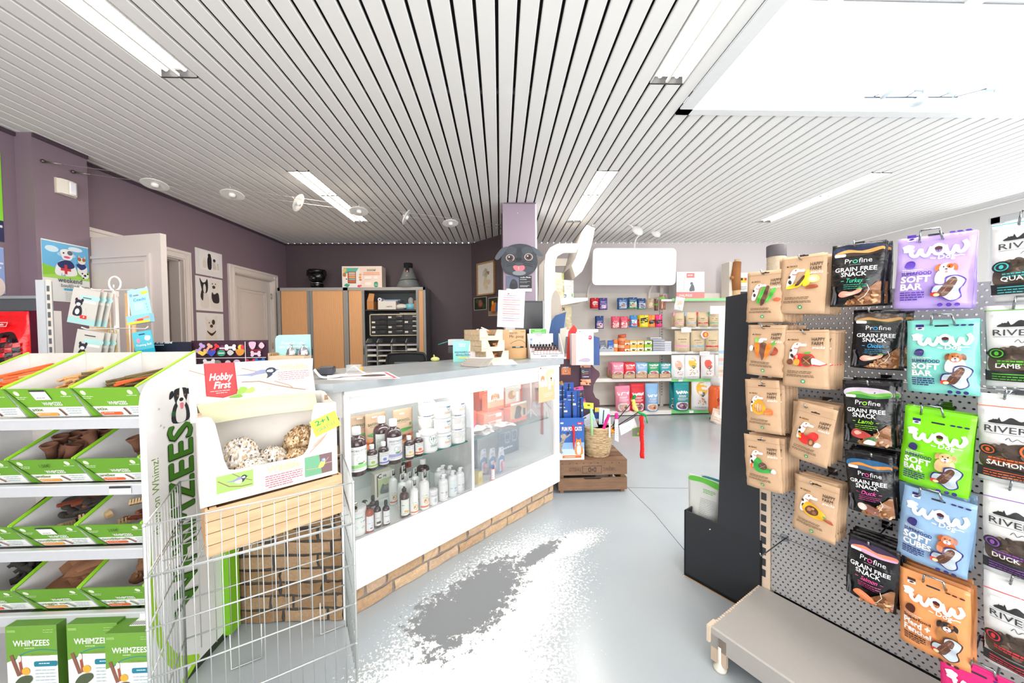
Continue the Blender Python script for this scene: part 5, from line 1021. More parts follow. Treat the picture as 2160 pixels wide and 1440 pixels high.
def chewbox(x,y,h,lab,rz=0,w=.172):
    t=thing('chew_box',lab,'carton',(x,y,.03),R(rz)); b=B(); b.box(-w/2,0,0,w/2,.11,h,'6a9c34'); b.c=[lin(q) for q in ('6a9c34','5f8f2e','f0f1ec','6a9c34','56842a','4f7a26')]; b.build('box_body','paper',t)
    H=h*100/w; U=lambda v:v*H
    its=[('r',0,U(.60),100,H,'6ea038'),('p',[(0,U(.52)),(16,U(.56)),(30,U(.62)),(50,U(.665)),(70,U(.68)),(100,U(.66)),(100,U(.76)),(0,U(.76))],'6ea038'),('l',smooth([(14,U(.54)),(34,U(.635)),(66,U(.68)),(100,U(.66))],4,False),1.6,'1f7f96'),
      ('t','WHIMZEES',14,U(.735),12,'f8faf4',{'b':.03,'w':72}),('x',36,60,U(.70),1,3,'dfeccb',1.4),('r',3,U(.92),20,U(.955),'8fb860'),('x',74,94,U(.94),2,5,'b9d490',1),
      ('x',46,92,U(.60),1,5,'8aa05a',3),('rr',54,U(.455),100,U(.525),'1f7f96',3),('x',64,90,U(.49),1,4,'d9eef2',2),('x',56,96,U(.40),6,7,'a9c4cf',1.6),
      ('l',[(10,U(.62)),(24,U(.34))],7,'8a5a48'),('l',[(26,U(.58)),(30,U(.36))],5,'a8503a'),('e',26,U(.57),4,7,'e8dcd0'),('e',38,U(.40),8,8,'f2ae3c'),('s',[(14,U(.22)),(26,U(.32)),(46,U(.34)),(50,U(.28)),(36,U(.2)),(20,U(.16))],'4f5c40'),
      ('r',0,0,100,U(.10),'f0a23a')]
    its+=dogface(76,U(.13),9,'f0ece6','2a2626',None,body='2a2626')
    art(B(),its,flat(-.0004,-w/2,0),w/100.).build('print','paper',t)
    b=B(); art(b,[('t','WHIMZEES',-4,6,7,'e8f2da',{'b':.03,'w':30,'rot':0})],lambda x,z,l:(w/2+.0004+l,.035+z*.003,.05+x*.004+.03),1.); b.build('side_print','paper',t)
    return t
chewbox(-1.668,1.285,.27,'green and white chew carton at the far left bottom of the rack')
chewbox(-1.461,1.285,.27,'green and white chew carton in the middle of the bottom row')
o=chewbox(-1.296,1.248,.262,'green and white chew carton, rightmost and nearest on the bottom shelf',w=.162)
b=B(); b.box(-.03,.03,.262,.04,.075,.2625,'f2f2f2'); 
for k in range(9): b.box(-.028+.007*k,.034,.2625,-.025+.007*k,.052,.2628,'2b2d30')
b.build('barcode_label','paper',o)
for i,x in enumerate((-1.74,-1.55,-1.34)): chewbox(x,1.40 if i<2 else 1.372,.27,'chew carton in the second row at the bottom, '+('left','middle','right')[i]+' one')
# ---------------- galvanised wire pen with the bird food on top
A=V((-1.010,1.023,0)); D1=V((.474,.263,0)).normalized(); LW,LD=.542,.352
wc='c3c7c6'
pen=thing('wire_pen','galvanised wire mesh pen carrying the wooden crate of bird food','wire cage',A,math.atan2(D1.y,D1.x))
LV=[.046,.193,.34,.485,.637,.784]
def meshpanel(name,p,q,lv,n,r=.0016,zlo=0.,extra=()):
    b=B(); p=V(p); q=V(q)
    for z in lv: b.tube([p+V((0,0,z)),q+V((0,0,z))],.0028,wc,6)
    for k in range(n+1):
        w=p+(q-p)*k/n; rr=.0038 if k in (0,n) else r; b.tube([w+V((0,0,(zlo or .046) if k not in(0,n) else 0)),w+V((0,0,lv[-1]))],rr,wc,5)
    b.build(name,'wire',pen)
meshpanel('front_panel',(0,0,0),(LW,0,0),LV,16)
meshpanel('back_panel',(0,LD,0),(LW,LD,0),LV[1:],12,zlo=.14)
meshpanel('side_panel',(0,0,0),(0,LD,0),LV,12); meshpanel('side_panel',(LW,0,0),(LW,LD,0),LV,12)
b=B(); z=.625
for k in range(17): b.tube([(LW*k/16,.01,z),(LW*k/16,LD-.01,z)],.0015,wc,5)
for k in range(5): b.tube([(.008,.01+(LD-.02)*k/4,z+.003),(LW-.008,.01+(LD-.02)*k/4,z+.003)],.0024 if k in(0,4) else .0018,wc,5)
b.build('basket_floor','wire',pen)
for x in (.13,.44): 
    b=B(); b.tube([(x,LD,.15),(x,LD+.004,.008),(x+.1,LD+.004,.008),(x+.1,LD,.15)],.0026,wc,6); b.build('back_leg','wire',pen)
b=B()
for x,y in ((0,0),(LW,0)):
    for z in LV: b.ball((x,y,z),.0055,.0055,.006,wc,8,6)
    b.tube([(x,y,-.0),(x,y,.789)],.0042,wc,8)
b.build('corner_rings','wire',pen)
# wooden crate
KA=R(42.3); K0=V((-.911,1.107,.6325)); KU=V((math.cos(KA),math.sin(KA),0)); KV=V((-math.sin(KA),math.cos(KA),0))
kt=thing('wooden_crate','pale slatted wooden crate standing in the top of the wire pen','crate',K0,KA); CL,CD_=.415,.215
wd='e3bd93'
for k in range(4):
    z=k*.0385
    for y0 in (0,CD_-.008): B().box(0,y0,z,CL,y0+.008,z+.036,wd).build('slat','wood',kt)
    for x0 in (.0,CL-.008): B().box(x0+.0005,.0085,z,x0+.008,CD_-.0085,z+.036,'d6ab7e').build('end_slat','wood',kt)
b=B()
for x,y in ((.012,.012),(CL-.03,.012),(.012,CD_-.03),(CL-.03,CD_-.03)): b.box(x,y,.002,x+.018,y+.018,.150,'cfa273')
b.build('corner_blocks','wood',kt)
B().box(.01,.01,0,CL-.01,CD_-.01,.005,'cfa273').build('bottom_board','wood',kt)
# bird food display box
K1=V((-.937,1.122,.781)); SC=.965; K1A=R(41); K1U=V((math.cos(K1A),math.sin(K1A),0)); K1V=V((-math.sin(K1A),math.cos(K1A),0))
bt_=thing('bird_food_box','white cardboard bird food box with red banner header and cut-out front','display box',K1,K1A)
card='f1efec'
fr=[(0,0),(.415,0),(.415,.285)]+[(.345,.292),(.335,.285),(.328,.25),(.322,.17),(.312,.125),(.296,.104),(.27,.098),(.09,.102),(.074,.108),(.064,.14),(.044,.265),(.034,.288),(.02,.294),(0,.294)]
b=B(); b.prism(fr,-.001,.003,card,axis='y',side='c9b8a2')
b.build('front_panel','paper',bt_)
for _o in (kt,bt_): _o.scale=(SC,SC,SC)
bz=lambda c,x,y,s,fl=1:[('s',[(x-14*s*fl,y),(x-30*s*fl,y+3*s),(x-13*s*fl,y+5*s),(x-3*s*fl,y+10*s),(x+6*s*fl,y+8*s),(x+8*s*fl,y-2*s),(x,y-7*s),(x-9*s*fl,y-5*s)],'8b8fae'),('s',[(x-12*s*fl,y),(x+6*s*fl,y+3*s),(x+9*s*fl,y-2*s),(x+1*s*fl,y-8*s),(x-8*s*fl,y-6*s)],'d8cdb4'),('e',x+9*s*fl,y+8*s,6*s,5.6*s,'2a2f48'),('e',x+8*s*fl,y+7*s,3.8*s,2.6*s,'f4f4f4'),('p',[(x+14*s*fl,y+9*s),(x+19*s*fl,y+8*s),(x+14*s*fl,y+7*s)],'3a3f58'),('s',[(x+4*s*fl,y+5*s),(x+10*s*fl,y+4*s),(x+10*s*fl,y-1*s),(x+4*s*fl,y-6*s),(x+5*s*fl,y-1*s)],'2f3348'),('e',x+10*s*fl,y+9.5*s,.8*s,.8*s,'e8e8f0')]
b=B(); k=.00415
its=[('p',[(10,8),(34,8),(34,22),(10,22)],'9cc864'),('l',[(11,18),(18,12),(26,10),(33,10)],.8,'8a6a50'),('l',[(20,22),(26,17),(33,13)],.6,'8a6a50'),('up',1)]+bz(0,25,15,.30)+\
 [('p',[(72,4),(95,4),(95,22),(72,22)],'7a5f62'),('p',[(72,4),(86,4),(84,22),(72,22)],'6fa984'),('l',[(73,11),(82,10),(90,13),(95,13)],.7,'c0a088'),('l',[(86,11),(92,18)],.5,'c0a088'),('s',[(83,10),(85,15),(88,17),(89,14),(87,10)],'c9c86a'),('e',87.5,16.5,1.8,1.8,'7a9ad0'),('e',88,16.5,1,.7,'f4f4f4')]+\
 [('t','Wildlife',43,15.5,6.4,'c9d4a0',{'b':.05,'w':25}),('x',42,70,12.5,5,1.9,'b8485a',.7),('x',44,66,3,1,1.9,'b8485a',.7)]
its+=[('s',[(78,30),(84,36),(90,40),(86,34)],'d8a890'),('l',[(76,26),(84,33),(91,41)],.8,'c09080')]
art(b,[q for q in its],flat(-.0012,0,0),k,gap=.00025); b.build('print','paper',bt_)
for s_,nm in ((0,'side_wall'),(1,'side_wall')):
    x=.0 if s_==0 else .412; b=B(); b.prism([(.003,0),(.212,0),(.212,.31),(.15,.31),(.05,.294 if s_==0 else .285),(.003,.294 if s_==0 else .285)],x,x+.003,'e6e1da',axis='x'); b.build(nm,'paper',bt_)
B().box(.003,.209,0,.412,.212,.31,'e4dfd8').build('back_wall','paper',bt_); B().box(.003,.003,0,.412,.209,.004,'ddd6cc').build('box_floor','paper',bt_)
hz=.24
b=B(); b.prism([(-.014,hz),(.40,hz+.01),(.385,.405),(.388,.452),(.32,.453),(-.016,.452)],.213,.217,card,axis='y'); b.build('header_card','paper',bt_)
b=B(); k=.00408
hd=[('l',[(1,45),(14,37),(20,35)],1,'b08a68'),('l',[(38,44),(46,40),(51,38)],1.1,'b08a68'),('l',[(38,26),(52,25),(66,18),(82,11),(92,8)],1.5,'a08068'),('l',[(64,24),(76,17),(80,13)],1.2,'b08c72'),('up',1),('p',[(11,52),(33,52),(35,12),(24,8),(12,12)],'b22f33'),('p',[(12,51.5),(32,51.5),(33.6,13),(24,9.6),(13,13.4)],'c0393c'),
  ('t','Hobby',14.5,31,8.5,'fbfbfb',{'b':.045,'sh':.25,'w':17}),('t','First',17.5,20.5,8.5,'fbfbfb',{'b':.045,'sh':.25,'w':12.5}),('x',15,32,17,1,1.8,'f2c8c8',.7),('x',19,29,14.5,1,1.8,'f2c8c8',.7),('up',1)]+bz(0,55,33,.72)+\
  [('t','Wildlife',68,38,8,'c9d4a0',{'b':.05,'w':26}),('x',67,96,35,5,2.6,'c0606e',.8)]+\
  [('s',[(34,12),(37,20),(42,18),(40,12)],'8fc04a'),('s',[(40,13),(46,19),(48,14),(44,11)],'a9cf62'),('s',[(28,9),(36,11),(38,7),(30,7)],'7aa83a'),('e',54,16,3.5,3,'f8f6f4'),('e',59,13,4,3,'f8f6f2'),('e',66,12,4,3,'f9f7f4'),('e',60,14,1,1,'d8c86a')]
art(b,hd,lambda x,z,l:(x-.018,.2125-l,.452-(.452-(hz+.001)-z)*.74),k,gap=.00025); b.build('header_print','paper',bt_)
b=B(); b.sheet(lambda u,v:(.004+.385*u*(1-.08*v)+.02*v,.205-.06*v-.02*math.sin(PI*v),.305-.065*v+.006*math.sin(PI*u)),12,5,'d3d2ae'); b.build('inner_flap','paper',bt_)
b=B(); b.box(.398,.09,.285,.410,.094,.305,'9a7a60'); b.box(.002,.0,.27,.012,.05,.30,'b59a80'); b.build('torn_tab','kraft',bt_)
t=thing('handwritten_sign','yellow handwritten card reading 2+1 gratuit on the bird food box','sign',K1+K1U*.370+K1V*-.006+V((0,0,.172)),K1A,ry=R(-19))
b=B(); b.box(-.046,-.001,0,.046,.0005,.062,'eef04e'); art(b,[('t','2+1',16,40,20,'1f9a5a',{'b':.05,'w':52}),('t','GRATUIT',12,14,14,'2f8a7a',{'b':.0,'w':74})],flat(-.0013,-.046,0),.00092); b.build('card','paper',t)
def feedball(x,y,z,rx,ry,rz_,lab,kind,ang=0):
    q=K1+K1U*x*SC+K1V*y*SC+V((0,0,.006+z)); t=thing('bird_feed_bag',lab,'bird food',q,K1A+ang); b=B(); rr=random.Random(int(x*100)); vs=[];n,m=64,38
    b.ball((0,0,rz_),rx,ry,rz_,'d9c9b4',n,m,jit=.035,rnd=rr); b.v=[(x_+rr.uniform(-1,1)*rx*.045,y_+rr.uniform(-1,1)*ry*.045,z_+rr.uniform(-1,1)*rz_*.045) for x_,y_,z_ in b.v]; pal=['e6dcd0','dccbb4','efe9e2','cdb596','5a5652','f0ece8','c9a67e','dcd0c0','e8e0d6','f2eee8','a89a8c'] if kind=='w' else ['c9a67c','b48a5e','e0cba8','9a7248','d8c0a0','6e553c']
    b.c=[lin(rr.choice(pal)) for _ in b.f]; b.build('seed_bag','rough',t)
    return t
feedball(.115,.10,.0,.062,.05,.085,'net of pale bird feed with dark seeds, left in the cardboard box','w')
feedball(.21,.085,.0,.050,.045,.062,'round pale feed ball in the middle of the cardboard box','w')
feedball(.32,.14,.0,.065,.05,.085,'brown seed bag at the right rear of the cardboard box','b')
feedball(.29,.06,.0,.045,.04,.055,'brown seed ball at the right front of the cardboard box','b')
B_=feedball(.14,.03,.0,.05,.022,.056,'low feed net right behind the cut-out edge of the box','w')
# ---------------- on the left run of the counter top
t=thing('dog_tag_board','dark board with printed name tag samples standing behind the bird food box','display board',(-1.604,1.90,1.104)); W_=.39; H_=.187
B().box(0,0,0,W_,.004,H_,'3a1f30').build('board','satin',t)
def bone(x,y,c,s=1,rot=0):
    r_=R(rot); q=lambda a,d:(x+(a*math.cos(r_)-d*math.sin(r_))*s,y+(a*math.sin(r_)+d*math.cos(r_))*s)
    o=[('p',[q(-4,-1.3),q(4,-1.3),q(4,1.3),q(-4,1.3)],c)]
    for a in(-4,4):
        for d in(-1.5,1.5): e=q(a,d); o.append(('e',e[0],e[1],1.9*s,1.9*s,c))
    return o
its=[]; top=48
its+=bone(12,39,'b9a0d0',1.3,55)+bone(23,39,'e8a890',1.2,55)+bone(33,39,'e0303c',1.1,55)+[('e',43,39,4,4,'6a3a5a'),('r',39,38.3,47,40,'e8e0e8')]+bone(54,40,'e9e6ea',1.3,0)+[('e',69,40,5.2,5.2,'6a3050'),('e',68,40,3.6,3.6,'f0c83a'),('e',70.5,40,2.4,3.4,'d8304a')]
its+=[('s',[(13,31),(10,34),(14,36),(17,34.5),(20,36),(22,33),(17,29)],'e8c85a'),('s',[(26,30),(23,34),(27,37),(29,35.5),(33,37),(34,33),(29,28)],'3a4fc0'),('e',42,32.5,5.6,4.2,'2f9a78'),('r',38,31.8,46,33,'e9f2ee'),('s',[(50,33),(54,37),(59,33),(54,29)],'c9ccd0'),('s',[(62,37),(73,37),(72,31),(67,28.5),(63,31)],'d8923a'),('x',44,56,36,1,2,'d8304a',.8),
      ('s',[(80,47),(89,47),(88,40),(84.5,37),(81,40)],'d8b0c8'),('s',[(93,42),(97,47),(101,42),(97,38)],'dcb4c4'),('x',82,98,35.6,2,2,'d8304a',.8)]+bone(89,31,'e0c0d4',1.2,0)+bone(82,20,'d8304a',1.2)+bone(95,21,'2f6ab0',1.2)+[('e',38,19,5,4,'8a8f86'),('e',52,19,4,3.6,'d0c4d8'),('e',64,19,5,4.4,'d4c4dc')]+bone(27,20,'f0eef2',1.4)
for y in (25.5,12): its.append(('r',0,y,104,y+.7,'f0eaf0'))
its.append(('r',76,0,76.8,48,'f0eaf0'))
art(B(),its,flat(-.0004,0,0),W_/104.,gap=.0003).build('print','paper',t)
t=thing('collar_sign','black strip sign with white script standing behind the chew trays','sign',(-1.84,1.88,1.104)); B().box(0,0,0,.25,.003,.182,'1c2032').build('board','satin',t)
art(B(),[('t','Collier en cuir naturel',16,70,4.5,'f2f2f4',{'b':.05,'sh':.3,'w':48}),('x',12,60,66,1,3,'f2f2f4',1.6)],flat(-.0004,0,0),.0025).build('lettering','paper',t)
t=thing('leaflet_holder','turquoise loyalty card holder with rounded corner and kraft base','card holder',(-1.195,1.93,1.104)); b=B()
b.prism([(0,0),(.185,0),(.183,.214),(.02,.212),(.006,.205),(0,.19)],0,.004,'a9dfe2',axis='y'); b.build('back_card','paper',t)
art(B(),[('t','Prenez ici votre',18,88,8,'f6fbfb',{'b':.04,'w':64}),('t','carte de fidélité Joue',8,77,8,'f6fbfb',{'b':.04,'w':84}),('r',32,71,74,73,'2f7ab8')],flat(-.0004,0,0),.00185).build('lettering','paper',t)
b=B(); b.box(.012,-.07,0,.185,-.0,.105,'d8bfa0').box(.006,-.072,0,.012,.0,.12,'c9ab88').box(.018,-.06,.105,.023,-.01,.118,'b08a60'); b.build('kraft_base','kraft',t)
for i,x in enumerate((.105,.165)):
    o=thing('counter_bell','small silver counter bell with knob, '+('left','right')[i]+' of the pair','bell',(-1.195+x,1.895,1.2095)); b=B(); b.lathe([(.026,0),(.026,.006),(.025,.012),(.022,.026),(.014,.038),(.005,.043),(.005,.047),(.0,.047)],'d8dadb',20); b.build('dome','chrome',o)
    b=B(); b.lathe([(0,.046),(.004,.046),(.004,.054),(.008,.056),(.008,.060),(0,.064)],'e6e6e6',12); b.build('knob','chrome',o)
t=thing('card_reader','small dark card terminal behind the header of the bird food box','card reader',(-.93,1.93,1.104),R(20)); b=B(); b.rbox(-.04,-.07,0,.04,.07,.04,'3a3d48',.015); b.build('housing','satin',t)
# spinner rack of small accessories
sp=thing('spinner_rack','white wire spinner rack with ring top hung with blister cards','display rack',(-1.995,1.92,1.104))
b=B(); b.rbox(-.008,-.008,0,.008,.008,.44,'f6f4f2',.003); b.build('pole','satin',sp)
b=B(); b.tube([(.029*math.cos(a*PI/12),0,.487+.036*math.sin(a*PI/12)) for a in range(24)],.0042,'f6f4f2',7,closed=True); b.box(-.012,-.006,.42,.012,.006,.455,'f3efea'); b.build('ring_handle','satin',sp)
for z in (.452,.255):
    for a,r in ((235,.10),(205,.07),(315,.20),(340,.24)): b=B(); b.tube([(0,0,z),(r*math.cos(R(a)),r*math.sin(R(a)),z-.004),((r+.018)*math.cos(R(a)),(r+.018)*math.sin(R(a)),z+.006)],.003,'f6f4f2',6); b.build('arm','satin',sp)
for x in (-.052,.045,): 
    b=B(); b.tube([(x,.02,.0),(x,.02,.44)],.003,'efebe6',6); b.build('upright_wire','satin',sp)
b=B(); b.lathe([(0,0),(.09,0),(.09,.008),(0,.01)],'f4f2f0',24); b.build('base','satin',sp)
b=B(); b.box(-.17,.03,.01,-.06,.036,.44,'dfbd92').box(.015,.03,.01,.065,.036,.44,'dfbd92'); b.build('kraft_panels','kraft',sp)
def card(dx,dy,z,w,h,rz,ry,lab,its,col,grp=None,n=1,blab=None,tilt=0):
    t=thing('accessory_card',lab,'blister pack',(-1.995+dx,1.92+dy,1.104+z),R(rz),grp,ry=R(ry)); b=B(); b.box(-w/2,-.001,0,w/2,.001,h,col); art(b,its,flat(-.0013,-w/2,0),w/100.); b.build('card','gloss',t)
    for k in range(1,n): dup(t,(-1.995+dx+.012*k,1.92+dy+.014*k,1.104+z-.002*k),R(rz+3*k),blab,grp)
    return t
gry=[('r',0,0,100,26,'9fc9c8'),('r',0,26,100,140,'c4c2bc'),('s',[(30,118),(96,122),(98,104),(52,100),(40,96),(34,108)],'a8d4d2'),('rr',46,90,92,100,'ece8e0'),('s',[(16,34),(18,64),(30,78),(44,66),(46,36)],'2c2f3a'),('e',30,50,8,12,'ececf0'),('e',30,86,14,13,'2c2f3a'),('e',30,80,8,7,'f2eeec'),('e',20,98,5,7,'2c2f3a'),('e',42,98,5,7,'2c2f3a'),('e',30,74,3,2,'e08a8a'),('l',[(60,78),(54,60),(64,46),(56,36)],2.4,'dcd8d0'),('rr',44,24,68,38,'e0382a',3),('e',58,32,3,3,'f2d0c8'),('rr',42,108,74,112,'6b6258',2)]
card(-.066,-.10,.275,.12,.175,4,12,'clear card with border collie photo and red whistle, upper left of the rack',gry,'c4c2bc','border collie cards on the upper arm',3,'clear collie card hanging behind the upper one')
card(-.055,-.10,.06,.12,.185,4,11,'clear card with border collie photo, lower left of the rack',gry[:-4]+[('rr',30,132,72,136,'3c3a36',2)],'c4c2bc','border collie cards on the lower arm',3,'clear collie card hanging behind the lower one')
coa=[('r',0,0,100,18,'e6e23c'),('r',0,16,100,160,'a9d8ec'),('rr',64,132,98,146,'e2e24a',4),('t','Coachi',22,104,13,'2f9ab8',{'b':.03,'w':60}),('x',22,70,92,5,7,'dff2f8',2.4),('e',82,84,4,4,'7fc4dc'),('e',84,70,4,4,'7fc4dc'),('e',86,56,4,4,'7fc4dc'),('rr',26,128,52,134,'8a8f88',2),('e',14,134,7,7,'7fa8d8')]
o=card(.232,-.10,.28,.105,.165,-4,-8,'pale blue hanging card lettered Coachi, upper right of the rack',coa,'a9d8ec')
b=B(); b.box(-.056,-.022,-.004,.062,-.002,.038,'8ccbe0'); art(b,[('r',0,0,100,9,'e6e23c'),('p',[(30,12),(100,18),(100,26),(30,16)],'f29a80'),('rr',44,10,72,18,'ee4a34')],flat(-.0224,-.056,-.004),.00116); b.build('box_tray','gloss',o)
card(.165,-.065,.285,.07,.165,-20,-6,'dark teal hanging card beside the Coachi card',[('e',50,130,22,22,'2f5a70'),('x',20,80,100,6,10,'5aa8b8',4),('r',0,0,100,16,'2a7f8f')],'2f7f94')
card(.250,-.10,.05,.10,.19,-4,-9,'bright blue hanging card at the lower right of the rack',[('r',0,100,100,190,'5fc4d8'),('r',0,0,100,100,'1fb0d0'),('t','Training Bell',10,118,10,'f0fafc',{'b':.03,'w':80}),('e',26,146,10,12,'d8a0b8'),('s',[(60,150),(68,166),(90,160),(88,146),(74,140)],'f4fbfc'),('rr',34,172,66,178,'2a5a68',2)],'28b4d2')
card(.165,-.065,.03,.08,.20,-24,6,'dark teal hanging card at the lower middle of the rack',[('e',50,180,18,18,'2f4a58'),('x',20,80,150,2,10,'5ac4d0',6),('r',0,0,100,110,'0f8fa0')],'0f7f8f')
t=thing('whistle','pink plastic whistle hanging from the upper rack wire','whistle',(-1.993,1.86,1.104+.36)); b=B(); b.tube([(0,0,.09),(.002,0,.06),(-.004,0,.04)],[.004,.003,.006],'f08a98',7); b.rbox(-.012,-.008,0,.012,.008,.045,'ee8a94',.006); b.build('whistle_body','gloss',t)
for i,dx in enumerate((.018,.036,.053)):
    t=thing('hanging_strap','black and gold strap hanging in the middle of the rack, '+('left','middle','right')[i]+' one','strap',(-2.0+dx,1.87,1.13)); b=B(); b.tube([(0,0,.22),(-.003,0,.10),(0,0,.02)],[.003,.004,.003],'b8a05a',6); b.ball((0,0,.02),.012,.008,.03,'2a2a30',8,6); b.ball((0,-.006,-.002),.006,.006,.02,'c4d4e0',8,6); b.build('strap','gloss',t)
# ---------------- zinc shelving at the far left
t=thing('zinc_shelving','slotted zinc shelf upright with black shelf edge at the left','shelving',(-2.49,2.0,0)); b=B()
b.box(0,0,0,.045,.03,1.625,'c6ced4').box(.045,.004,0,.052,.03,1.62,'a4aeb6').box(.052,0,0,.078,.004,1.625,'dcd8d0')
for k in range(30): b.box(.058,-.001,.2+.047*k,.072,.0005,.23+.047*k,'5f666c')
b.build('upright','satin',t); b=B(); b.box(-.6,.0,1.46,-.0,.03,1.535,'4a5054').box(-.6,-.004,1.525,0,.0,1.54,'8a9094'); b.build('upper_shelf','satin',t)
B().box(-.6,0,1.10,0,.40,1.12,'8a9094').build('lower_shelf','metal',t); B().box(-.64,0,0,-.6,.03,1.625,'b9c2c8').build('upright','metal',t)
ck=[]
for i in range(9):
    for j in range(8):
        if ((i-4)/4.6)**2+((j-3)/4.2)**2<1.05: ck.append(('p',[(i*10+6,j*11+6),(i*10+15,j*11+8),(i*10+15,j*11+18),(i*10+6,j*11+16)],['c02228','201416','7a1a1e'][(i+2*j)%3]))
its=[('s',[(0,86),(20,98),(40,90),(56,96),(76,94),(88,70),(86,30),(60,4),(10,2),(-2,40)],'2a1214')]+ck+[('rr',38,108,66,118,'e8e0e0',1),('rr',39,109,65,117,'b8161c',1),('t','Regalo',42,111,4.6,'f4ecec',{'b':.03}),('x',26,50,130,1,6,'e8c8c8',2.6),('l',[(0,10),(30,34),(50,40)],2,'f2f0f4')]
t=thing('treat_pouch','glossy red pouch with checked pattern window on the zinc shelving','pouch',(-2.62,1.98,1.12)); pouch(.235,.335,.05,9,'d8151a','foil',its,parent=t,stand=.9)
t=thing('treat_pouch','narrow magenta and white packs behind the red pouch','pouch',(-2.66,2.16,1.121)); B().box(-.10,0,0,.0,.05,.35,'7a1440').box(.0,0,0,.05,.05,.35,'e8e4e4').build('pack','satin',t)
# ---------------- on the left wall and pilaster
WX=-3.33
def onwall(x=WX): return lambda y,z,l:(x+.004+l,y,z)
def wallprint(name,lab,cat,x,y0,y1,z0,z1,items,col,k=None,shear=0):
    t=thing(name,lab,cat,(x,y0,z0)); b=B(); b.box(.0005,0,0,.004,y1-y0,z1-z0,col); b.build('sheet','paper',t)
    art(B(),items,lambda a,c,l:(.0042+l,a,c),k or (y1-y0)/100.,gap=.0003).build('print','paper',t); return t
uk=[('r',0,84,100,150,'6fbdea'),('e',20,132,14,8,'d8f0fa'),('e',70,140,16,6,'e8f6fc'),('e',50,122,20,7,'b8e0f4'),('p',[(0,92),(30,84),(60,88),(100,84),(100,62),(60,60),(0,64)],'8fcf3a'),('r',0,0,100,64,'f0f2ee'),('p',[(0,64),(40,72),(100,68),(100,60),(0,58)],'a9dc60'),
 ('s',[(24,74),(30,98),(44,108),(62,104),(72,76),(60,68),(34,66)],'f4f4f4'),('s',[(30,98),(46,108),(60,106),(66,92),(48,84),(34,88)],'27336a'),('r',44,72,50,96,'d8353a'),('r',36,80,58,86,'d8353a'),('s',[(38,120),(36,130),(44,136),(58,136),(64,126),(58,110),(42,110)],'f6f6f6'),('e',57,128,6,6,'6a6f7a'),('e',50,116,7,3,'ee5a8a'),('e',43,126,2,2,'1d1d22'),
 ('s',[(72,84),(74,98),(86,104),(94,96),(92,78),(78,74)],'f2f2f2'),('s',[(70,100),(76,104),(88,104),(92,96),(80,88)],'2c3a78'),('e',82,112,9,9,'f2ede6'),('e',77,116,4,5,'b06a3a'),('e',87,116,4,5,'b06a3a'),('p',[(74,120),(75,128),(79,121)],'e8c8b8'),('p',[(86,121),(90,128),(91,119)],'e8c8b8'),
 ('e',88,74,9,9,'f6f6f6'),('e',88,74,3,3,'1c1c20'),('e',82,79,2,2,'1c1c20'),('e',94,79,2,2,'1c1c20'),('e',84,67,2,2,'1c1c20'),
 ('t','Le',36,66,7,'3a8ac0',{}),('t','weekend',28,50,13,'28324a',{'b':.01,'w':52}),('t','boul(l)edogues',34,38,9,'3c4a60',{'w':62}),('r',40,30,72,35,'4ab0d8'),('x',42,70,24,6,4,'a9b4b8',1)]
wallprint('poster','blue and green weekend bouledogues poster with cartoon bulldogs on the purple pilaster','poster',WX,2.715,3.01,1.585,2.036,uk,'f0f2ee')
t=thing('motion_sensor','white curved motion sensor on the purple pilaster below the cables','sensor',(WX,2.81,2.40)); b=B(); b.box(0,0,0,.014,.125,.115,'ddd2bf'); b.prism([(.014,.004),(.036,.012),(.046,.045),(.046,.08),(.036,.112),(.014,.121)],.003,.112,'f3eee4',axis='z',side='efe8da'); b.build('housing','satin',t)
b=B(); b.prism([(.040,.05),(.052,.06),(.054,.09),(.042,.108)],.012,.10,'f4f4f8',axis='z'); b.build('lens','gloss',t)
pr=at_x(0,320,XL); 
wallprint('poster','green and navy poster cut by the left picture edge, upper one','poster',XL,2.45,2.612,1.98,2.60,[('r',0,0,100,90,'2a2f5a'),('r',0,90,100,380,'8fe03a'),('x',40,96,60,2,30,'e8e8f4',10)],'8fe03a')
wallprint('poster','pale blue poster cut by the left picture edge, lower one','poster',XL,2.45,2.606,1.62,1.94,[('r',0,0,100,200,'8fa8dc'),('e',80,30,20,40,'e8d8d0'),('x',20,96,130,2,20,'e8ecf8',8)],'a9b8e4')
frb=lambda: None
ph1=[('r',14,16,86,72,'f6f4f4')]+[('s',[(44,22),(42,48),(48,62),(56,60),(58,46),(56,22)],'1f1f24'),('e',50,62,6,6,'1f1f24'),('s',[(26,24),(26,42),(32,46),(38,40),(38,24)],'e8e0d8'),('e',32,48,4,5,'efe6de'),('s',[(62,24),(62,44),(70,48),(74,24)],'dcd4cc'),('e',68,50,5,5,'2a2a2e'),('s',[(78,24),(78,36),(84,38),(86,24)],'e4dcd2'),('e',81,40,3,4,'d8ccc0')]
wallprint('photo_print','framed style print of a black dog with three small dogs, top of the column','photo print',XL,4.175,4.565,2.02,2.318,ph1,'efedee')
ph2=[('s',[(18,10),(16,40),(24,56),(38,56),(46,40),(44,10)],'e8e2dc'),('s',[(20,66),(14,96),(24,84),(34,86),(42,96),(44,70),(38,54),(24,54)],'26242a'),('e',31,66,5,14,'ece6e0'),('s',[(16,40),(20,60),(26,56),(24,30)],'2a282c'),('s',[(54,14),(52,46),(60,60),(80,58),(88,40),(86,10)],'ece6e0'),('s',[(56,40),(58,58),(66,52),(78,58),(84,52),(84,28),(64,26)],'2e2a30'),('s',[(54,78),(56,104),(64,92),(74,92),(86,98),(84,76),(74,62),(60,64)],'f0e9e2'),('e',65,74,6,5,'3a3434'),('e',72,84,2,2,'1c1c1e'),('e',60,84,2,2,'1c1c1e')]
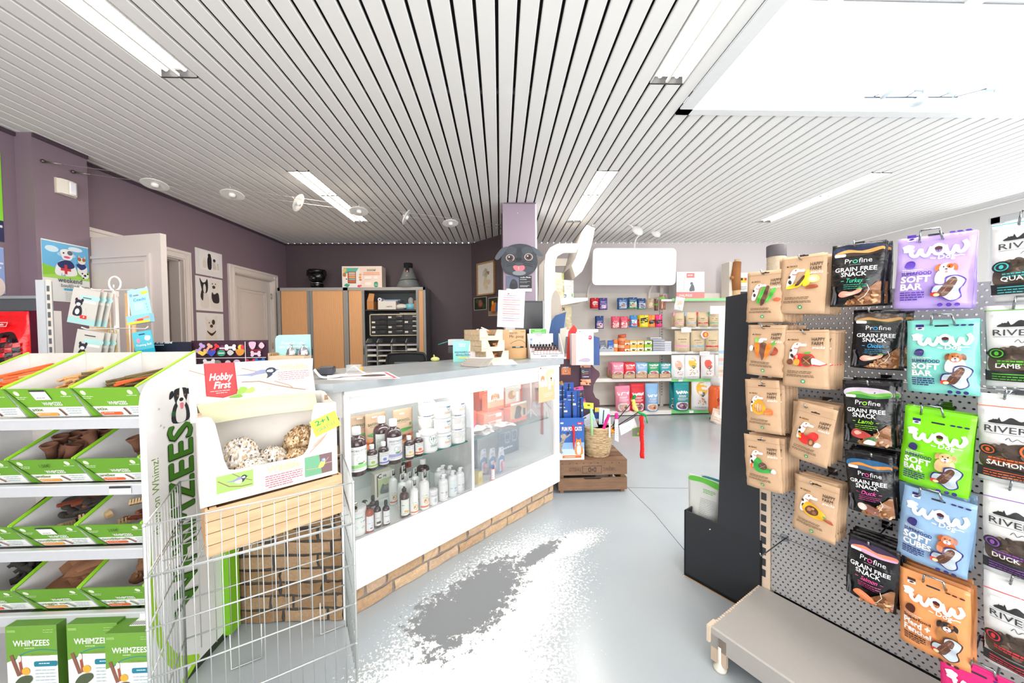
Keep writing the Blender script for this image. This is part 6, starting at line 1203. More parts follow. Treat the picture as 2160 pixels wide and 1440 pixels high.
wallprint('photo_print','print of two sitting French bulldogs, middle of the column','photo print',XL,4.165,4.556,1.605,2.0,ph2,'f1efef')
ph3=[('s',[(34,8),(32,50),(42,66),(62,66),(70,50),(68,8)],'ece4dc'),('s',[(34,66),(30,98),(42,88),(58,90),(74,100),(70,68),(60,56),(44,56)],'efe6de'),('e',60,80,6,8,'33302e'),('e',44,78,2,2,'1c1c1e'),('e',52,68,6,5,'4a3c3a'),('s',[(36,54),(52,46),(68,54),(66,48),(52,38),(38,48)],'3c2c28')]
wallprint('photo_print','print of one white bulldog with a brown collar, bottom of the column','photo print',XL,4.165,4.556,1.16,1.58,ph3,'f1efef')
# low-voltage cable lamps
Pa=V((-3.33,2.742,2.60)); Pb=V((.045,4.30,2.60)); Qa=V((-3.33,2.926,2.605)); Qb=V((.045,4.46,2.605))
for i,(p,q) in enumerate(((Pa,Pb),(Qa,Qb))):
    b=B(); b.tube([p-p+V((0,0,0)),(q-p)*.5+V((0,0,-.012)),q-p],.0017,'cfcac4',5); w=thing('tension_cable','thin tensioned lamp cable from the pilaster to the purple pillar, '+('near','far')[i]+' one','cable',p); b.build('wire','wire',w)
    for e,o_ in ((V((0,0,0)),1),(q-p,-1)): b=B(); b.ball(e+V((.01*o_,0,0)),.012,.014,.014,'6a665f',8,6); b.tube([e+V((.02*o_,.009*o_,0)),e+V((.09*o_,.042*o_,-.002))],.005,'a9a49c',6); b.build('turnbuckle','metal',w)
lt=[(327,385,0),(490,408,0),(628,429,1),(757,444,0),(856,458,1),(950,468,0)]
for i,(px,py,tl) in enumerate(lt):
    d=ray(px,py); kx=d.x/d.y; a=V((-3.33,2.834,2.60)); e=V((.045,4.38,2.60)); dd=e-a; tt=(kx*a.y-a.x)/(dd.x-kx*dd.y); c=a+dd*tt
    t=thing('cable_lamp','small glass dish lamp on the tensioned cables, '+('first','second','third','fourth','fifth','sixth')[i]+' from the left wall','lamp',c+V((0,0,-.03)),R(24),rx=R(-12),ry=R(-62 if tl else 0))
    b=B(); b.lathe([(.018,.022),(.05,.012),(.085,-.002),(.09,-.008),(.086,-.01),(.05,-.002),(.0,.004)],'f0eee9',24); b.build('dish','gloss',t)
    b=B(); b.lathe([(0,-.03),(.02,-.028),(.026,-.014),(.026,.0),(0,0)],'fbfaf6',16); b.build('bulb','gloss',t)
    b=B(); b.tube([(0,-.095,.02),(0,.095,.02)],.003,'d8d4cc',6); b.lathe([(0,.02),(.014,.02),(.012,.034),(0,.036)],'e2ded6',12); b.build('bridge','metal',t)
# ================================================================ BACK OFFICE WALL
YC=5.45
def cabx(px): return at_y(px,700,YC).x
def cabz(py,px=800): return at_y(px,py,YC).z
GR='9c9c9a'
def tambour(b,x0,x1,z0,z1,y,c):
    n=max(3,int((x1-x0)/.018))
    for k in range(n): a=x0+(x1-x0)*k/n; w=(x1-x0)/n; b.box(a,y,z0,a+w-.0025,y+.008,z1,c)
    b.box(x0,y+.006,z0,x1,y+.012,z1,'b87a42')
def cabinet(x0,x1,lab,doors):
    t=thing('tambour_cabinet',lab,'cabinet',(x0,YC,0)); W_=x1-x0; f=.035; H_=2.015; b=B()
    b.box(0,0,0,f,.44,H_,GR).box(W_-f,0,0,W_,.44,H_,GR).box(0,0,H_-f-.01,W_,.44,H_,'a8a7a4').box(0,.03,0,W_,.44,.06,GR).box(0,.43,0,W_,.44,H_,'5a5e60').box(W_,0,0,W_+.002,.44,H_,'74787a')
    b.build('carcass','satin',t)
    for (a,c,hs) in doors:
        b=B(); tambour(b,a,c,.06,H_-f-.01,.012,'edb581'); d=b.build('tambour_door','paper',t)
        if hs:
            e=c if hs>0 else a; w=.038; xa,xb=(e,e+w) if hs>0 else (e-w,e)
            b=B(); b.box(xa,.0,.06,xb,.02,H_-f-.01,'8f908f'); b.build('door_stile','satin',d); b=B(); m=(xa+xb)/2; b.rbox(m-.006,-.004,1.0,m+.006,.001,1.10,'4a4c4e',.004); b.ball((m,-.002,1.12),.006,.003,.006,'3a3a3c',8,6); b.build('handle','metal',d)
    return t
xa,xm,xb=-3.322,-2.322,-1.127
cabinet(xa,xm,'grey cupboard with two closed beech roller doors, left of the pair',[(.045,.43,1),(.51,.955,-1)])
cabinet(xm,xb,'grey cupboard with half open roller doors showing drawers and papers',[(.045,.24,1),(1.09,1.155,-1)])
o0,o1=xm+.285,xb-.14
for z,n in ((1.66,'upper'),(1.175-.02,'middle'),(.78,'lower')): 
    o=B().box(0,0,0,o1-o0+.10,.38,.022,'2e3134').build('cabinet_shelf','satin'); tag(o,'dark '+n+' shelf board inside the open cupboard','shelf',loc=(o0-.02,YC+.03,z))
zs=1.683
t=thing('kraft_carton','opened kraft carton at the left end of the upper cupboard shelf','carton',(o0+.01,YC+.06,zs)); b=B(); b.box(0,0,0,.10,.2,.13,'c98a52').prism([(0,.13),(.10,.13),(.115,.24),(.04,.25)],0,.006,'d89a60',axis='y'); b.build('box_body','kraft',t)
t=thing('archive_carton','white carton marked HEWI on the upper cupboard shelf','carton',(o0+.18,YC+.05,zs)); B().box(0,0,0,.27,.22,.125,'e9e5dc').build('box_body','paper',t); art(B(),[('t','HEWI',48,12,8,'5a4a44',{'b':.03,'w':30})],flat(-.0004,0,0),.0027).build('lettering','paper',t)
t=thing('paper_roll','white paper roll lying on the carton at the left','paper roll',(o0+.19,YC+.1,zs+.155)); b=B(); b.prism(ell(0,0,.03,.03,16),0,.16,'f0f0f2',axis='y'); b.prism(ell(0,0,.012,.012,10),-.001,.0,'4a4a9a',axis='y'); b.build('roll','paper',t)
t=thing('folder','blue folders lying flat on top of the white carton','folder',(o0+.26,YC+.05,zs+.126)); b=B(); b.box(0,0,0,.22,.2,.012,'d8dce6').box(.01,-.01,.012,.26,.2,.022,'8ab0d8'); b.build('folders','paper',t)
t=thing('plastic_bag','crumpled white plastic bag between cartons on the upper cupboard shelf','bag',(o0+.52,YC+.12,zs)); b=B(); b.ball((0,0,.045),.09,.06,.045,'e8e4dc',12,8,jit=.14); b.build('bag_body','paper',t)
t=thing('tape_dispenser','light blue tub with clear dome on the upper cupboard shelf','tub',(o0+.66,YC+.12,zs)); b=B(); b.lathe([(0,0),(.075,0),(.075,.085),(0,.085)],'7fc8dc',20); b.build('tub_body','satin',t); b=B(); b.lathe([(.04,.085),(.04,.16),(.02,.185),(0,.19)],'e8eef0',16); b.build('dome','clear',t)
t=thing('tin_can','steel tin beside the light blue tub','tin',(o0+.78,YC+.07,zs)); b=B(); b.lathe([(0,0),(.03,0),(.03,.09),(0,.09)],'c8cacc',16); b.build('can','metal',t)
t=thing('dark_bag','dark blue bag behind the steel tin','bag',(o0+.82,YC+.2,zs)); b=B(); b.ball((0,0,.08),.09,.06,.08,'1f2a38',10,8,jit=.1); b.build('bag_body','fabric',t)
t=thing('kraft_carton','small kraft carton at the right end of the upper cupboard shelf','carton',(o1-.045,YC+.06,zs)); B().box(0,0,0,.07,.15,.135,'b9845a').build('box_body','kraft',t)
# drawer unit
dz0,dz1=cabz(808-100,820),cabz(662,820); dx0=cabx(778.5); dx1=o1+.06
t=thing('drawer_unit','cream framed black desk drawer unit inside the open cupboard','drawer unit',(dx0,YC+.03,dz0)); W_=dx1-dx0; H_=dz1-dz0
b=B(); b.box(0,0,0,W_,.3,.012,'d8d4b8').box(0,0,H_-.012,W_,.3,H_,'d8d4b8').box(0,0,0,.012,.3,H_,'d8d4b8').box(W_-.012,0,0,W_,.3,H_,'d8d4b8').box(0,.29,0,W_,.3,H_,'2a2b2d'); b.build('frame','satin',t)
lbl={(0,1):1,(0,2):1,(0,3):1,(1,0):1,(1,2):1,(1,3):1,(2,1):1,(2,3):1}
for c in range(3):
    for r in range(4):
        x=.018+c*(W_-.03)/3; w=(W_-.03)/3-.006; h=(H_-.03)/4; z=H_-.015-(r+1)*h
        b=B(); b.box(0,0,0,w,.25,h-.006,'2b2c2e'); d=b.build('drawer','satin',t); d.location=(x,.005,z+.003)
        b=B(); b.sheet(lambda u,v:(w*.56+w*.36*u,-.002-.012*math.sin(PI*v),.004+(h-.014)*v),8,5,'3a3b3e'); b.build('pull','gloss',d)
        if (c,r) in lbl: B().box(w*.06,-.003,h*.35,w*.06+.05,-.001,h*.35+.026,'ece6dc').build('label_card','paper',d)
b=B(); b.box(0,0,0,.4,.2,.008,'6a4a48').box(.35,.0,.008,.62,.2,.016,'e0d2c0'); tag(b.build('papers','paper'),'loose papers lying on top of the black drawer unit','papers',loc=(dx0+.1,YC+.05,dz1+.001))
# pigeon-hole sorter
sx0=o0-.01; sx1=o1+.05; sz0=.803; sz1=cabz(718,820)
t=thing('letter_sorter','grey pigeon hole sorter filled with papers in the open cupboard','letter sorter',(sx0,YC+.03,sz0)); W_=sx1-sx0; H_=sz1-sz0
xs=[0,.165,.38,.60,.80]
for k,x in enumerate(xs[:]):
    b=B(); b.prism([(0,0),(.26,0),(.26,H_+.03),(.08,H_+.03),(0,H_-.02)],x,x+.012,'b4b5b2',axis='x'); b.build('divider','satin',t)
rs2=random.Random(4)
for c in range(4):
    for r in range(5):
        z=H_*r/5; x=xs[c]+.014; w=xs[c+1]-xs[c]-.016; b=B(); b.box(x,0,z,x+w,.26,z+.006,'c9c8b4' if r else 'b4b5b2'); b.build('shelf','satin',t)
        if rs2.random()<.85 and r<5:
            b=B(); h=rs2.uniform(.008,.03); b.box(x+.006,.008,z+.008,x+w-.01*rs2.random()-.006,.24,z+.008+h,rs2.choice(['efece6','e0dcd8','d8d4ea','ece4d4','f2efec'])); b.build('papers','paper',t)
b=B(); b.box(0,0,0,W_,.26,-.012,'a8a9a6'); b.build('base_board','satin',t)
# on top of the cupboards
CTZ=2.0155
t=thing('dog_bust','glossy black dog head vase on top of the left cupboard','ornament',(at_y(668,606,5.6).x,5.62,CTZ)); b=B()
b.lathe([(.06,0),(.085,.01),(.09,.06),(.085,.10)],'0c0d0f',18); b.build('neck','gloss',t)
b=B(); b.ball((0,0,.19),.125,.10,.10,'0d0e10',18,12); b.ball((-.02,-.09,.15),.062,.05,.05,'101114',12,8); b.lathe([(.105,.23),(.125,.29),(.115,.29),(.10,.24)],'0c0d0f',18); b.ball((-.02,-.135,.17),.02,.012,.014,'1a1b1e'); b.prism([(-.14,.29),(-.09,.27),(-.12,.19),(-.15,.2)],-.03,.0,'0b0c0e'); b.prism([(.14,.27),(.09,.27),(.11,.18),(.15,.2)],-.03,.0,'0b0c0e')
b.build('head','gloss',t); b=B(); b.tube([(.088*math.cos(a*PI/8),.088*math.sin(a*PI/8),.085) for a in range(16)],.008,'b9bcc0',6,closed=True); b.build('collar','chrome',t); b=B(); b.lathe([(0,0),(.075,0),(.075,.012),(0,.012)],'9a8466',18); b.build('base','satin',t)
p=at_y(722,604,5.5); q=at_y(806,604,5.5)
its=[('r',0,0,100,50,'f3ddcf'),('p',[(0,0),(44,0),(48,20),(44,50),(0,50)],'f0eeec'),('p',[(4,50),(42,50),(34,38),(6,36)],'58bfae'),('p',[(2,46),(10,50),(12,44),(4,36)],'f0c870'),('s',[(2,12),(1,30),(7,38),(12,30),(12,14)],'f2ece4'),('s',[(2,30),(4,38),(10,36),(9,28)],'c9803a'),('e',11,22,1.6,1.6,'1d1d1d'),('r',14,11,35,41,'a5603a')]
for k,c in enumerate(('d86a50','7ab8b0','e9a878','e0b898','d8d0c4')): its.append(('rr',17,14+5.2*k,33,18+5.2*k,c,1))
its+=[('p',[(4,6),(10,11),(20,8),(14,1)],'3aa88a'),('e',46,33,3,3,'e8b060'),('e',45,26,3,3,'e0a050'),('e',46,20,3.4,2.4,'d8785a'),('e',42,4,4,3,'d8506a'),('e',46,5,3,2.4,'e0607a'),('e',30,48,2,1.4,'ee6a3a'),('t','DOGCHEF',63,42,4.6,'2f6a5a',{'b':.05,'w':22}),('r',54,36,94,39,'f0b090'),('r',53,32,95,35,'f0b090'),('rr',57,22,74,29,'f9f0ea'),('rr',80,22,90,29,'f9f0ea'),('rr',57,6,74,14,'f9f0ea'),('x',57,75,20,1,2,'a9c4bc',.8),('rr',80,1,90,15,'2f9a7a',4),('x',82,89,8,2,3,'c9ece0',1)]
carton('meal_carton','peach and white carton lettered DOGCHEF on top of the cupboards','carton',((p.x+q.x)/2,5.5,CTZ),0,q.x-p.x,.18,.325,'f3e2d6',its)
t=thing('recovery_cone','grey translucent pet cone with black collar on the right cupboard','pet cone',(at_y(862,606,5.62).x,5.62,CTZ)); b=B(); b.lathe([(.20,0),(.14,.12),(.085,.26),(.06,.33)],'8e9494',28); b.build('cone','clear',t)
b=B(); b.lathe([(.198,.001),(.18,.03),(.1405,.118),(.139,.122),(.085,.255),(.06,.325)],'7f8585',28); b.build('lining','satin',t)
b=B(); b.tube([(.143*math.cos(a*PI/10),.143*math.sin(a*PI/10),.12+.012*math.cos(a*PI/10)) for a in range(20)],.005,'1a1b1e',6,closed=True); b.build('trim_ring','satin',t)
b=B(); b.lathe([(.058,.30),(.066,.31),(.068,.385),(.058,.39)],'111214',20); b.box(-.02,-.09,.22,.03,-.06,.33,'141518'); b.build('collar','fabric',t); b=B(); b.box(-.004,-.10,.24,.018,-.095,.262,'ee9a80').box(-.01,-.115,.17,.014,-.11,.19,'d8a890'); b.build('logo_patch','paper',t)
# office chair
t=thing('office_chair','black mesh backed office chair behind the counter','chair',(-1.03,3.95,0),R(8))
b=B(); b.sheet(lambda u,v:((u-.5)*.44*(1-.10*v*v),-.02*math.cos((u-.5)*3)-.02,.62+.47*v),14,10,'2b2e30'); b.sheet(lambda u,v:((.5-u)*.44*(1-.10*v*v),-.012*math.cos((u-.5)*3)-.012,.62+.47*v),14,10,'24272a'); b.build('backrest','fabric',t)
b=B(); b.tube(smooth([(-.21,-.02,.62),(-.215,-.02,.9),(-.195,-.025,1.07),(-.12,-.035,1.10),(.12,-.035,1.10),(.195,-.025,1.07),(.215,-.02,.9),(.21,-.02,.62)],4,False),.014,'1d1f21',8); b.build('back_frame','satin',t)
b=B(); b.rbox(-.13,-.045,.99,.14,-.035,1.005,'7a8088',.004); b.build('lumbar_bar','satin',t)
b=B(); b.rbox(-.24,-.5,.44,.24,-.02,.52,'1d1f22',.06); b.build('seat','fabric',t); b=B(); b.tube([(0,-.25,.12),(0,-.25,.44)],.025,'2a2b2e',10); b.tube([(0,-.05,.46),(0,.0,.55),(0,-.01,.7)],.02,'2a2b2e',8); b.build('column','metal',t)
for k in range(5):
    a=R(72*k+20); b=B(); b.tube([(0,-.25,.12),(.28*math.cos(a),-.25+.28*math.sin(a),.07)],[.025,.015],'26282a',8); b.ball((.28*math.cos(a),-.25+.28*math.sin(a),.03),.018,.028,.03,'151618'); b.build('base_arm','satin',t)
t=thing('squeaky_toy','small yellow green toy on the far counter edge left of the trays','toy',(at_y(918,765,2.70).x,2.70,CT)); b=B(); b.ball((0,0,.016),.034,.025,.018,'d8dc8a'); b.tube([(-.005,0,.03),(-.01,0,.05)],[.007,.004],'c8cc70',8); b.build('body','satin',t)
# angled wall pictures
WN=V((-.741,-.672,0)).normalized(); WU=V((.672,-.741,0)).normalized(); WP=V((-.46,5.9,0)); WA=math.atan2(WU.y,WU.x)
def on_angled(c): return [at_p(x,y,WP+WN*.01,WN) for x,y in c]
def wallpic(name,lab,cat,corners,col,items,border=None,fr=None):
    tl,tr,bl,br=on_angled(corners); s=lambda p:(p-WP).dot(WU); x0=(s(tl)+s(bl))/2; x1=(s(tr)+s(br))/2; z0=(bl.z+br.z)/2; z1=(tl.z+tr.z)/2; w=x1-x0; h=z1-z0
    t=thing(name,lab,cat,WP+WU*((x0+x1)/2)+WN*.004+V((0,0,z0)),WA); b=B()
    if fr:
        for q in ((-w/2,0,-w/2+.022,h),(w/2-.022,0,w/2,h),(-w/2,0,w/2,.022),(-w/2,h-.022,w/2,h)): b.box(q[0],-.028,q[1],q[2],0,q[3],fr)
        b.build('frame','wood',t); B().box(-w/2+.01,-.012,.01,w/2-.01,-.004,h-.01,col).build('picture','paper',t); yy=-.0125
    else: B().box(-w/2,-.003,0,w/2,0,h,col).build('sheet','paper',t); yy=-.0034
    sy=h*100/w; its=[tuple([q[0]]+([ [(a,b_*sy/100) for a,b_ in q[1]] ] if q[0] in('p','s','l') else [])+list(q[2:])) if q[0] in('p','s','l') else (q[0],q[1],q[2]*sy/100,q[3],q[4]*sy/100,*q[5:]) for q in items]
    art(B(),its,flat(yy,-w/2,0),w/100.,gap=.0004).build('print','paper',t)
wallpic('framed_drawing','light wood framed watercolour of a bird head on the angled purple wall','picture frame',[(1004.5,557),(1043,549),(1010,625),(1046,619)],'efe9e0',
 [('l',[(34,58),(36,70),(46,80),(56,78)],3,'8fa0a8'),('s',[(40,60),(44,74),(56,80),(62,70),(58,56),(48,50)],'c9c2a0'),('s',[(56,68),(70,70),(66,60)],'a98a78'),('s',[(36,34),(44,54),(54,52),(60,40),(46,28)],'e2d2b0'),('s',[(54,42),(72,46),(76,36),(64,30)],'e6cdb8'),('s',[(40,24),(50,34),(62,24),(54,16)],'ead9a8'),('l',[(50,76),(58,66),(64,72)],1.6,'5a6068'),('l',[(44,62),(52,66),(56,60)],1.4,'6a7480')],fr='c39a68')
wallpic('photo_print','bordered photo with a blurred orange shape among leaves on the angled wall','photo print',[(1000,627),(1026,626),(999,654),(1026,653)],'d8d4c8',[('r',3,3,97,97,'26301f'),('e',28,70,14,16,'3f5230'),('e',78,30,14,20,'35482c'),('e',52,50,20,30,'6e4a3c'),('e',54,46,12,18,'a8604a'),('e',50,66,9,14,'8a6658')])
wallpic('photo_print','bordered photo of an orange and blue parrot on the angled wall','photo print',[(1030,628),(1050,626),(1030,667),(1050,664)],'d8cfc4',[('r',3,3,97,97,'2a3524'),('r',3,3,97,26,'a8866a'),('s',[(30,26),(36,60),(56,84),(76,84),(84,60),(78,26)],'e07a28'),('s',[(76,30),(82,66),(96,60),(94,20)],'2f6fa0'),('e',70,80,14,10,'3a3a30'),('e',46,70,10,12,'f0b83a'),('e',60,18,28,8,'8a6248')])
# pillar: dog face cut-out and photo card
PY0=4.045
def pimg(px,py,y=PY0-.02): q=at_y(px,py,y); return (q.x,q.z)
t=thing('dog_face_cutout','large cardboard cut-out of a black pug face with pink tongue on the pillar','cut-out',(0,PY0-.02,0))
hd_=[pimg(*c) for c in ((1066,524),(1078,517),(1095,514),(1112,516),(1124,522),(1130,532),(1134,548),(1132,564),(1122,576),(1108,582),(1095,584),(1080,580),(1066,575),(1058,562),(1057,548),(1060,534))]
b=B(); b.prism([p[:2] for p in smooth(hd_,3)],.0,.006,'3b4048',axis='y')
def FP(c): return [pimg(*q) for q in c]
b.build('face_card','paper',t)
for c in (((1070,520),(1058,524),(1048,536),(1044,545),(1050,548),(1058,540),(1066,530)),((1122,520),(1134,526),(1142,534),(1146,539),(1138,541),(1131,536),(1125,530))):
    b=B(); b.prism([p[:2] for p in smooth(FP(c),3)],-.003,.0045,'555c66',axis='y'); b.build('ear','paper',t)
b=B(); its=[]
def E_(cx,cy,rx,ry,c): q=pimg(cx,cy); k=(PY0)/750.; its.append(('e',q[0],q[1],rx*k,ry*k,c))
E_(1078,528,12,8,'4a5058'); E_(1112,528,12,8,'4a5058'); E_(1095,534,6,12,'2f343b'); E_(1095,566,24,12,'4c525a'); E_(1076,562,12,12,'444a52'); E_(1115,562,12,12,'444a52')
E_(1076,544,9,7.5,'cfc4be'); E_(1115,542,9,7.5,'cfc4be'); E_(1076,544,7.5,6.5,'6a4a48'); E_(1115,542,7.5,6.5,'6a4a48'); E_(1076,544,4.5,4.5,'191a1e'); E_(1115,542,4.5,4.5,'191a1e'); E_(1074,542,1.5,1.5,'e8ecf0'); E_(1113,540,1.5,1.5,'e8ecf0')
E_(1094,547,7,4,'1d2026'); E_(1091,547,1.6,1.2,'0c0d10'); E_(1097,547,1.6,1.2,'0c0d10')
for dy in (0,5,9): its.append(('l',FP([(1068,553+dy),(1080,550+dy),(1088,553+dy)]),.006,'23262c')); its.append(('l',FP([(1102,553+dy),(1110,550+dy),(1124,553+dy)]),.006,'23262c'))
its.append(('s',FP([(1082,563),(1086,560),(1094,561),(1104,560),(1107,565),(1102,571),(1088,571)]),'f07a84')); its.append(('l',FP([(1094,562),(1094,569)]),.005,'f8d0d0')); E_(1095,576,14,5,'8a8e94')
art(b,its,lambda x,z,l:(x,-.0004-l,z),1.,gap=.0004); b.build('face_print','paper',t)
q0=pimg(1068,615,PY0-.004); q1=pimg(1121.5,581,PY0-.004)
its=[('r',0,0,100,62,'e9e5e4'),('r',0,12,100,62,'2a2c33'),('r',0,12,50,62,'6a7088'),('s',[(14,12),(16,34),(24,46),(38,44),(44,30),(42,12)],'2c2e36'),('e',29,40,10,9,'3a3c44'),('t','Studio Photo',54,53,5.5,'f2f2f2',{'b':.04,'sh':.2,'w':42}),('x',54,88,46,1,4,'d8d8dc',2),('x',54,94,38,2,4,'a8a8ac',1.6),('x',54,90,22,2,4.4,'c8c8cc',2)]
t=thing('photo_card','small white card with a dark pug photo under the pug cut-out','card',(q0[0],PY0-.004,q0[1])); B().box(0,-.001,0,q1[0]-q0[0],.001,q1[1]-q0[1],'e9e5e4').build('card','paper',t); art(B(),its,flat(-.0014,0,0),(q1[0]-q0[0])/100.,gap=.0004).build('print','paper',t)
# ================================================================ FAR AISLE: WHITE GONDOLA ON THE BACK WALL
YG=5.42                                    # front edge of the shelves
def gx(px,y=YG): return at_y(px,740,y).x
def gz(py,y=YG,px=1400): return at_y(px,py,y).z
CRM='ece4da'
g=thing('aisle_gondola','cream shop gondola with perforated back panels along the far wall','shop shelving',(gx(1212),5.82,0)); X0=gx(1212); XM=gx(1395,5.78)-X0; X1=gx(1640)-X0
b=B(); ztop=gz(617,5.78)
b.box(0,-.03,.1,XM,-.0,gz(712,5.78),CRM); b.build('back_panel','satin',g)
b=B(); b.box(0,-.03,gz(712,5.78),XM,-.02,ztop,'e6dfd6',kind='pegboard'); b.box(0,-.012,gz(712,5.78),XM,-.0,ztop,'b9b0a6',kind='matte'); b.build('perforated_panel','pegboard',g)
B().box(XM,-.03,.1,X1,0,gz(625,5.78)+.05,CRM).build('back_panel','satin',g)
b=B(); b.box(XM-.025,-.055,0,XM+.025,-.028,2.02,'d8d2ca')
for k in range(34): b.box(XM-.006,-.0565,.25+.045*k,XM+.006,-.0545,.275+.045*k,'55524e')
b.box(XM-.022,-.035,1.95,XM+.022,-.0,2.3,'c4beb8'); b.build('slotted_upright','satin',g)
def gshelf(x0,x1,pz,th,strip,nm='shelf',dep=.38,stripc=None):
    z=gz(pz); t=B(); t.box(x0,-dep,z-th,x1,-.03,z,'efe8de').box(x0,-dep-.008,z-th,x1,-dep,z+.004,strip)
    if stripc:
        for a,c in stripc: t.box(a-X0,-dep-.011,z-th+.004,c-X0,-dep-.008,z,'fafaf8')
    o=t.build(nm,'satin',g); return z
zA1=gshelf(0,XM,741,.05,'f3ece4'); zA2=gshelf(0,XM,797,.05,'f3ece4'); zA3=gshelf(0,XM,866,.06,'f3ece4')
B().box(0,-.37,.02,XM-.0,-.355,zA3-.06,'e6ded4').build('kickboard','satin',g); B().box(0,-.372,0,XM,-.34,.02,'1f2022').build('plinth','satin',g)
GS='7fd67f'
zB0=gshelf(XM,X1,630,.035,'8fdc95',dep=.40); zB1=gshelf(XM,X1,690,.03,'d9d8d6'); zB2=gshelf(XM,X1,742,.035,'d9d8d6'); zB3=gshelf(XM,X1,800,.04,GS); zB4=gshelf(XM,X1,866,.05,GS)
b=B(); b.box(gx(1422)-X0,-.40,gz(631)-.03,gx(1395)-X0,-.395,gz(631),'f4ece4'); b.build('strip_end','satin',g)
for i,(x,z) in enumerate(((1455,867),(1432,800))): 
    b=B(); b.box(gx(x)-X0,-.392,gz(z+5),gx(x+9)-X0,-.390,gz(z),'fafaf8'); b.build('price_ticket','paper',g)
YI=YG+.03
def item(name,lab,cat,px0,py0,px1,py1,y,col,items,D=.05,kind='satin',puff=True,seed=0,group=None,z=None,tilt=0,top=.86):
    a=at_y(px0,py1,y); c=at_y(px1,py0,y); W_=c.x-a.x; H_=c.z-a.z; zz=a.z if z is None else z; H_=c.z-zz
    t=thing(name,lab,cat,((a.x+c.x)/2,y,zz),0,group,ry=R(tilt))
    if puff: pouch(W_,H_,D,seed,col,kind,items,parent=t,stand=.9,nu=6,nv=8,crink=.002,top=top)
    else:
        b=B(); b.box(-W_/2,0,0,W_/2,D,H_,col); b.build('box_body',kind,t)
        if items: art(B(),items,flat(-.0006,-W_/2,0),W_/100.,gap=.0004).build('print',kind,t)
    return t
hk=lambda x,z: None
# pegs and hanging packs, two rows
def pegrow(lst,y,row):
    for i,(a,t_,c,d,col,its,kind,lab,nb) in enumerate(lst):
        o=item('hanging_pack',lab,'hanging pack',a,t_,c,d,y,col,its,.03,kind,seed=i,top=.95)
        b=B(); p=V(((at_y((a+c)/2,t_,y)).x,5.79,at_y((a+c)/2,t_,y).z-.02)); h=thing('peg_hook','cream peg hook carrying the '+lab.replace('hanging ',''),'hook',p)
        b.tube([(0,0,0),(0,y-5.79-.03,0),(0,y-5.79-.045,.015)],.004,'e9e3da',6); b.build('rod','satin',h)
        for k in range(nb): dup(o,(o.location.x,o.location.y+.05*(k+1),o.location.z),0,'pack hanging behind the '+lab.replace('hanging ',''),'packs behind the '+lab.split(',')[0])
pic=lambda c1,c2:[('r',8,8,92,80,c1),('s',[(24,20),(28,56),(50,66),(74,54),(76,24),(50,14)],c2),('x',14,86,96,2,7,'e8ecf4',3)]
pegrow([(1246,628,1263,650,'c8202c',[('e',50,60,34,26,'e8e0dc'),('x',20,80,60,2,10,'c8202c',5)],'foil','red glossy hanging pack, first in the upper row',1),
 (1264,628,1281,653,'4a3f86',pic('8a78b8','e8c8d8'),'satin','purple hanging pack, second in the upper row',1),
 (1304,628,1323,652,'2f5a96',pic('a8c4d8','c8a088'),'satin','blue hanging pack with grey picture in the upper row',1),
 (1326,627,1344,651,'2f5a8a',pic('bcd8c0','d8a880')+[('r',0,0,100,14,'3f9a4a')],'satin','blue and green hanging pack in the upper row',1),
 (1346,629,1362,652,'24487e',pic('d8dce8','7a6a88')+[('r',0,0,100,12,'3f9a4a')],'satin','dark blue hanging pack in the upper row',1),
 (1364,629,1379,651,'b99f82',[('s',[(20,20),(30,80),(70,84),(84,30)],'d8c4a8')],'gloss','beige chew hanging pack in the upper row',0),
 (1380,630,1388,655,'6a4034',[('r',0,130,100,180,'5ab03a')],'gloss','narrow brown hanging pack with green top in the upper row',0),
 (1391,622,1404,653,'a8705a',[('r',0,150,100,200,'6ac04a'),('l',[(30,20),(40,120)],10,'e0c0a8'),('l',[(60,20),(56,130)],10,'7a4034')],'gloss','tall clear hanging pack with green header, last in the upper row',0)],5.50,0)
pegrow([(1257,666,1273,693,'26407e',pic('d8a8d8','e8c8a0'),'satin','navy hanging pack with pastel picture, first in the lower row',1),
 (1291,667,1306,692,'e0506a',pic('f4e0dc','e8b0a0'),'satin','pink hanging pack, left of the two in the lower row',1),
 (1309,667,1324,692,'e0506a',pic('f8e4e0','d8a0a0'),'satin','pink hanging pack, right of the two in the lower row',1),
 (1330,665,1344,690,'3a8ac8',[('r',10,20,90,110,'e8ecf0'),('s',[(20,30),(40,60),(80,50),(70,26)],'d8404a')],'satin','blue hanging pack before the red cross card',1),
 (1349,664,1368,690,'e8d02a',[('p',[(10,40),(90,60),(90,110),(10,96)],'24242a'),('x',20,80,80,2,10,'9a9a4a',4)],'gloss','yellow and black hanging bag in the lower row',2),
 (1368,664,1382,690,'f08a3a',[('r',6,50,94,110,'24242a'),('x',16,84,84,2,10,'a8a06a',4)],'gloss','orange and black hanging bag in the lower row',2),
 (1383,663,1397,690,'e0307a',[('r',6,50,94,110,'24242a'),('x',16,84,84,2,10,'a8a06a',4)],'gloss','magenta and black hanging bag in the lower row',2)],5.50,1)
t=thing('shelf_talker','red cross shaped card behind the blue hanging pack','sign',(at_y(1338,690,5.54).x,5.54,at_y(1338,690,5.54).z)); s_=.0073; b=B(); b.prism([(-17*s_,2*s_),(-5*s_,8*s_),(8*s_,2*s_),(17*s_,4*s_),(9*s_,11*s_),(17*s_,18*s_),(5*s_,16*s_),(-6*s_,19*s_),(-17*s_,17*s_),(-9*s_,10*s_)],0,.003,'e0303a'); b.build('card','paper',t)
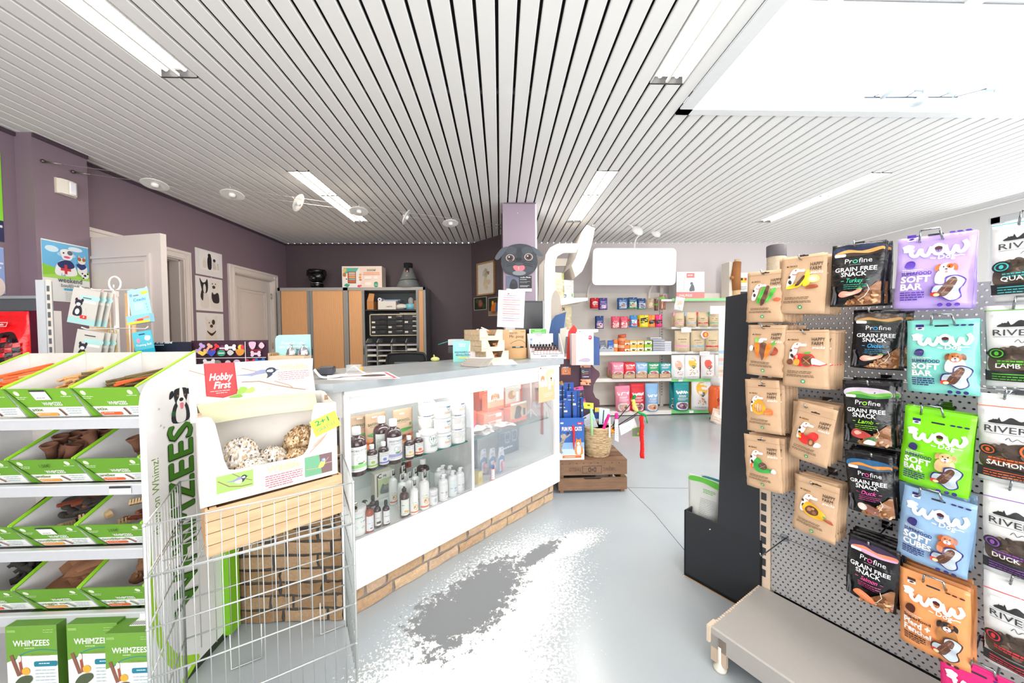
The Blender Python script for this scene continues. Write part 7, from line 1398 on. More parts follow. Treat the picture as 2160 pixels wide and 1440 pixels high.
# shelf A1
def tiny(a,t_,c,d,col,its,lab,zz,name='snack_pack',cat='pack',puff=False,D=.06,kind='paper',y=YI,tilt=0,group=None,seed=0):
    return item(name,lab,cat,a,t_,c,d,y,col,its,D,kind,puff,seed,group,zz,tilt)
for i,(a,c,cc) in enumerate(((1252,1266,'2f6ab8'),(1266,1280,'6a707c'),(1281,1294,'2f62b4'))): tiny(a,718,c,737,cc,pic('d8dce8',['c86a4a','8a8f98','4a3f86'][i]),'foil sachet leaning in a clear tray, '+('left blue','middle grey','right blue')[i]+' one',zA1,puff=True,kind='foil',tilt=(-14,-8,2)[i],y=YI+.02,D=.025)
t=thing('sachet_tray','clear divided sachet tray at the left end of the middle shelf','tray',(at_y(1272,740,YI-.02).x,YI-.02,zA1+.001)); w=.34
for k in range(4): 
    b=B(); b.prism([(0,0),(.16,0),(.16,.12),(0,.07)],-w/2+w/3*k-.003,-w/2+w/3*k+.003,'e4eaee',axis='x'); b.build('divider','clear',t)
B().box(-w/2,0,0,w/2,.004,.05,'e4eaee').build('front','clear',t)
def canstack(px,py0,py1,n,w,cols,lab,zz,y=YI+.06,tl=0):
    x=at_y(px,py1,y).x; H_=at_y(px,py0,y).z-zz; h=H_/n
    for k in range(n):
        o=thing('food_tin',lab.replace('#',('bottom','second','third','fourth','fifth','sixth')[k] if k<n-1 or n==1 else 'top'),'tin',(x+(.012 if k==n-1 and tl else 0),y,zz+.0005+h*k),0,ry=R(tl if k==n-1 else 0)); b=B(); r=w/2; c=cols[k%len(cols)]
        b.lathe([(0,0),(r*.97,0),(r,.004,c),(r,h-.006),(r*.96,h-.002),(0,h-.003)],c,20); b.build('tin','satin',o)
canstack(1297,716,737,3,.09,['ef8a3a','f4d8c0','e87a34'],'short orange food tin, # of the left stack on the middle shelf',zA1)
canstack(1311,705,739,5,.125,['c8562a','f0b08a','d8703a','e89a6a','c8562a'],'wide terracotta food tin, # of the tall leaning stack',zA1,tl=-8)
for j,(a,c,cc,lb) in enumerate(((1318,1328,'e8843a','orange'),(1329,1343,'f0c04a','yellow and white'),(1344,1358,'f2b83a','yellow'),(1360,1375,'9acc3a','lime green'))):
    for k in range(2):
        ymid=728; tiny(a,718 if k else 728,c,728 if k else 738,cc,[('r',0,20,100,56,'f6f0e0'),('s',[(30,20),(46,44),(60,30),(80,46),(70,16)],'4a3a34'),('r',0,0,100,12,cc)],lb+' treat carton on the middle shelf, '+('lower','upper')[k]+' one',zA1 if k==0 else gz(728,YI),D=.08)
for k in range(6):
    x0=1372 if k>4 else 1378; tiny(x0,735.5-4.9*k,x0+24,740-4.9*k,'c4c8ce' if k%2 else 'b4b8c4',[('r',0,4,100,9,'8a8494'),('x',6,94,10,1,5,'5a5a68',2)],'flat grey food tray, '+('bottom','second','third','fourth','fifth','top')[k]+' of the grey stack',zA1+.001+.036*k,name='food_tray',cat='food tray',D=.14)
for k in range(5): tiny(1397,735.5-4*k,1416,739-4*k,'dcdde4',[('r',0,2,100,5,'9a98b0')],'flat silver food tray, '+('bottom','second','third','fourth','top')[k]+' of the silver stack by the upright',zA1+.002+.029*k,name='food_tray',cat='food tray',D=.14,y=YI+.03)
# shelf A2: kraft trays with pouches
wl=lambda c,c2:[('l',smooth([(18,98),(24,84),(34,94),(40,84),(48,98)],4,False),8,'f9f4f2'),('e',56,91,8,8,'f9f4f2'),('e',56,91,3,2.4,c),('l',smooth([(64,98),(70,84),(78,94),(86,86),(88,100)],4,False),7,'f9f4f2'),('x',20,80,74,3,6,'f6e4e4',3),('rr',12,4,88,44,'f4f0ec',16),('e',50,24,32,18,c2),('e',42,28,8,5,'d8b090'),('e',60,20,9,6,'8a5a50'),('e',54,30,5,4,'6a9a4a')]
W5=[('f08aa4','c8607a','pink'),('e0242e','8a3a4a','red'),('8cb8e0','e0a07a','light blue'),('1f9a62','c86a8a','green'),('1f9aa0','9a4a6a','teal')]
for k,(c,c2,nm) in enumerate(W5):
    a=1291+25*k; o=tiny(a,765+k*.4,a+25,791,c,wl(c,c2),nm+' food pouch in a kraft tray, front of its row',zA2+.03,name='food_pouch',cat='food pouch',puff=True,D=.03,kind='satin',y=YI-.0,tilt=0,seed=k)
    for q in range(3): dup(o,(o.location.x-.012*q,o.location.y+.05+.04*q,o.location.z+.006),0,nm+' food pouch behind the front one in its kraft tray',nm+' food pouches in the kraft tray')
    xa=at_y(a,798,YI-.045).x; xb=at_y(a+25,798,YI-.045).x; t=thing('kraft_tray','open kraft shelf tray holding the '+nm+' food pouches','tray',(xa,YI-.045,zA2+.001)); w=xb-xa-.006
    b=B(); b.box(0,0,0,w,.004,.068,'c9a584').box(0,0,0,w,.25,.004,'c9a584'); b.prism([(0,0),(.25,0),(.25,.16),(0,.068)],0,.003,'bf9a78',axis='x'); b.prism([(0,0),(.25,0),(.25,.16),(0,.068)],w-.003,w,'bf9a78',axis='x'); art(b,[('x',20,80,14,1,8,'e8d4bc',5)],flat(-.0005,0,0),w/100.); b.build('tray','kraft',t)
def cbag(a,t_,c,d,zz,cc,lab,side=None,y=YI,seed=0,H=150):
    its=[('e',50,104,28,34,cc),('p',[(38,88),(62,88),(58,72),(50,66),(42,72)],'3a4a4c'),('x',42,58,82,2,5,'c8e0d8',2)]
    rs3=random.Random(seed)
    for q in range(18): its.append(('e',rs3.uniform(26,74),rs3.uniform(30,62),3,2.4,rs3.choice([cc,'8aa04a','d86a5a','e8c88a','c8503a'])))
    its+=[('r',8,12,92,19,'d8e0d8'),('x',14,80,14,1,8,'8aa898',3)]
    return tiny(a,t_,c,d,'f0efee',its,lab,zz,name='pet_food_bag',cat='pet food bag',puff=True,D=.05,kind='satin',y=y,seed=seed)
cbag(1416,748,1444,795,zB3,'f0b49a','white food bag with a peach circle on the fourth shelf')
cbag(1444,748,1476,795,zB3,'e8b83a','white food bag with a yellow circle on the fourth shelf',seed=1)
cbag(1478,746,1507,794,zB3,'ee5a48','white food bag with a red circle on the fourth shelf',seed=2)
cbag(1508,748,1530,794,zB3,'f0a86a','white food bag half hidden by the black panel on the fourth shelf',seed=3)
tiny(1475,752,1480,794,'d8362e',None,'red food bag edge between the white bags on the fourth shelf',zB3,puff=False,D=.05,y=YI+.08,name='pet_food_bag',cat='pet food bag')
# bottom shelves
wf=lambda c,c2:[('l',smooth([(16,128),(22,110),(32,122),(38,110),(46,128)],4,False),8,'f9f4f2'),('e',55,119,9,9,'f9f4f2'),('e',55,119,3,2.4,c),('l',smooth([(64,128),(70,110),(78,124),(86,112),(90,130)],4,False),7,'f9f4f2'),('x',24,76,96,2,7,'f6eeee',4),('x',18,82,80,3,6,'f6eeee',2.6),('rr',10,6,90,58,'efe8e4',20),('e',50,32,34,22,c2),('e',40,38,9,6,'e0b898'),('e',58,28,10,7,'7a4438'),('e',62,40,6,5,'5a9a4a')]
tiny(1299,813,1330,865,'f08ca6',wf('f08ca6','e0b0a0'),'large pink food bag with folded top on the base shelf',zA3,puff=True,D=.07,kind='satin',name='pet_food_bag',cat='pet food bag',seed=5,tilt=-2)
tiny(1329,808,1359,862,'dc2430',wf('dc2430','a05a6a'),'large red food bag on the base shelf',zA3,puff=True,D=.07,kind='satin',name='pet_food_bag',cat='pet food bag',seed=6)
tiny(1361,808,1388,862,'8cb8e0',wf('8cb8e0','e0a080'),'large light blue food bag on the base shelf',zA3,puff=True,D=.07,kind='satin',name='pet_food_bag',cat='pet food bag',seed=7)
for k,(a,c,cc) in enumerate(((1304,1332,'f4a8ba'),(1332,1362,'f0a0a8'),(1362,1387,'f0a888'))): tiny(a,806.5,c,860,cc,None,('pink','rose','peach')[k]+' food bag standing behind on the base shelf',zA3,puff=True,D=.05,kind='satin',name='pet_food_bag',cat='pet food bag',y=YI+.17,seed=20+k)
tiny(1421,805,1453,860,'1f9aa0',wf('1f9aa0','7a4a80'),'large teal food bag in front on the base shelf',zB4,puff=True,D=.07,kind='satin',name='pet_food_bag',cat='pet food bag',seed=8)
tiny(1412,804,1430,857,'1f9aa0',wf('1f9aa0','7a4a80'),'large teal food bag behind the front teal one',zB4,puff=True,D=.05,kind='satin',name='pet_food_bag',cat='pet food bag',seed=9,y=YI+.14)
cbag(1458,798,1500,860,zB4,'eeb83a','large white food bag with a yellow circle on the base shelf',seed=11)
tiny(1455,806,1463,858,'c89a2a',None,'mustard food bag edge behind the large white bag',zB4,puff=False,D=.05,y=YI+.09,name='pet_food_bag',cat='pet food bag')
cbag(1501,803,1522,858,zB4,'e8a06a','white food bag beside the cookie jar on the base shelf',seed=12,y=YI+.06)
# kraft gusset bags
def kbag(a,t_,c,d,zz,cc,lab,y=YI,seed=0):
    return tiny(a,t_,c,d,'d9c3a0',[('r',0,32,100,43,cc),('x',18,82,78,1,8,'6a5a48',5),('x',30,70,66,2,6,'9a8468',2),('x',24,70,20,3,6,'a89074',2),('l',[(72,22),(78,16),(84,24)],1.5,'7a6a58')],lab,zz,name='kraft_food_bag',cat='pet food bag',puff=True,D=.05,kind='kraft',y=y,seed=seed)
for k,(a,c,cc,nm) in enumerate(((1423,1443,'ee9ac0','pink'),(1447,1469,'8cbce0','light blue'),(1472,1494,'e0323a','red'),(1496,1517,'6ac8a0','mint green'))):
    kbag(a,658,c,690,zB1,cc,'small kraft food bag with a '+nm+' band on the second shelf',seed=30+k)
    tiny(a-3,658,a+1,665,cc,None,nm+' clip at the top left of a small kraft bag',gz(666),puff=False,D=.02,name='bag_clip',cat='clip')
    kbag(a-7,660,a+8,690,zB1,cc,'small kraft food bag with '+nm+' band, standing behind the front one',seed=40+k,y=YI+.12)
kbag(1516,660,1534,690,zB1,'f0a03a','small kraft food bag with an orange band by the black panel',seed=36)
for k,(a,c,cc,nm) in enumerate(((1423,1455,'ee9ac0','pink'),(1457,1486,'8cbce0','light blue'),(1488,1516,'e0323a','red'),(1516,1536,'f0a03a','orange'))):
    kbag(a,697,c,741,zB2,cc,'large kraft food bag with a '+nm+' band on the third shelf',seed=50+k)
t=thing('round_badge','round red and yellow badge clipped to the red banded kraft bag','badge',(at_y(1486,706,YI-.06).x,YI-.06,gz(714,YI-.06))); b=B(); b.prism(ell(0,.055,.055,.06,20),0,.002,'dfe6ee'); b.prism(ell(0.015,.055,.045,.045,16),-.001,0,'e8603a'); b.prism(ell(.018,.055,.02,.03,12),-.002,-.001,'f2c83a'); b.build('badge','paper',t)
for i,(a,t_,c,d,lb) in enumerate(((1437,691,1458,701,'white price card clipped to the second shelf edge'),(1476,741,1497,750,'white price card with dog picture on the third shelf edge'),(1498,645,1516,663,'square white sign hanging over the small kraft bags'))): tiny(a,t_,c,d,'f6f5f4',[('x',12,88,30,3,9,'b8b4c0',2)],lb,gz(d,YI-.07),puff=False,D=.002,y=YI-.07,name='price_card',cat='sign')
tiny(1421,626,1440,655,'efeae6',[('r',20,60,80,110,'e8c8b0'),('l',[(30,50),(50,100),(70,60)],4,'c89a7a'),('x',20,80,40,3,9,'a8a0a0',3)],'white hanging pack with beige sticks by the green shelf edge',gz(655,YI-.06),puff=True,D=.02,kind='gloss',y=YI-.06,tilt=10,name='hanging_pack',cat='hanging pack')
# top shelf of section B
a=at_y(1427,628,YG+.05); c=at_y(1486,573,YG+.05)
t=carton('cat_tree_carton','white and salmon carton with a grey cat photo on the top shelf','carton',((a.x+c.x)/2,YG+.05,zB0+.001),0,c.x-a.x,.25,c.z-zB0,'eeedec',[('r',0,0,100,24,'f28a86'),('t','OVAL·PULSE',8,8,8,'fbe8e6',{'b':.04,'w':48}),('r',36,74,64,90,'f0807c'),('x',40,60,81,1,6,'fbe0de',4),('r',4,30,30,60,'dfe0e2'),('s',[(46,28),(50,44),(56,52),(62,46),(64,28)],'6a6e74'),('e',54,54,5,5,'6a6e74'),('l',[(26,30),(28,64),(30,80)],3,'d8d4ce'),('l',[(10,28),(50,26),(90,30)],1,'b8bcc0')],'c8c6c4')
t=thing('cat_scratch_post','brown plush covered scratching post lying upright on the top shelf','scratching post',(at_y(1553,628,YG+.1).x,YG+.1,zB0+.001)); b=B(); H_=at_y(1553,547,YG+.1).z-zB0; b.tube([(0,0,0),(.004,0,H_*.25)],.055,'d9b48a',12); b.tube([(.004,0,H_*.22),(-.008,0,H_*.6),(.01,0,H_*.93)],[.062,.066,.058],'a86f42',12); b.tube([(.01,0,H_*.93),(.012,0,H_)],.04,'d9c0a0',10); b.build('post','fabric',t); b=B(); b.ball((-.09,-.03,H_*.53),.03,.03,.03,'b87a4a'); b.tube([(-.06,0,H_*.75),(-.09,-.03,H_*.56)],.004,'8a5a3a',5); b.build('pompom','fabric',t)
tiny(1538,552,1546,628,'f0e8dc',None,'tall pale carton edge left of the brown scratching post',zB0,puff=False,D=.2,y=YG+.12,name='tall_carton',cat='carton')
tiny(1560,575,1577,626,'e8e4e0',[('r',10,200,90,260,'f0c83a'),('r',10,230,40,260,'24242a'),('r',60,230,90,260,'d8303a'),('r',0,0,100,90,'3a3a3c'),('x',10,90,150,4,14,'8a8a8a',5)],'upright booklet with a flag picture beside the scratching post',zB0,puff=False,D=.04,y=YG+.12,name='booklet',cat='booklet')
t=thing('sisal_post','tall beige sisal post with a grey top band behind the kraft snack bags','scratching post',(at_y(1636,700,4.2).x,4.2,0)); b=B(); H_=at_y(1636,517,4.2).z; r=.095
pr=[(0,0),(r,0)]; n=40
for k in range(n): pr+=[(r,.02+(H_-.16)*k/n),(r+.003,.02+(H_-.16)*(k+.5)/n)]
b.lathe(pr+[(r,H_-.14)],'dcc8ac',20); b.build('sisal','rough',t); b=B(); b.lathe([(r+.004,H_-.14),(r+.006,H_-.13),(r+.006,H_-.01),(r-.01,H_),(0,H_)],'6a6468',20); b.build('grey_band','fabric',t); b=B(); b.box(-.3,-.25,0,.3,.25,.03,'6a6468'); b.build('base_plate','fabric',t)
t=thing('cookie_jar','orange labelled clear jar with a white lid before the base shelf','jar',(at_y(1513,866,5.1).x,5.1,0)); zj=at_y(1513,872,5.1).z; b=B(); b.lathe([(0,zj),(.11,zj),(.12,zj+.05),(.12,zj+.36),(.08,zj+.42),(0,zj+.42)],'ee6a34',20); b.build('jar_body','gloss',t); b=B(); b.lathe([(0,zj+.42),(.085,zj+.42),(.09,zj+.50),(.06,zj+.56),(0,zj+.57)],'e9e7e4',18); b.build('lid','satin',t); b=B(); art(b,[('t','CHAT',20,60,16,'3a2a24',{'b':.04,'w':40}),('e',40,20,20,16,'f8b08a'),('e',64,34,12,10,'f8b08a'),('e',60,12,12,8,'f8c8a8')],ongrid(.1215,-1.0,zj+.06),.0024,maxe=.03); b.build('print','paper',t); b=B(); b.lathe([(0,0),(.10,0),(.10,.02),(.02,.04),(.02,zj),(0,zj)],'5a4030',14); b.build('stand','wood',t)
tiny(1497,862,1525,893,'e0c4b0',[('s',[(10,10),(20,80),(60,90),(90,40),(80,8)],'ecd8c8')],'clear bag of treats leaning at the foot of the cookie jar',gz(893,4.95),puff=True,D=.06,kind='gloss',y=4.95,name='treat_bag',cat='snack bag',tilt=14)
t=thing('hanging_display','tall narrow clear display strip hanging beside the black panel','display strip',(at_y(1522,795,4.9).x,4.9,at_y(1522,795,4.9).z)); zd=at_y(1522,795,4.9).z; h=at_y(1522,645,4.9).z-zd; b=B(); b.box(-.045,0,0,.045,.004,h,'e8e0dc').box(-.02,.004,-zd,.02,.008,.05,'e8e0dc').box(-.10,-.05,-zd,.10,.06,-zd+.012,'cfc8c0'); art(b,[('r',4,10+60*k,96,56+60*k,c) for k,c in enumerate(['e8c8b8','d8b898','e8d8c8','c8d0d8','e8b8a8','d8e0d0','a8c8e0','f0e0d0'])] ,flat(-.0006,-.045,0),.0009,gap=.0004); b.build('strip','paper',t)
# header board with gooseneck lamps
YH=5.25
hp=[at_y(x,y,YH) for x,y in rrect(1251,523,1427,601,9,4)]
hd=[(p.x-(0.014*(1-(p.z-2.0)/.55)),p.z) for p in hp]; t=thing('header_board','large blank white rounded header board above the far shelving','header board',(0,YH,0)); b=B(); b.prism(hd,0,.05,'fbfbfb',axis='y',side='f0ece6'); b.build('board','satin',t)
for x in (1258,1400): q=at_y(x,590,YH); b=B(); b.tube(smooth([(q.x,.04,q.z+.1),(q.x,.3,q.z+.02),(q.x,.5,q.z-.1),(q.x,.53,q.z-.3)],4,False),.02,'f1ece6',8); b.build('bracket_arm','satin',t)
def goose(pts,hx,hy,y,lab):
    P_=[at_y(a,b_,y) for a,b_ in pts]; t=thing('gooseneck_lamp',lab,'lamp',P_[0]); b=B(); b.tube([tuple(V(p)-P_[0]) for p in smooth(P_,5,False)],.012,'f3efe9',8); b.build('arm','satin',t)
    q=at_y(hx,hy,y)-P_[0]; b=B(M.Translation(q)@M.Rotation(R(55),4,'X')@M.Rotation(R(18),4,'Y')); b.lathe([(0,.04),(.05,.035),(.078,.015),(.085,-.01),(.08,-.018),(0,-.012)],'f6f3ee',20); b.build('lamp_head','satin',t); b=B(M.Translation(q)@M.Rotation(R(55),4,'X')@M.Rotation(R(18),4,'Y')); b.lathe([(0,-.03),(.05,-.026),(.062,-.014),(0,-.012)],'ffffff',18); b.build('bulb','gloss',t)
goose([(1338,523),(1340,508),(1347,497),(1362,484),(1372,483)],1383,491,YH+.02,'white gooseneck lamp on the header board, right of the pair')
goose([(1248,476),(1270,468),(1298,466),(1326,473),(1335,480)],1345,486,4.9,'white gooseneck lamp arching from the slanted header, left of the pair')
# ---------------- end-on gondola left of the aisle with white bracket frame
YE=4.6
e=thing('side_gondola','white gondola seen end on with curved bracket and slanted header','shop shelving',(.62,YE,0))
def EX(px,py,y=YE): q=at_y(px,py,y); return (q.x-.62,q.z)
WHT='f7f4f0'
b=B(); b.prism([EX(1148,700),EX(1148,560),EX(1151,537),EX(1160,522),EX(1176,514),EX(1222,513),EX(1216,532),EX(1188,533),EX(1176,540),EX(1171,552),EX(1171,700)],0,.05,WHT,axis='y',side='f0ebe4'); b.build('curved_bracket','satin',e)
b=B(); b.prism([EX(1238,474),EX(1255,481),EX(1250,508),EX(1240,545),EX(1228,572),EX(1214,584),EX(1206,560),EX(1214,545),EX(1224,512)],0,.85,WHT,axis='y',side='efe6da'); b.build('header_panel','satin',e)
b=B(); b.prism([EX(1133,700,5.4),EX(1137,560,5.4),EX(1150,545,5.4),EX(1200,545,5.4),EX(1200,560,5.4),EX(1154,562,5.4),EX(1150,575,5.4),EX(1150,700,5.4)],.8,.85,'f0e8de',axis='y'); b.build('curved_bracket','satin',e)
b=B(); b.box(-.06,.004,0,.06,.048,EX(1160,700)[1]+.05,'e6dccf').box(-.06,.80,0,.06,.85,1.4,'e6dccf').box(-.03,.04,0,.0,.82,1.75,'ece4da'); b.build('upright_panel','satin',e)
for (z,y0,tp) in ((1.755,627,646),(1.345,690,706),(.985,750,765)):
    xr=EX(1240,627)[0] if z>1.7 else (EX(1262,690)[0] if z>1.2 else EX(1265,752)[0])
    b=B(); b.prism([(.0,z),(xr,z),(xr,z-.035),(.0,z-.125)],.002,.014,WHT,axis='y'); b.prism([(.0,z),(xr,z),(xr,z-.035),(.0,z-.125)],.80,.812,WHT,axis='y'); b.box(.001,.015,z-.03,xr-.001,.799,z-.002,'f0eae2'); b.build('shelf','satin',e)
b=B(); b.box(0,0,.02,.42,.84,.16,'efe8de'); b.build('base','satin',e)
def ebag(dx,y,z,w,h,col,lab,its=None,rz=70,seed=0,D=.05,kind='kraft'):
    t=thing('kibble_bag',lab,'pet food bag',(.62+dx,YE+y,z),R(rz)); pouch(w,h,D,seed,col,kind,its,parent=t,stand=.9,nu=6,nv=8,crink=.004)
ebag(.16,.10,1.757,.18,.34,'e0d2b4','cream kibble bag with green seal on the upper shelf of the side gondola',[('r',80,0,100,190,'a8b070'),('x',14,74,130,16,7,'b8a888',2.4)],30,1)
ebag(.29,.22,1.757,.20,.26,'efece8','white kibble bag at the right of the upper side shelf',[('x',20,80,90,8,8,'c8a8a0',2.6),('e',30,20,10,12,'8a9aa8'),('e',84,26,6,12,'6ac04a')],10,2)
ebag(.06,.06,1.757,.10,.30,'ece6e0','narrow clear white bag at the left of the upper side shelf',None,50,3)
for k,(dx,w,h,lb) in enumerate(((.08,.12,.25,'first'),(.17,.14,.28,'second'),(.27,.17,.34,'third'))):
    ebag(dx,.08+.03*k,1.347,w,h,['c8b48c','d8c8a4','dccfae'][k],'tall cream kibble bag with dark fold, '+lb+' on the lower side shelf',[('r',0,0,6,250,'3a3632'),('x',14,86,130,16,8,'b8a888',2.6),('r',0,150,40,170,'2a2a2c')],24,6+k,.06)
for k in range(5):
    t=thing('slim_pack','slim grey and blue pack standing before the kibble bags, '+('first','second','third','fourth','fifth')[k]+' one','pack',(.70+.035*k,YE+.03,1.347),R(20)); B().box(0,0,0,.018,.07,.18,['8a98a8','5a6472','b8c0c8','4a5460','9aa8b8'][k]).build('pack','satin',t)
t=thing('red_packet','red packet hanging under the upper side shelf','packet',(.745,YE+.03,1.49)); B().box(-.03,0,0,.03,.02,.13,'d02430').build('packet','foil',t)
# ---------------- cardboard displays right behind the counter end
t=thing('oval_panel','grey oval topped cardboard panel standing behind the vial display','display panel',at_y(1173,720,3.4),R(-30)); h=at_y(1173,612,3.4).z-at_y(1173,720,3.4).z; b=B(); b.prism([(-.05,0),(.05,0)]+[(.05*math.cos(R(a)),h-.14+.14*math.sin(R(a))) for a in range(0,181,20)],0,.006,'cfc4b8',axis='y'); b.box(.05,-.004,-.1,.056,.01,h-.14,'d8b8a0'); b.build('panel','paper',t)
t=thing('blue_display','navy blue folded cardboard display behind the vial tray','display panel',at_y(1172,735,3.32),R(-20)); b=B(); h=.36; b.prism([(-.09,0),(.05,0),(.10,h*.95),(.0,h*.86),(-.04,h*.72)],0,.006,'3f5f92',axis='y'); b.prism([(.03,-.1),(.08,-.1),(.11,h*.55),(.05,h*.52)],-.03,-.024,'d9d2c4',axis='y'); b.prism([(.17,-.15),(.40,-.15),(.40,.10),(.22,.16),(.17,.10)],.02,.026,'3c5890',axis='y'); b.prism([(.10,-.1),(.17,-.1),(.2,.18),(.17,.22),(.12,.16)],-.0,.006,'e8362e',axis='y'); b.build('folded_card','paper',t)
p=at_y(1206,770,3.15); q=at_y(1252,703,3.15)
its=[('r',0,0,20,140,'e8b0a8'),('r',20,0,100,50,'dcd4e4'),('r',20,50,100,150,'d9e8f6'),('e',84,124,9,10,'e0405a'),('x',77,91,124,1,4,'f8d8dc',3),('t','Chien Tonic',58,86,7,'7a94b4',{'rot':-90,'a':'c','w':42}),('x',60,76,30,1,4,'c8b8c8',2),('s',[(30,20),(60,32),(84,26),(76,14),(44,16)],'b8a8bc')]
t=carton('brochure_stand','pale blue and pink leaflet stand with a red oval mark, beside the counter end','leaflet stand',((p.x+q.x)/2,3.15,p.z),0,q.x-p.x,.08,q.z-p.z,'e4ecf6',its)
b=B(); b.tube([(0,.24,-p.z),(0,.24,.1),(0,.07,.1)],.010,'d8d8da',8); b.lathe([(0,-p.z),(.1,-p.z),(.1,-p.z+.01),(0,-p.z+.01)],'d8d8da',16,0,.24); b.build('pole','satin',t)
PD=3.28
def DX(px,py): q=at_y(px,py,PD); return (q.x-.65,q.z)
t=thing('wave_display','dark plum wave edged cardboard display behind the wooden crate','display stand',(.65,PD,0)); b=B()
ou=[DX(*c) for c in ((1172,758),(1206,756),(1232,757),(1246,766),(1255,777),(1263,783),(1265,787),(1265,793),(1258,801),(1252,812),(1251,826),(1256,838),(1264,843),(1265,850),(1264,862),(1258,872))]
ou=ou+[(ou[-1][0]-.01,.3),(ou[-1][0]-.01,0.0),(DX(1172,900)[0],0.0)]
b.prism(ou,0,.012,'5a3a48',axis='y'); b.build('back_card','paper',t)
b=B(); k=.0044; x0,z0=DX(1186,790); ox,oz=DX(1186,775)
art(b,[('t','NEW',1,3,3.2,'f4f0f0',{'b':.06,'w':13})],flat(-.0006,x0,oz-.02),k,gap=.0004)
x1,z1=DX(1204,790); art(b,[('r',-20,0,0,15,'f08a54'),('l',[(-16,3),(-15,11),(-8,12),(-3,4),(-10,2),(-16,3)],.8,'f8d8c4'),('e',-11,8,2,1.6,'f8d8c4')],flat(-.0006,x1,z1),k,gap=.0004); b.build('print','paper',t)
def dpack(px0,py0,px1,py1,lab,top,main,y=PD-.03,tilt=0):
    a=at_y(px0,py1,y); c=at_y(px1,py0,y); t=thing('snack_packet',lab,'snack packet',((a.x+c.x)/2,y,a.z),0,ry=R(tilt)); w=c.x-a.x; h=c.z-a.z; s_=h*100/w
    its=[('r',0,s_*.78,100,s_,top),('r',0,0,100,s_*.26,top),('rr',36,s_*.88,64,s_*.92,'4a2a3a',2),('t','Compétition' if False else 'C',14,s_*.56,s_*.10,'8ae0b0',{'b':.06}),('x',30,90,s_*.58,1,8,'6ac89a',6),('x',30,84,s_*.50,1,8,'e0563a',6),('x',16,84,s_*.36,1,9,'d8e0e4',6)]
    pouch(w,h,.012,int(px0),main,'satin',its,parent=t,nu=6,nv=8)
dpack(1224,764,1246,812,'peach and plum snack packet high on the plum display','f2a27a','4a2f48')
dpack(1211,815,1236,852,'pink and black snack packet tilted over the blue cat toy cards','e85a9a','3a2e40',PD-.10,-10)
dpack(1184,803,1192,820,'small kraft packet at the left edge of the plum display','c9965a','c0884a',PD-.05,-20)
# ---------------- upturned wooden crate on the floor
FX,FY,FW_,FD,FH=.46,2.845,.565,.37,.272
t=thing('fruit_crate','old brown wooden crate turned upside down on the floor, with stencilled letters','crate',(FX,FY,0)); wc1,wc2='8a684e','7c5a42'
b=B(); b.box(0,0,.025,FW_,.014,.125,wc1); b.build('lower_board','wood',t)
b=B(); b.prism([(0,.150),(FW_,.150),(FW_,.258),(0,.258)],0,.014,wc1,axis='y'); b.build('upper_board','wood',t)
b=B(); b.box(.22,.0135,.145,.34,.02,.152,'2a1e16'); b.prism([(.20,.126),(.36,.126),(.34,.115),(.22,.115)],-.0003,.0,'2a1c14',axis='y'); b.build('hand_hole','matte',t)
for s_ in (0,1):
    for z0,z1 in ((.025,.125),(.150,.258)): x=0 if s_==0 else FW_-.014; B().box(x+.0003,.015,z0,x+.014,FD-.015,z1,wc2).build('side_board','wood',t)
for x in (.016,FW_-.046):
    for y in (.016,FD-.046): B().box(x,y,0,x+.03,y+.03,.256,'9a7250').build('corner_post','wood',t)
for z0,z1 in ((.025,.125),(.150,.258)): B().box(0,FD-.014,z0,FW_,FD,z1,wc2).build('back_board','wood',t)
for k,(y0,y1) in enumerate(((0,.085),(.097,.185),(.197,.28),(.29,.37))): B().box(0,y0,.2585,FW_,y1,.272,['86644a','75543e','8a6a50','7c5c46'][k]).build('top_board','wood',t)
b=B(); art(b,[('t','VRIJWG',75,57,5,'4a3c34',{'rot':180,'a':'c','w':17}),('t','D+D',50,57,6.5,'3f342e',{'rot':180,'a':'c','w':12,'b':.05}),('t','TWELLO',25,57,5,'4a3c34',{'rot':180,'a':'c','w':18})],flat(-.0006,.0,-.105),FW_/100.*1.0*.98,gap=.0003)
for q in (((36,48.5),(64,48.5)),((36,59),(64,59)),((36,48.5),(36,59)),((64,48.5),(64,59))): art(b,[('l',[q[0],q[1]],.7,'4a3c34')],flat(-.0006,.0,-.105),FW_/100.*.98)
for k in range(9): b.box(.03+.058*k,-.0006,.244,.04+.058*k,0,.248,'1c140e')
b.build('stencil','matte',t)
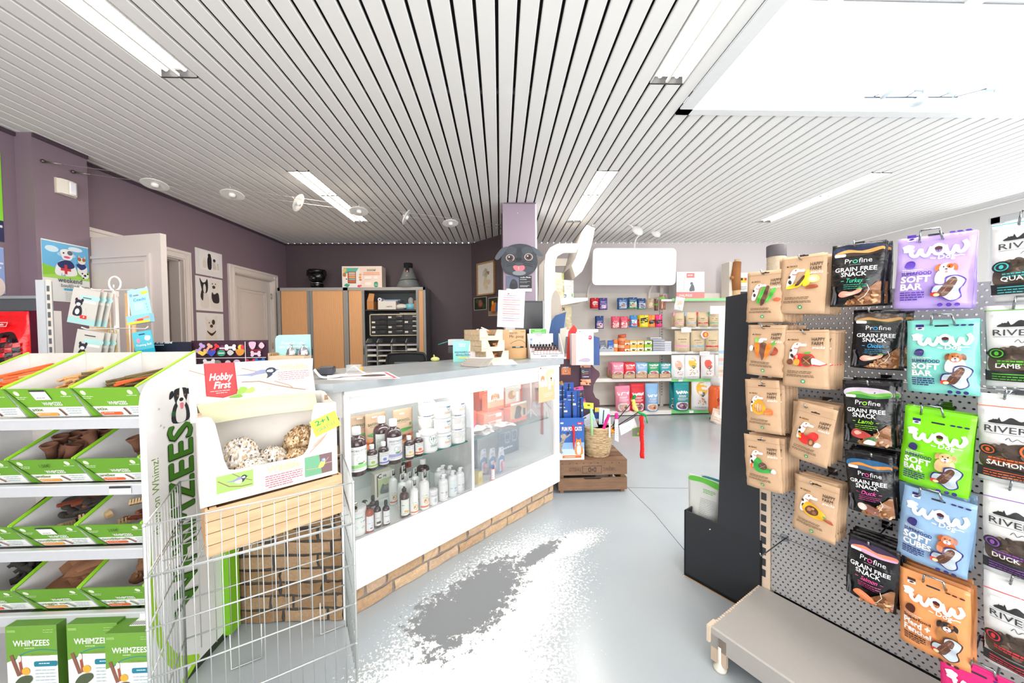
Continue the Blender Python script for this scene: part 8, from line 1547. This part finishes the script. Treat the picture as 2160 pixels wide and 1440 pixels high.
# cat toy display box with wand cards
a=at_y(1180,972,2.87); c=at_y(1231.5,886,2.87); cz=.2725
its=[('r',0,0,100,20,'f2f0ee'),('r',0,20,100,170,'2f62b0'),('r',0,20,100,70,'8fb4dc'),('r',0,20,100,44,'c4d6ea'),('t','FUN FOR CATS',10,118,15,'f08a3a',{'b':.10,'w':80}),('t','FUN FOR CATS',10,118,15,'fbf6f0',{'b':.05,'w':80}),('rr',72,142,96,152,'d82a44',4),('x',76,92,145,1,4,'f8e0e4',3),('r',4,146,16,152,'eef0f4'),
 ('l',smooth([(8,26),(2,44),(10,70),(20,92)],4,False),13,'a89a88'),('e',16,96,12,10,'b4a694'),('l',[(18,86),(34,96),(44,104)],6,'a89a88'),('p',[(8,100),(10,110),(16,104)],'8a7c6c'),('e',34,108,5,5,'3a3a4a'),('l',[(4,54),(12,58)],1.6,'6a5e52'),('l',[(6,66),(16,70)],1.6,'6a5e52'),('l',[(4,76),(16,82)],1.6,'6a5e52'),
 ('s',[(66,22),(62,44),(70,62),(84,62),(94,44),(92,22)],'e08a3a'),('s',[(72,24),(70,52),(80,60),(86,50),(84,24)],'f6f2ec'),('e',76,70,12,12,'e08a3a'),('e',76,66,6,6,'f6f0e8'),('p',[(66,78),(67,88),(74,81)],'d87a2c'),('p',[(78,81),(86,88),(87,77)],'d87a2c'),('e',72,72,1.6,1.4,'2a2a20'),('e',80,72,1.6,1.4,'2a2a20'),('r',12,8,88,18,'e86a2a'),('x',20,80,11,1,4,'f8d8c0',3)]
t=carton('cat_toy_display','blue and white counter display reading FUN FOR CATS with two cats','display box',((a.x+c.x)/2,2.86,cz),0,c.x-a.x,.14,c.z-cz,'3a68b0',its,'2a4a86')
def wand(dx,y,z,w,h,lab,tail,tilt=0):
    t=thing('cat_wand_card',lab,'cat toy',(a.x+dx,y,z),0,ry=R(tilt)); b=B(); b.box(-w/2,0,0,w/2,.002,h,'2a56a6'); s_=h*100/w
    art(b,[('r',0,0,100,s_*.4,'7fa8d8'),('x',10,90,s_*.9,1,9,'e8c8d8',7),('x',10,90,s_*.82,1,9,'f0f2f6',6),('s',[(50,s_*.1),(54,s_*.3),(70,s_*.36),(86,s_*.26),(84,s_*.08)],'8a8e98'),('rr',60,s_*.72,88,s_*.76,'f4f4f6',3)],flat(-.0005,-w/2,0),w/100.,gap=.0004); b.build('card','gloss',t)
    b=B(); b.tube([(0,-.012,h*.3),(0,-.012,h*.98)],.006,'14161c',7); b.build('wand','satin',t)
    if tail: b=B(); b.tube([(0,-.02,h*.42),(.002,-.065,h*.25),(0,-.072,h*.02),(.002,-.072,-.04)],[.011,.010,.007,.002],tail,8); b.build('tail','fabric',t)
wand(.045,2.96,.40,.085,.47,'blue cat wand card, upper left of the display',None)
wand(.100,2.97,.42,.085,.47,'blue cat wand card, upper right of the display',None)
wand(.035,2.90,.40,.10,.355,'blue cat wand card in front at the lower left',None)
wand(.112,2.905,.40,.085,.43,'blue cat wand card with a long red tail hanging in front','d8262a')
wand(.20,2.98,.34,.05,.42,'narrow dark cat wand card with a green tail','1f9a4a')
wand(.175,3.0,.40,.05,.42,'narrow dark cat wand card behind the green tailed one',None)
# woven basket
bx,by=at_z(1270,972,.272).x+.005,2.99
t=thing('woven_basket','round woven straw basket full of cat toys on the wooden crate','basket',(bx,by,.2725)); pr=[(0,0),(.095,0)]; n=24; BH=.25
for k in range(n): f=k/n; r=.100+.032*min(1,f*1.6)-.006*max(0,f-.75); pr+=[(r,BH*f),(r+.005,BH*(f+.5/n))]
pr+=[(.124,BH),(.115,BH),(.108,.02),(0,.02)]; b=B(); b.lathe(pr,'d2b48a',30); rr=random.Random(2); b.c=[lin(rr.choice(['d8bb92','c9a87c','e2c8a2','bb986c'])) for _ in b.f]; b.build('woven_body','rough',t)
b=B(); b.lathe([(.0,.235),(.112,.235)],'3a2a20',20); b.build('inside','matte',t)
def stick(lab,p0,p1,r,col,fe=None,name='cat_wand'):
    A_=V(p0); t=thing(name,lab,'cat toy',A_); b=B(); b.tube([(0,0,0),tuple(V(p1)-A_)],r,col,7); b.build('stick','satin',t)
    if fe:
        b=B(); rr=random.Random(len(lab))
        for (q0,q1,w,c,n) in fe:
            q0=V(q0)-A_;q1=V(q1)-A_
            pts=[q0.lerp(q1,i/n)+V((rr.uniform(-.004,.004),rr.uniform(-.004,.004),0)) for i in range(n+1)]
            b.tube(pts,[w*(.62+.25*rr.random()) for _ in pts],c,9)
            for i in range(n*55):
                q=q0.lerp(q1,rr.random()); dd=V((rr.uniform(-1,1),rr.uniform(-1,1),rr.uniform(-.6,.6))).normalized()*w*rr.uniform(.95,1.35); s_=V((-dd.y,dd.x,.3*w)).normalized()*w*.22
                b.add([q-s_,q+s_,q+dd],[(0,1,2)],c)
        b.build('feathers','fabric',t)
    return t
F_=lambda px,py,y: tuple(at_y(px,py,y))
stick('black cat wand rising right to yellow feathers with a green tip',F_(1285,905,2.93),F_(1334,847,2.78),.0035,'17181c',[(F_(1334,842,2.78),F_(1343,868,2.78),.018,'f0e27a',6),(F_(1334,842,2.78),F_(1340,834,2.78),.016,'1f8a3a',3)])
stick('black cat wand with a long fluffy red boa and green feathers',F_(1280,912,2.92),F_(1345,870,2.74),.004,'17181c',[(F_(1353,878,2.74),F_(1355,965,2.74),.020,'e0201c',14),(F_(1346,869,2.74),F_(1362,876,2.74),.013,'1f9a4a',4),(F_(1362,876,2.74),F_(1365,892,2.74),.006,'2a9a3a',4)])
stick('second black cat wand close under the red boa one',F_(1282,916,2.92),F_(1344,874,2.75),.003,'17181c')
stick('pink fluffy cat wand leaning left in the basket',F_(1270,912,2.90),F_(1284,878,2.84),.003,'26262a',[(F_(1271,910,2.88),F_(1284,875,2.84),.015,'f02a9a',8)])
stick('pink tipped cat wand in the middle of the basket',F_(1290,915,2.92),F_(1299,876,2.84),.004,'17181c',[(F_(1299,884,2.84),F_(1300,872,2.84),.017,'f02a9a',4)])
stick('pale green tinsel wand hanging over the basket rim',F_(1249,918,2.84),F_(1247,862,2.88),.011,'a8dc9a',[(F_(1246,860,2.88),F_(1254,885,2.86),.010,'a8e4e0',6)])
def tagc(lab,c,col,y,its=None):
    P_=[V(F_(x,z,y)) for x,z in c]; o=sum(P_,V())/4; t=thing('toy_card',lab,'card',o); b=B(); q=[p-o for p in P_]; b.add([tuple(p) for p in q]+[tuple(p+V((0,.003,0))) for p in q],[(0,1,2,3),(7,6,5,4),(0,4,5,1),(1,5,6,2),(2,6,7,3),(3,7,4,0)],col)
    if its:
        mp=lambda x,z,l:tuple(q[0]*(1-x/100)*(1-z/100)+q[1]*(x/100)*(1-z/100)+q[2]*(x/100)*(z/100)+q[3]*(1-x/100)*(z/100)+V((0,-l-.0004,0))); art(b,its,mp,1.,gap=.0004)
    b.build('card','paper',t)
tagc('white toy card hanging between the black wands right of the basket',[(1310,918),(1344,900),(1338,882),(1306,898)],'ece8ea',2.80,[('x',10,70,60,3,12,'c8c0cc',4)])
tagc('grey toy card standing at the left of the basket',[(1236,905),(1262,900),(1250,868),(1229,880)],'c9cdd4',2.95,[('rr',10,82,30,92,'4a4e58',3),('x',10,70,60,3,12,'a8acb4',4)])
tagc('narrow white toy card hanging over the front rim of the basket',[(1297,928),(1305,932),(1304,884),(1297,884)],'e8e8ec',2.82,[('x',20,80,60,6,9,'b8b8c0',3)])
tagc('slim pale toy card at the basket front beside the pink feathers',[(1284,922),(1288,923),(1288,880),(1285,880)],'dcdce4',2.83)
tagc('light blue toy card standing behind the basket',[(1263,897),(1284,897),(1286,862),(1264,860)],'d4e6ee',3.05,[('l',[(40,10),(44,90)],10,'24343c'),('rr',60,80,90,94,'f0f4f6',4)])
tagc('green and purple toy card hanging below the black wands',[(1334,920),(1350,920),(1350,900),(1334,904)],'6a8a4a',2.78,[('e',40,50,20,22,'8a6a9a'),('e',74,30,12,14,'a8c86a')])
tagc('yellow topped toy card leaning at the left of the basket',[(1234,870),(1252,872),(1252,850),(1229,848)],'e8e04a',3.0,[('rr',40,70,66,82,'5a5a3a',4),('r',0,0,100,40,'3a3a42')])
t=thing('orange_toy','orange striped plush toy lying in the basket','soft toy',F_(1288,908,2.90)); b=B(); b.ball((0,0,0),.04,.03,.022,'eea03a',10,8,jit=.12); b.ball((.02,-.01,.012),.014,.014,.012,'d8602a'); b.build('body','fabric',t)
t=thing('blue_toy_box','small blue and yellow toy packet behind the basket','toy',F_(1262,883,3.08)); B().box(-.03,0,0,.03,.02,.10,'2f52a0').box(-.03,-.001,.06,.03,0,.10,'f0d04a').build('packet','paper',t)
# ---------------- spotlight bar in the roof light
q0=at_y(1824,205,2.285); q1=at_y(2019,205,2.285)
t=thing('spotlight_bar','chrome bar with four small spotlights across the roof light shaft','spotlight',q0); b=B(); b.tube([(0,0,0),tuple(q1-q0)],.005,'66707a',8); b.build('bar','metal',t)
cc=at_y(1936,213,2.305)-q0; b=B(); b.ball(tuple(cc),.045,.045,.03,'c4ccd2',16,10); b.tube([tuple(cc),tuple(cc+V((0,.09,0)))],.012,'c4ccd4',8); b.build('canopy','satin',t)
for k,(bxp,hx,hy,an) in enumerate(((1842,1866,194,0),(1912,1944,184,1),(1982,2014,192,2),(2054,2092,184,3))):
    o=at_y(min(bxp,2016),204,2.285)-q0; h=at_y(hx,hy,2.235)-q0; b=B(); b.tube([tuple(o),tuple(h)],.003,'6a747e',6); hd_o=b.build('spot_arm','metal',t)
    b=B(M.Translation(h)@M.Rotation(R([160,120,150,110][k]),4,'X')@M.Rotation(R([20,30,40,30][k]),4,'Y')); b.lathe([(0,-.04),(.018,-.038),(.022,-.02),(.028,.015),(.034,.02),(.032,.024),(0,.02)],'b4c0ca',18); b.build('spot_head','satin',t)
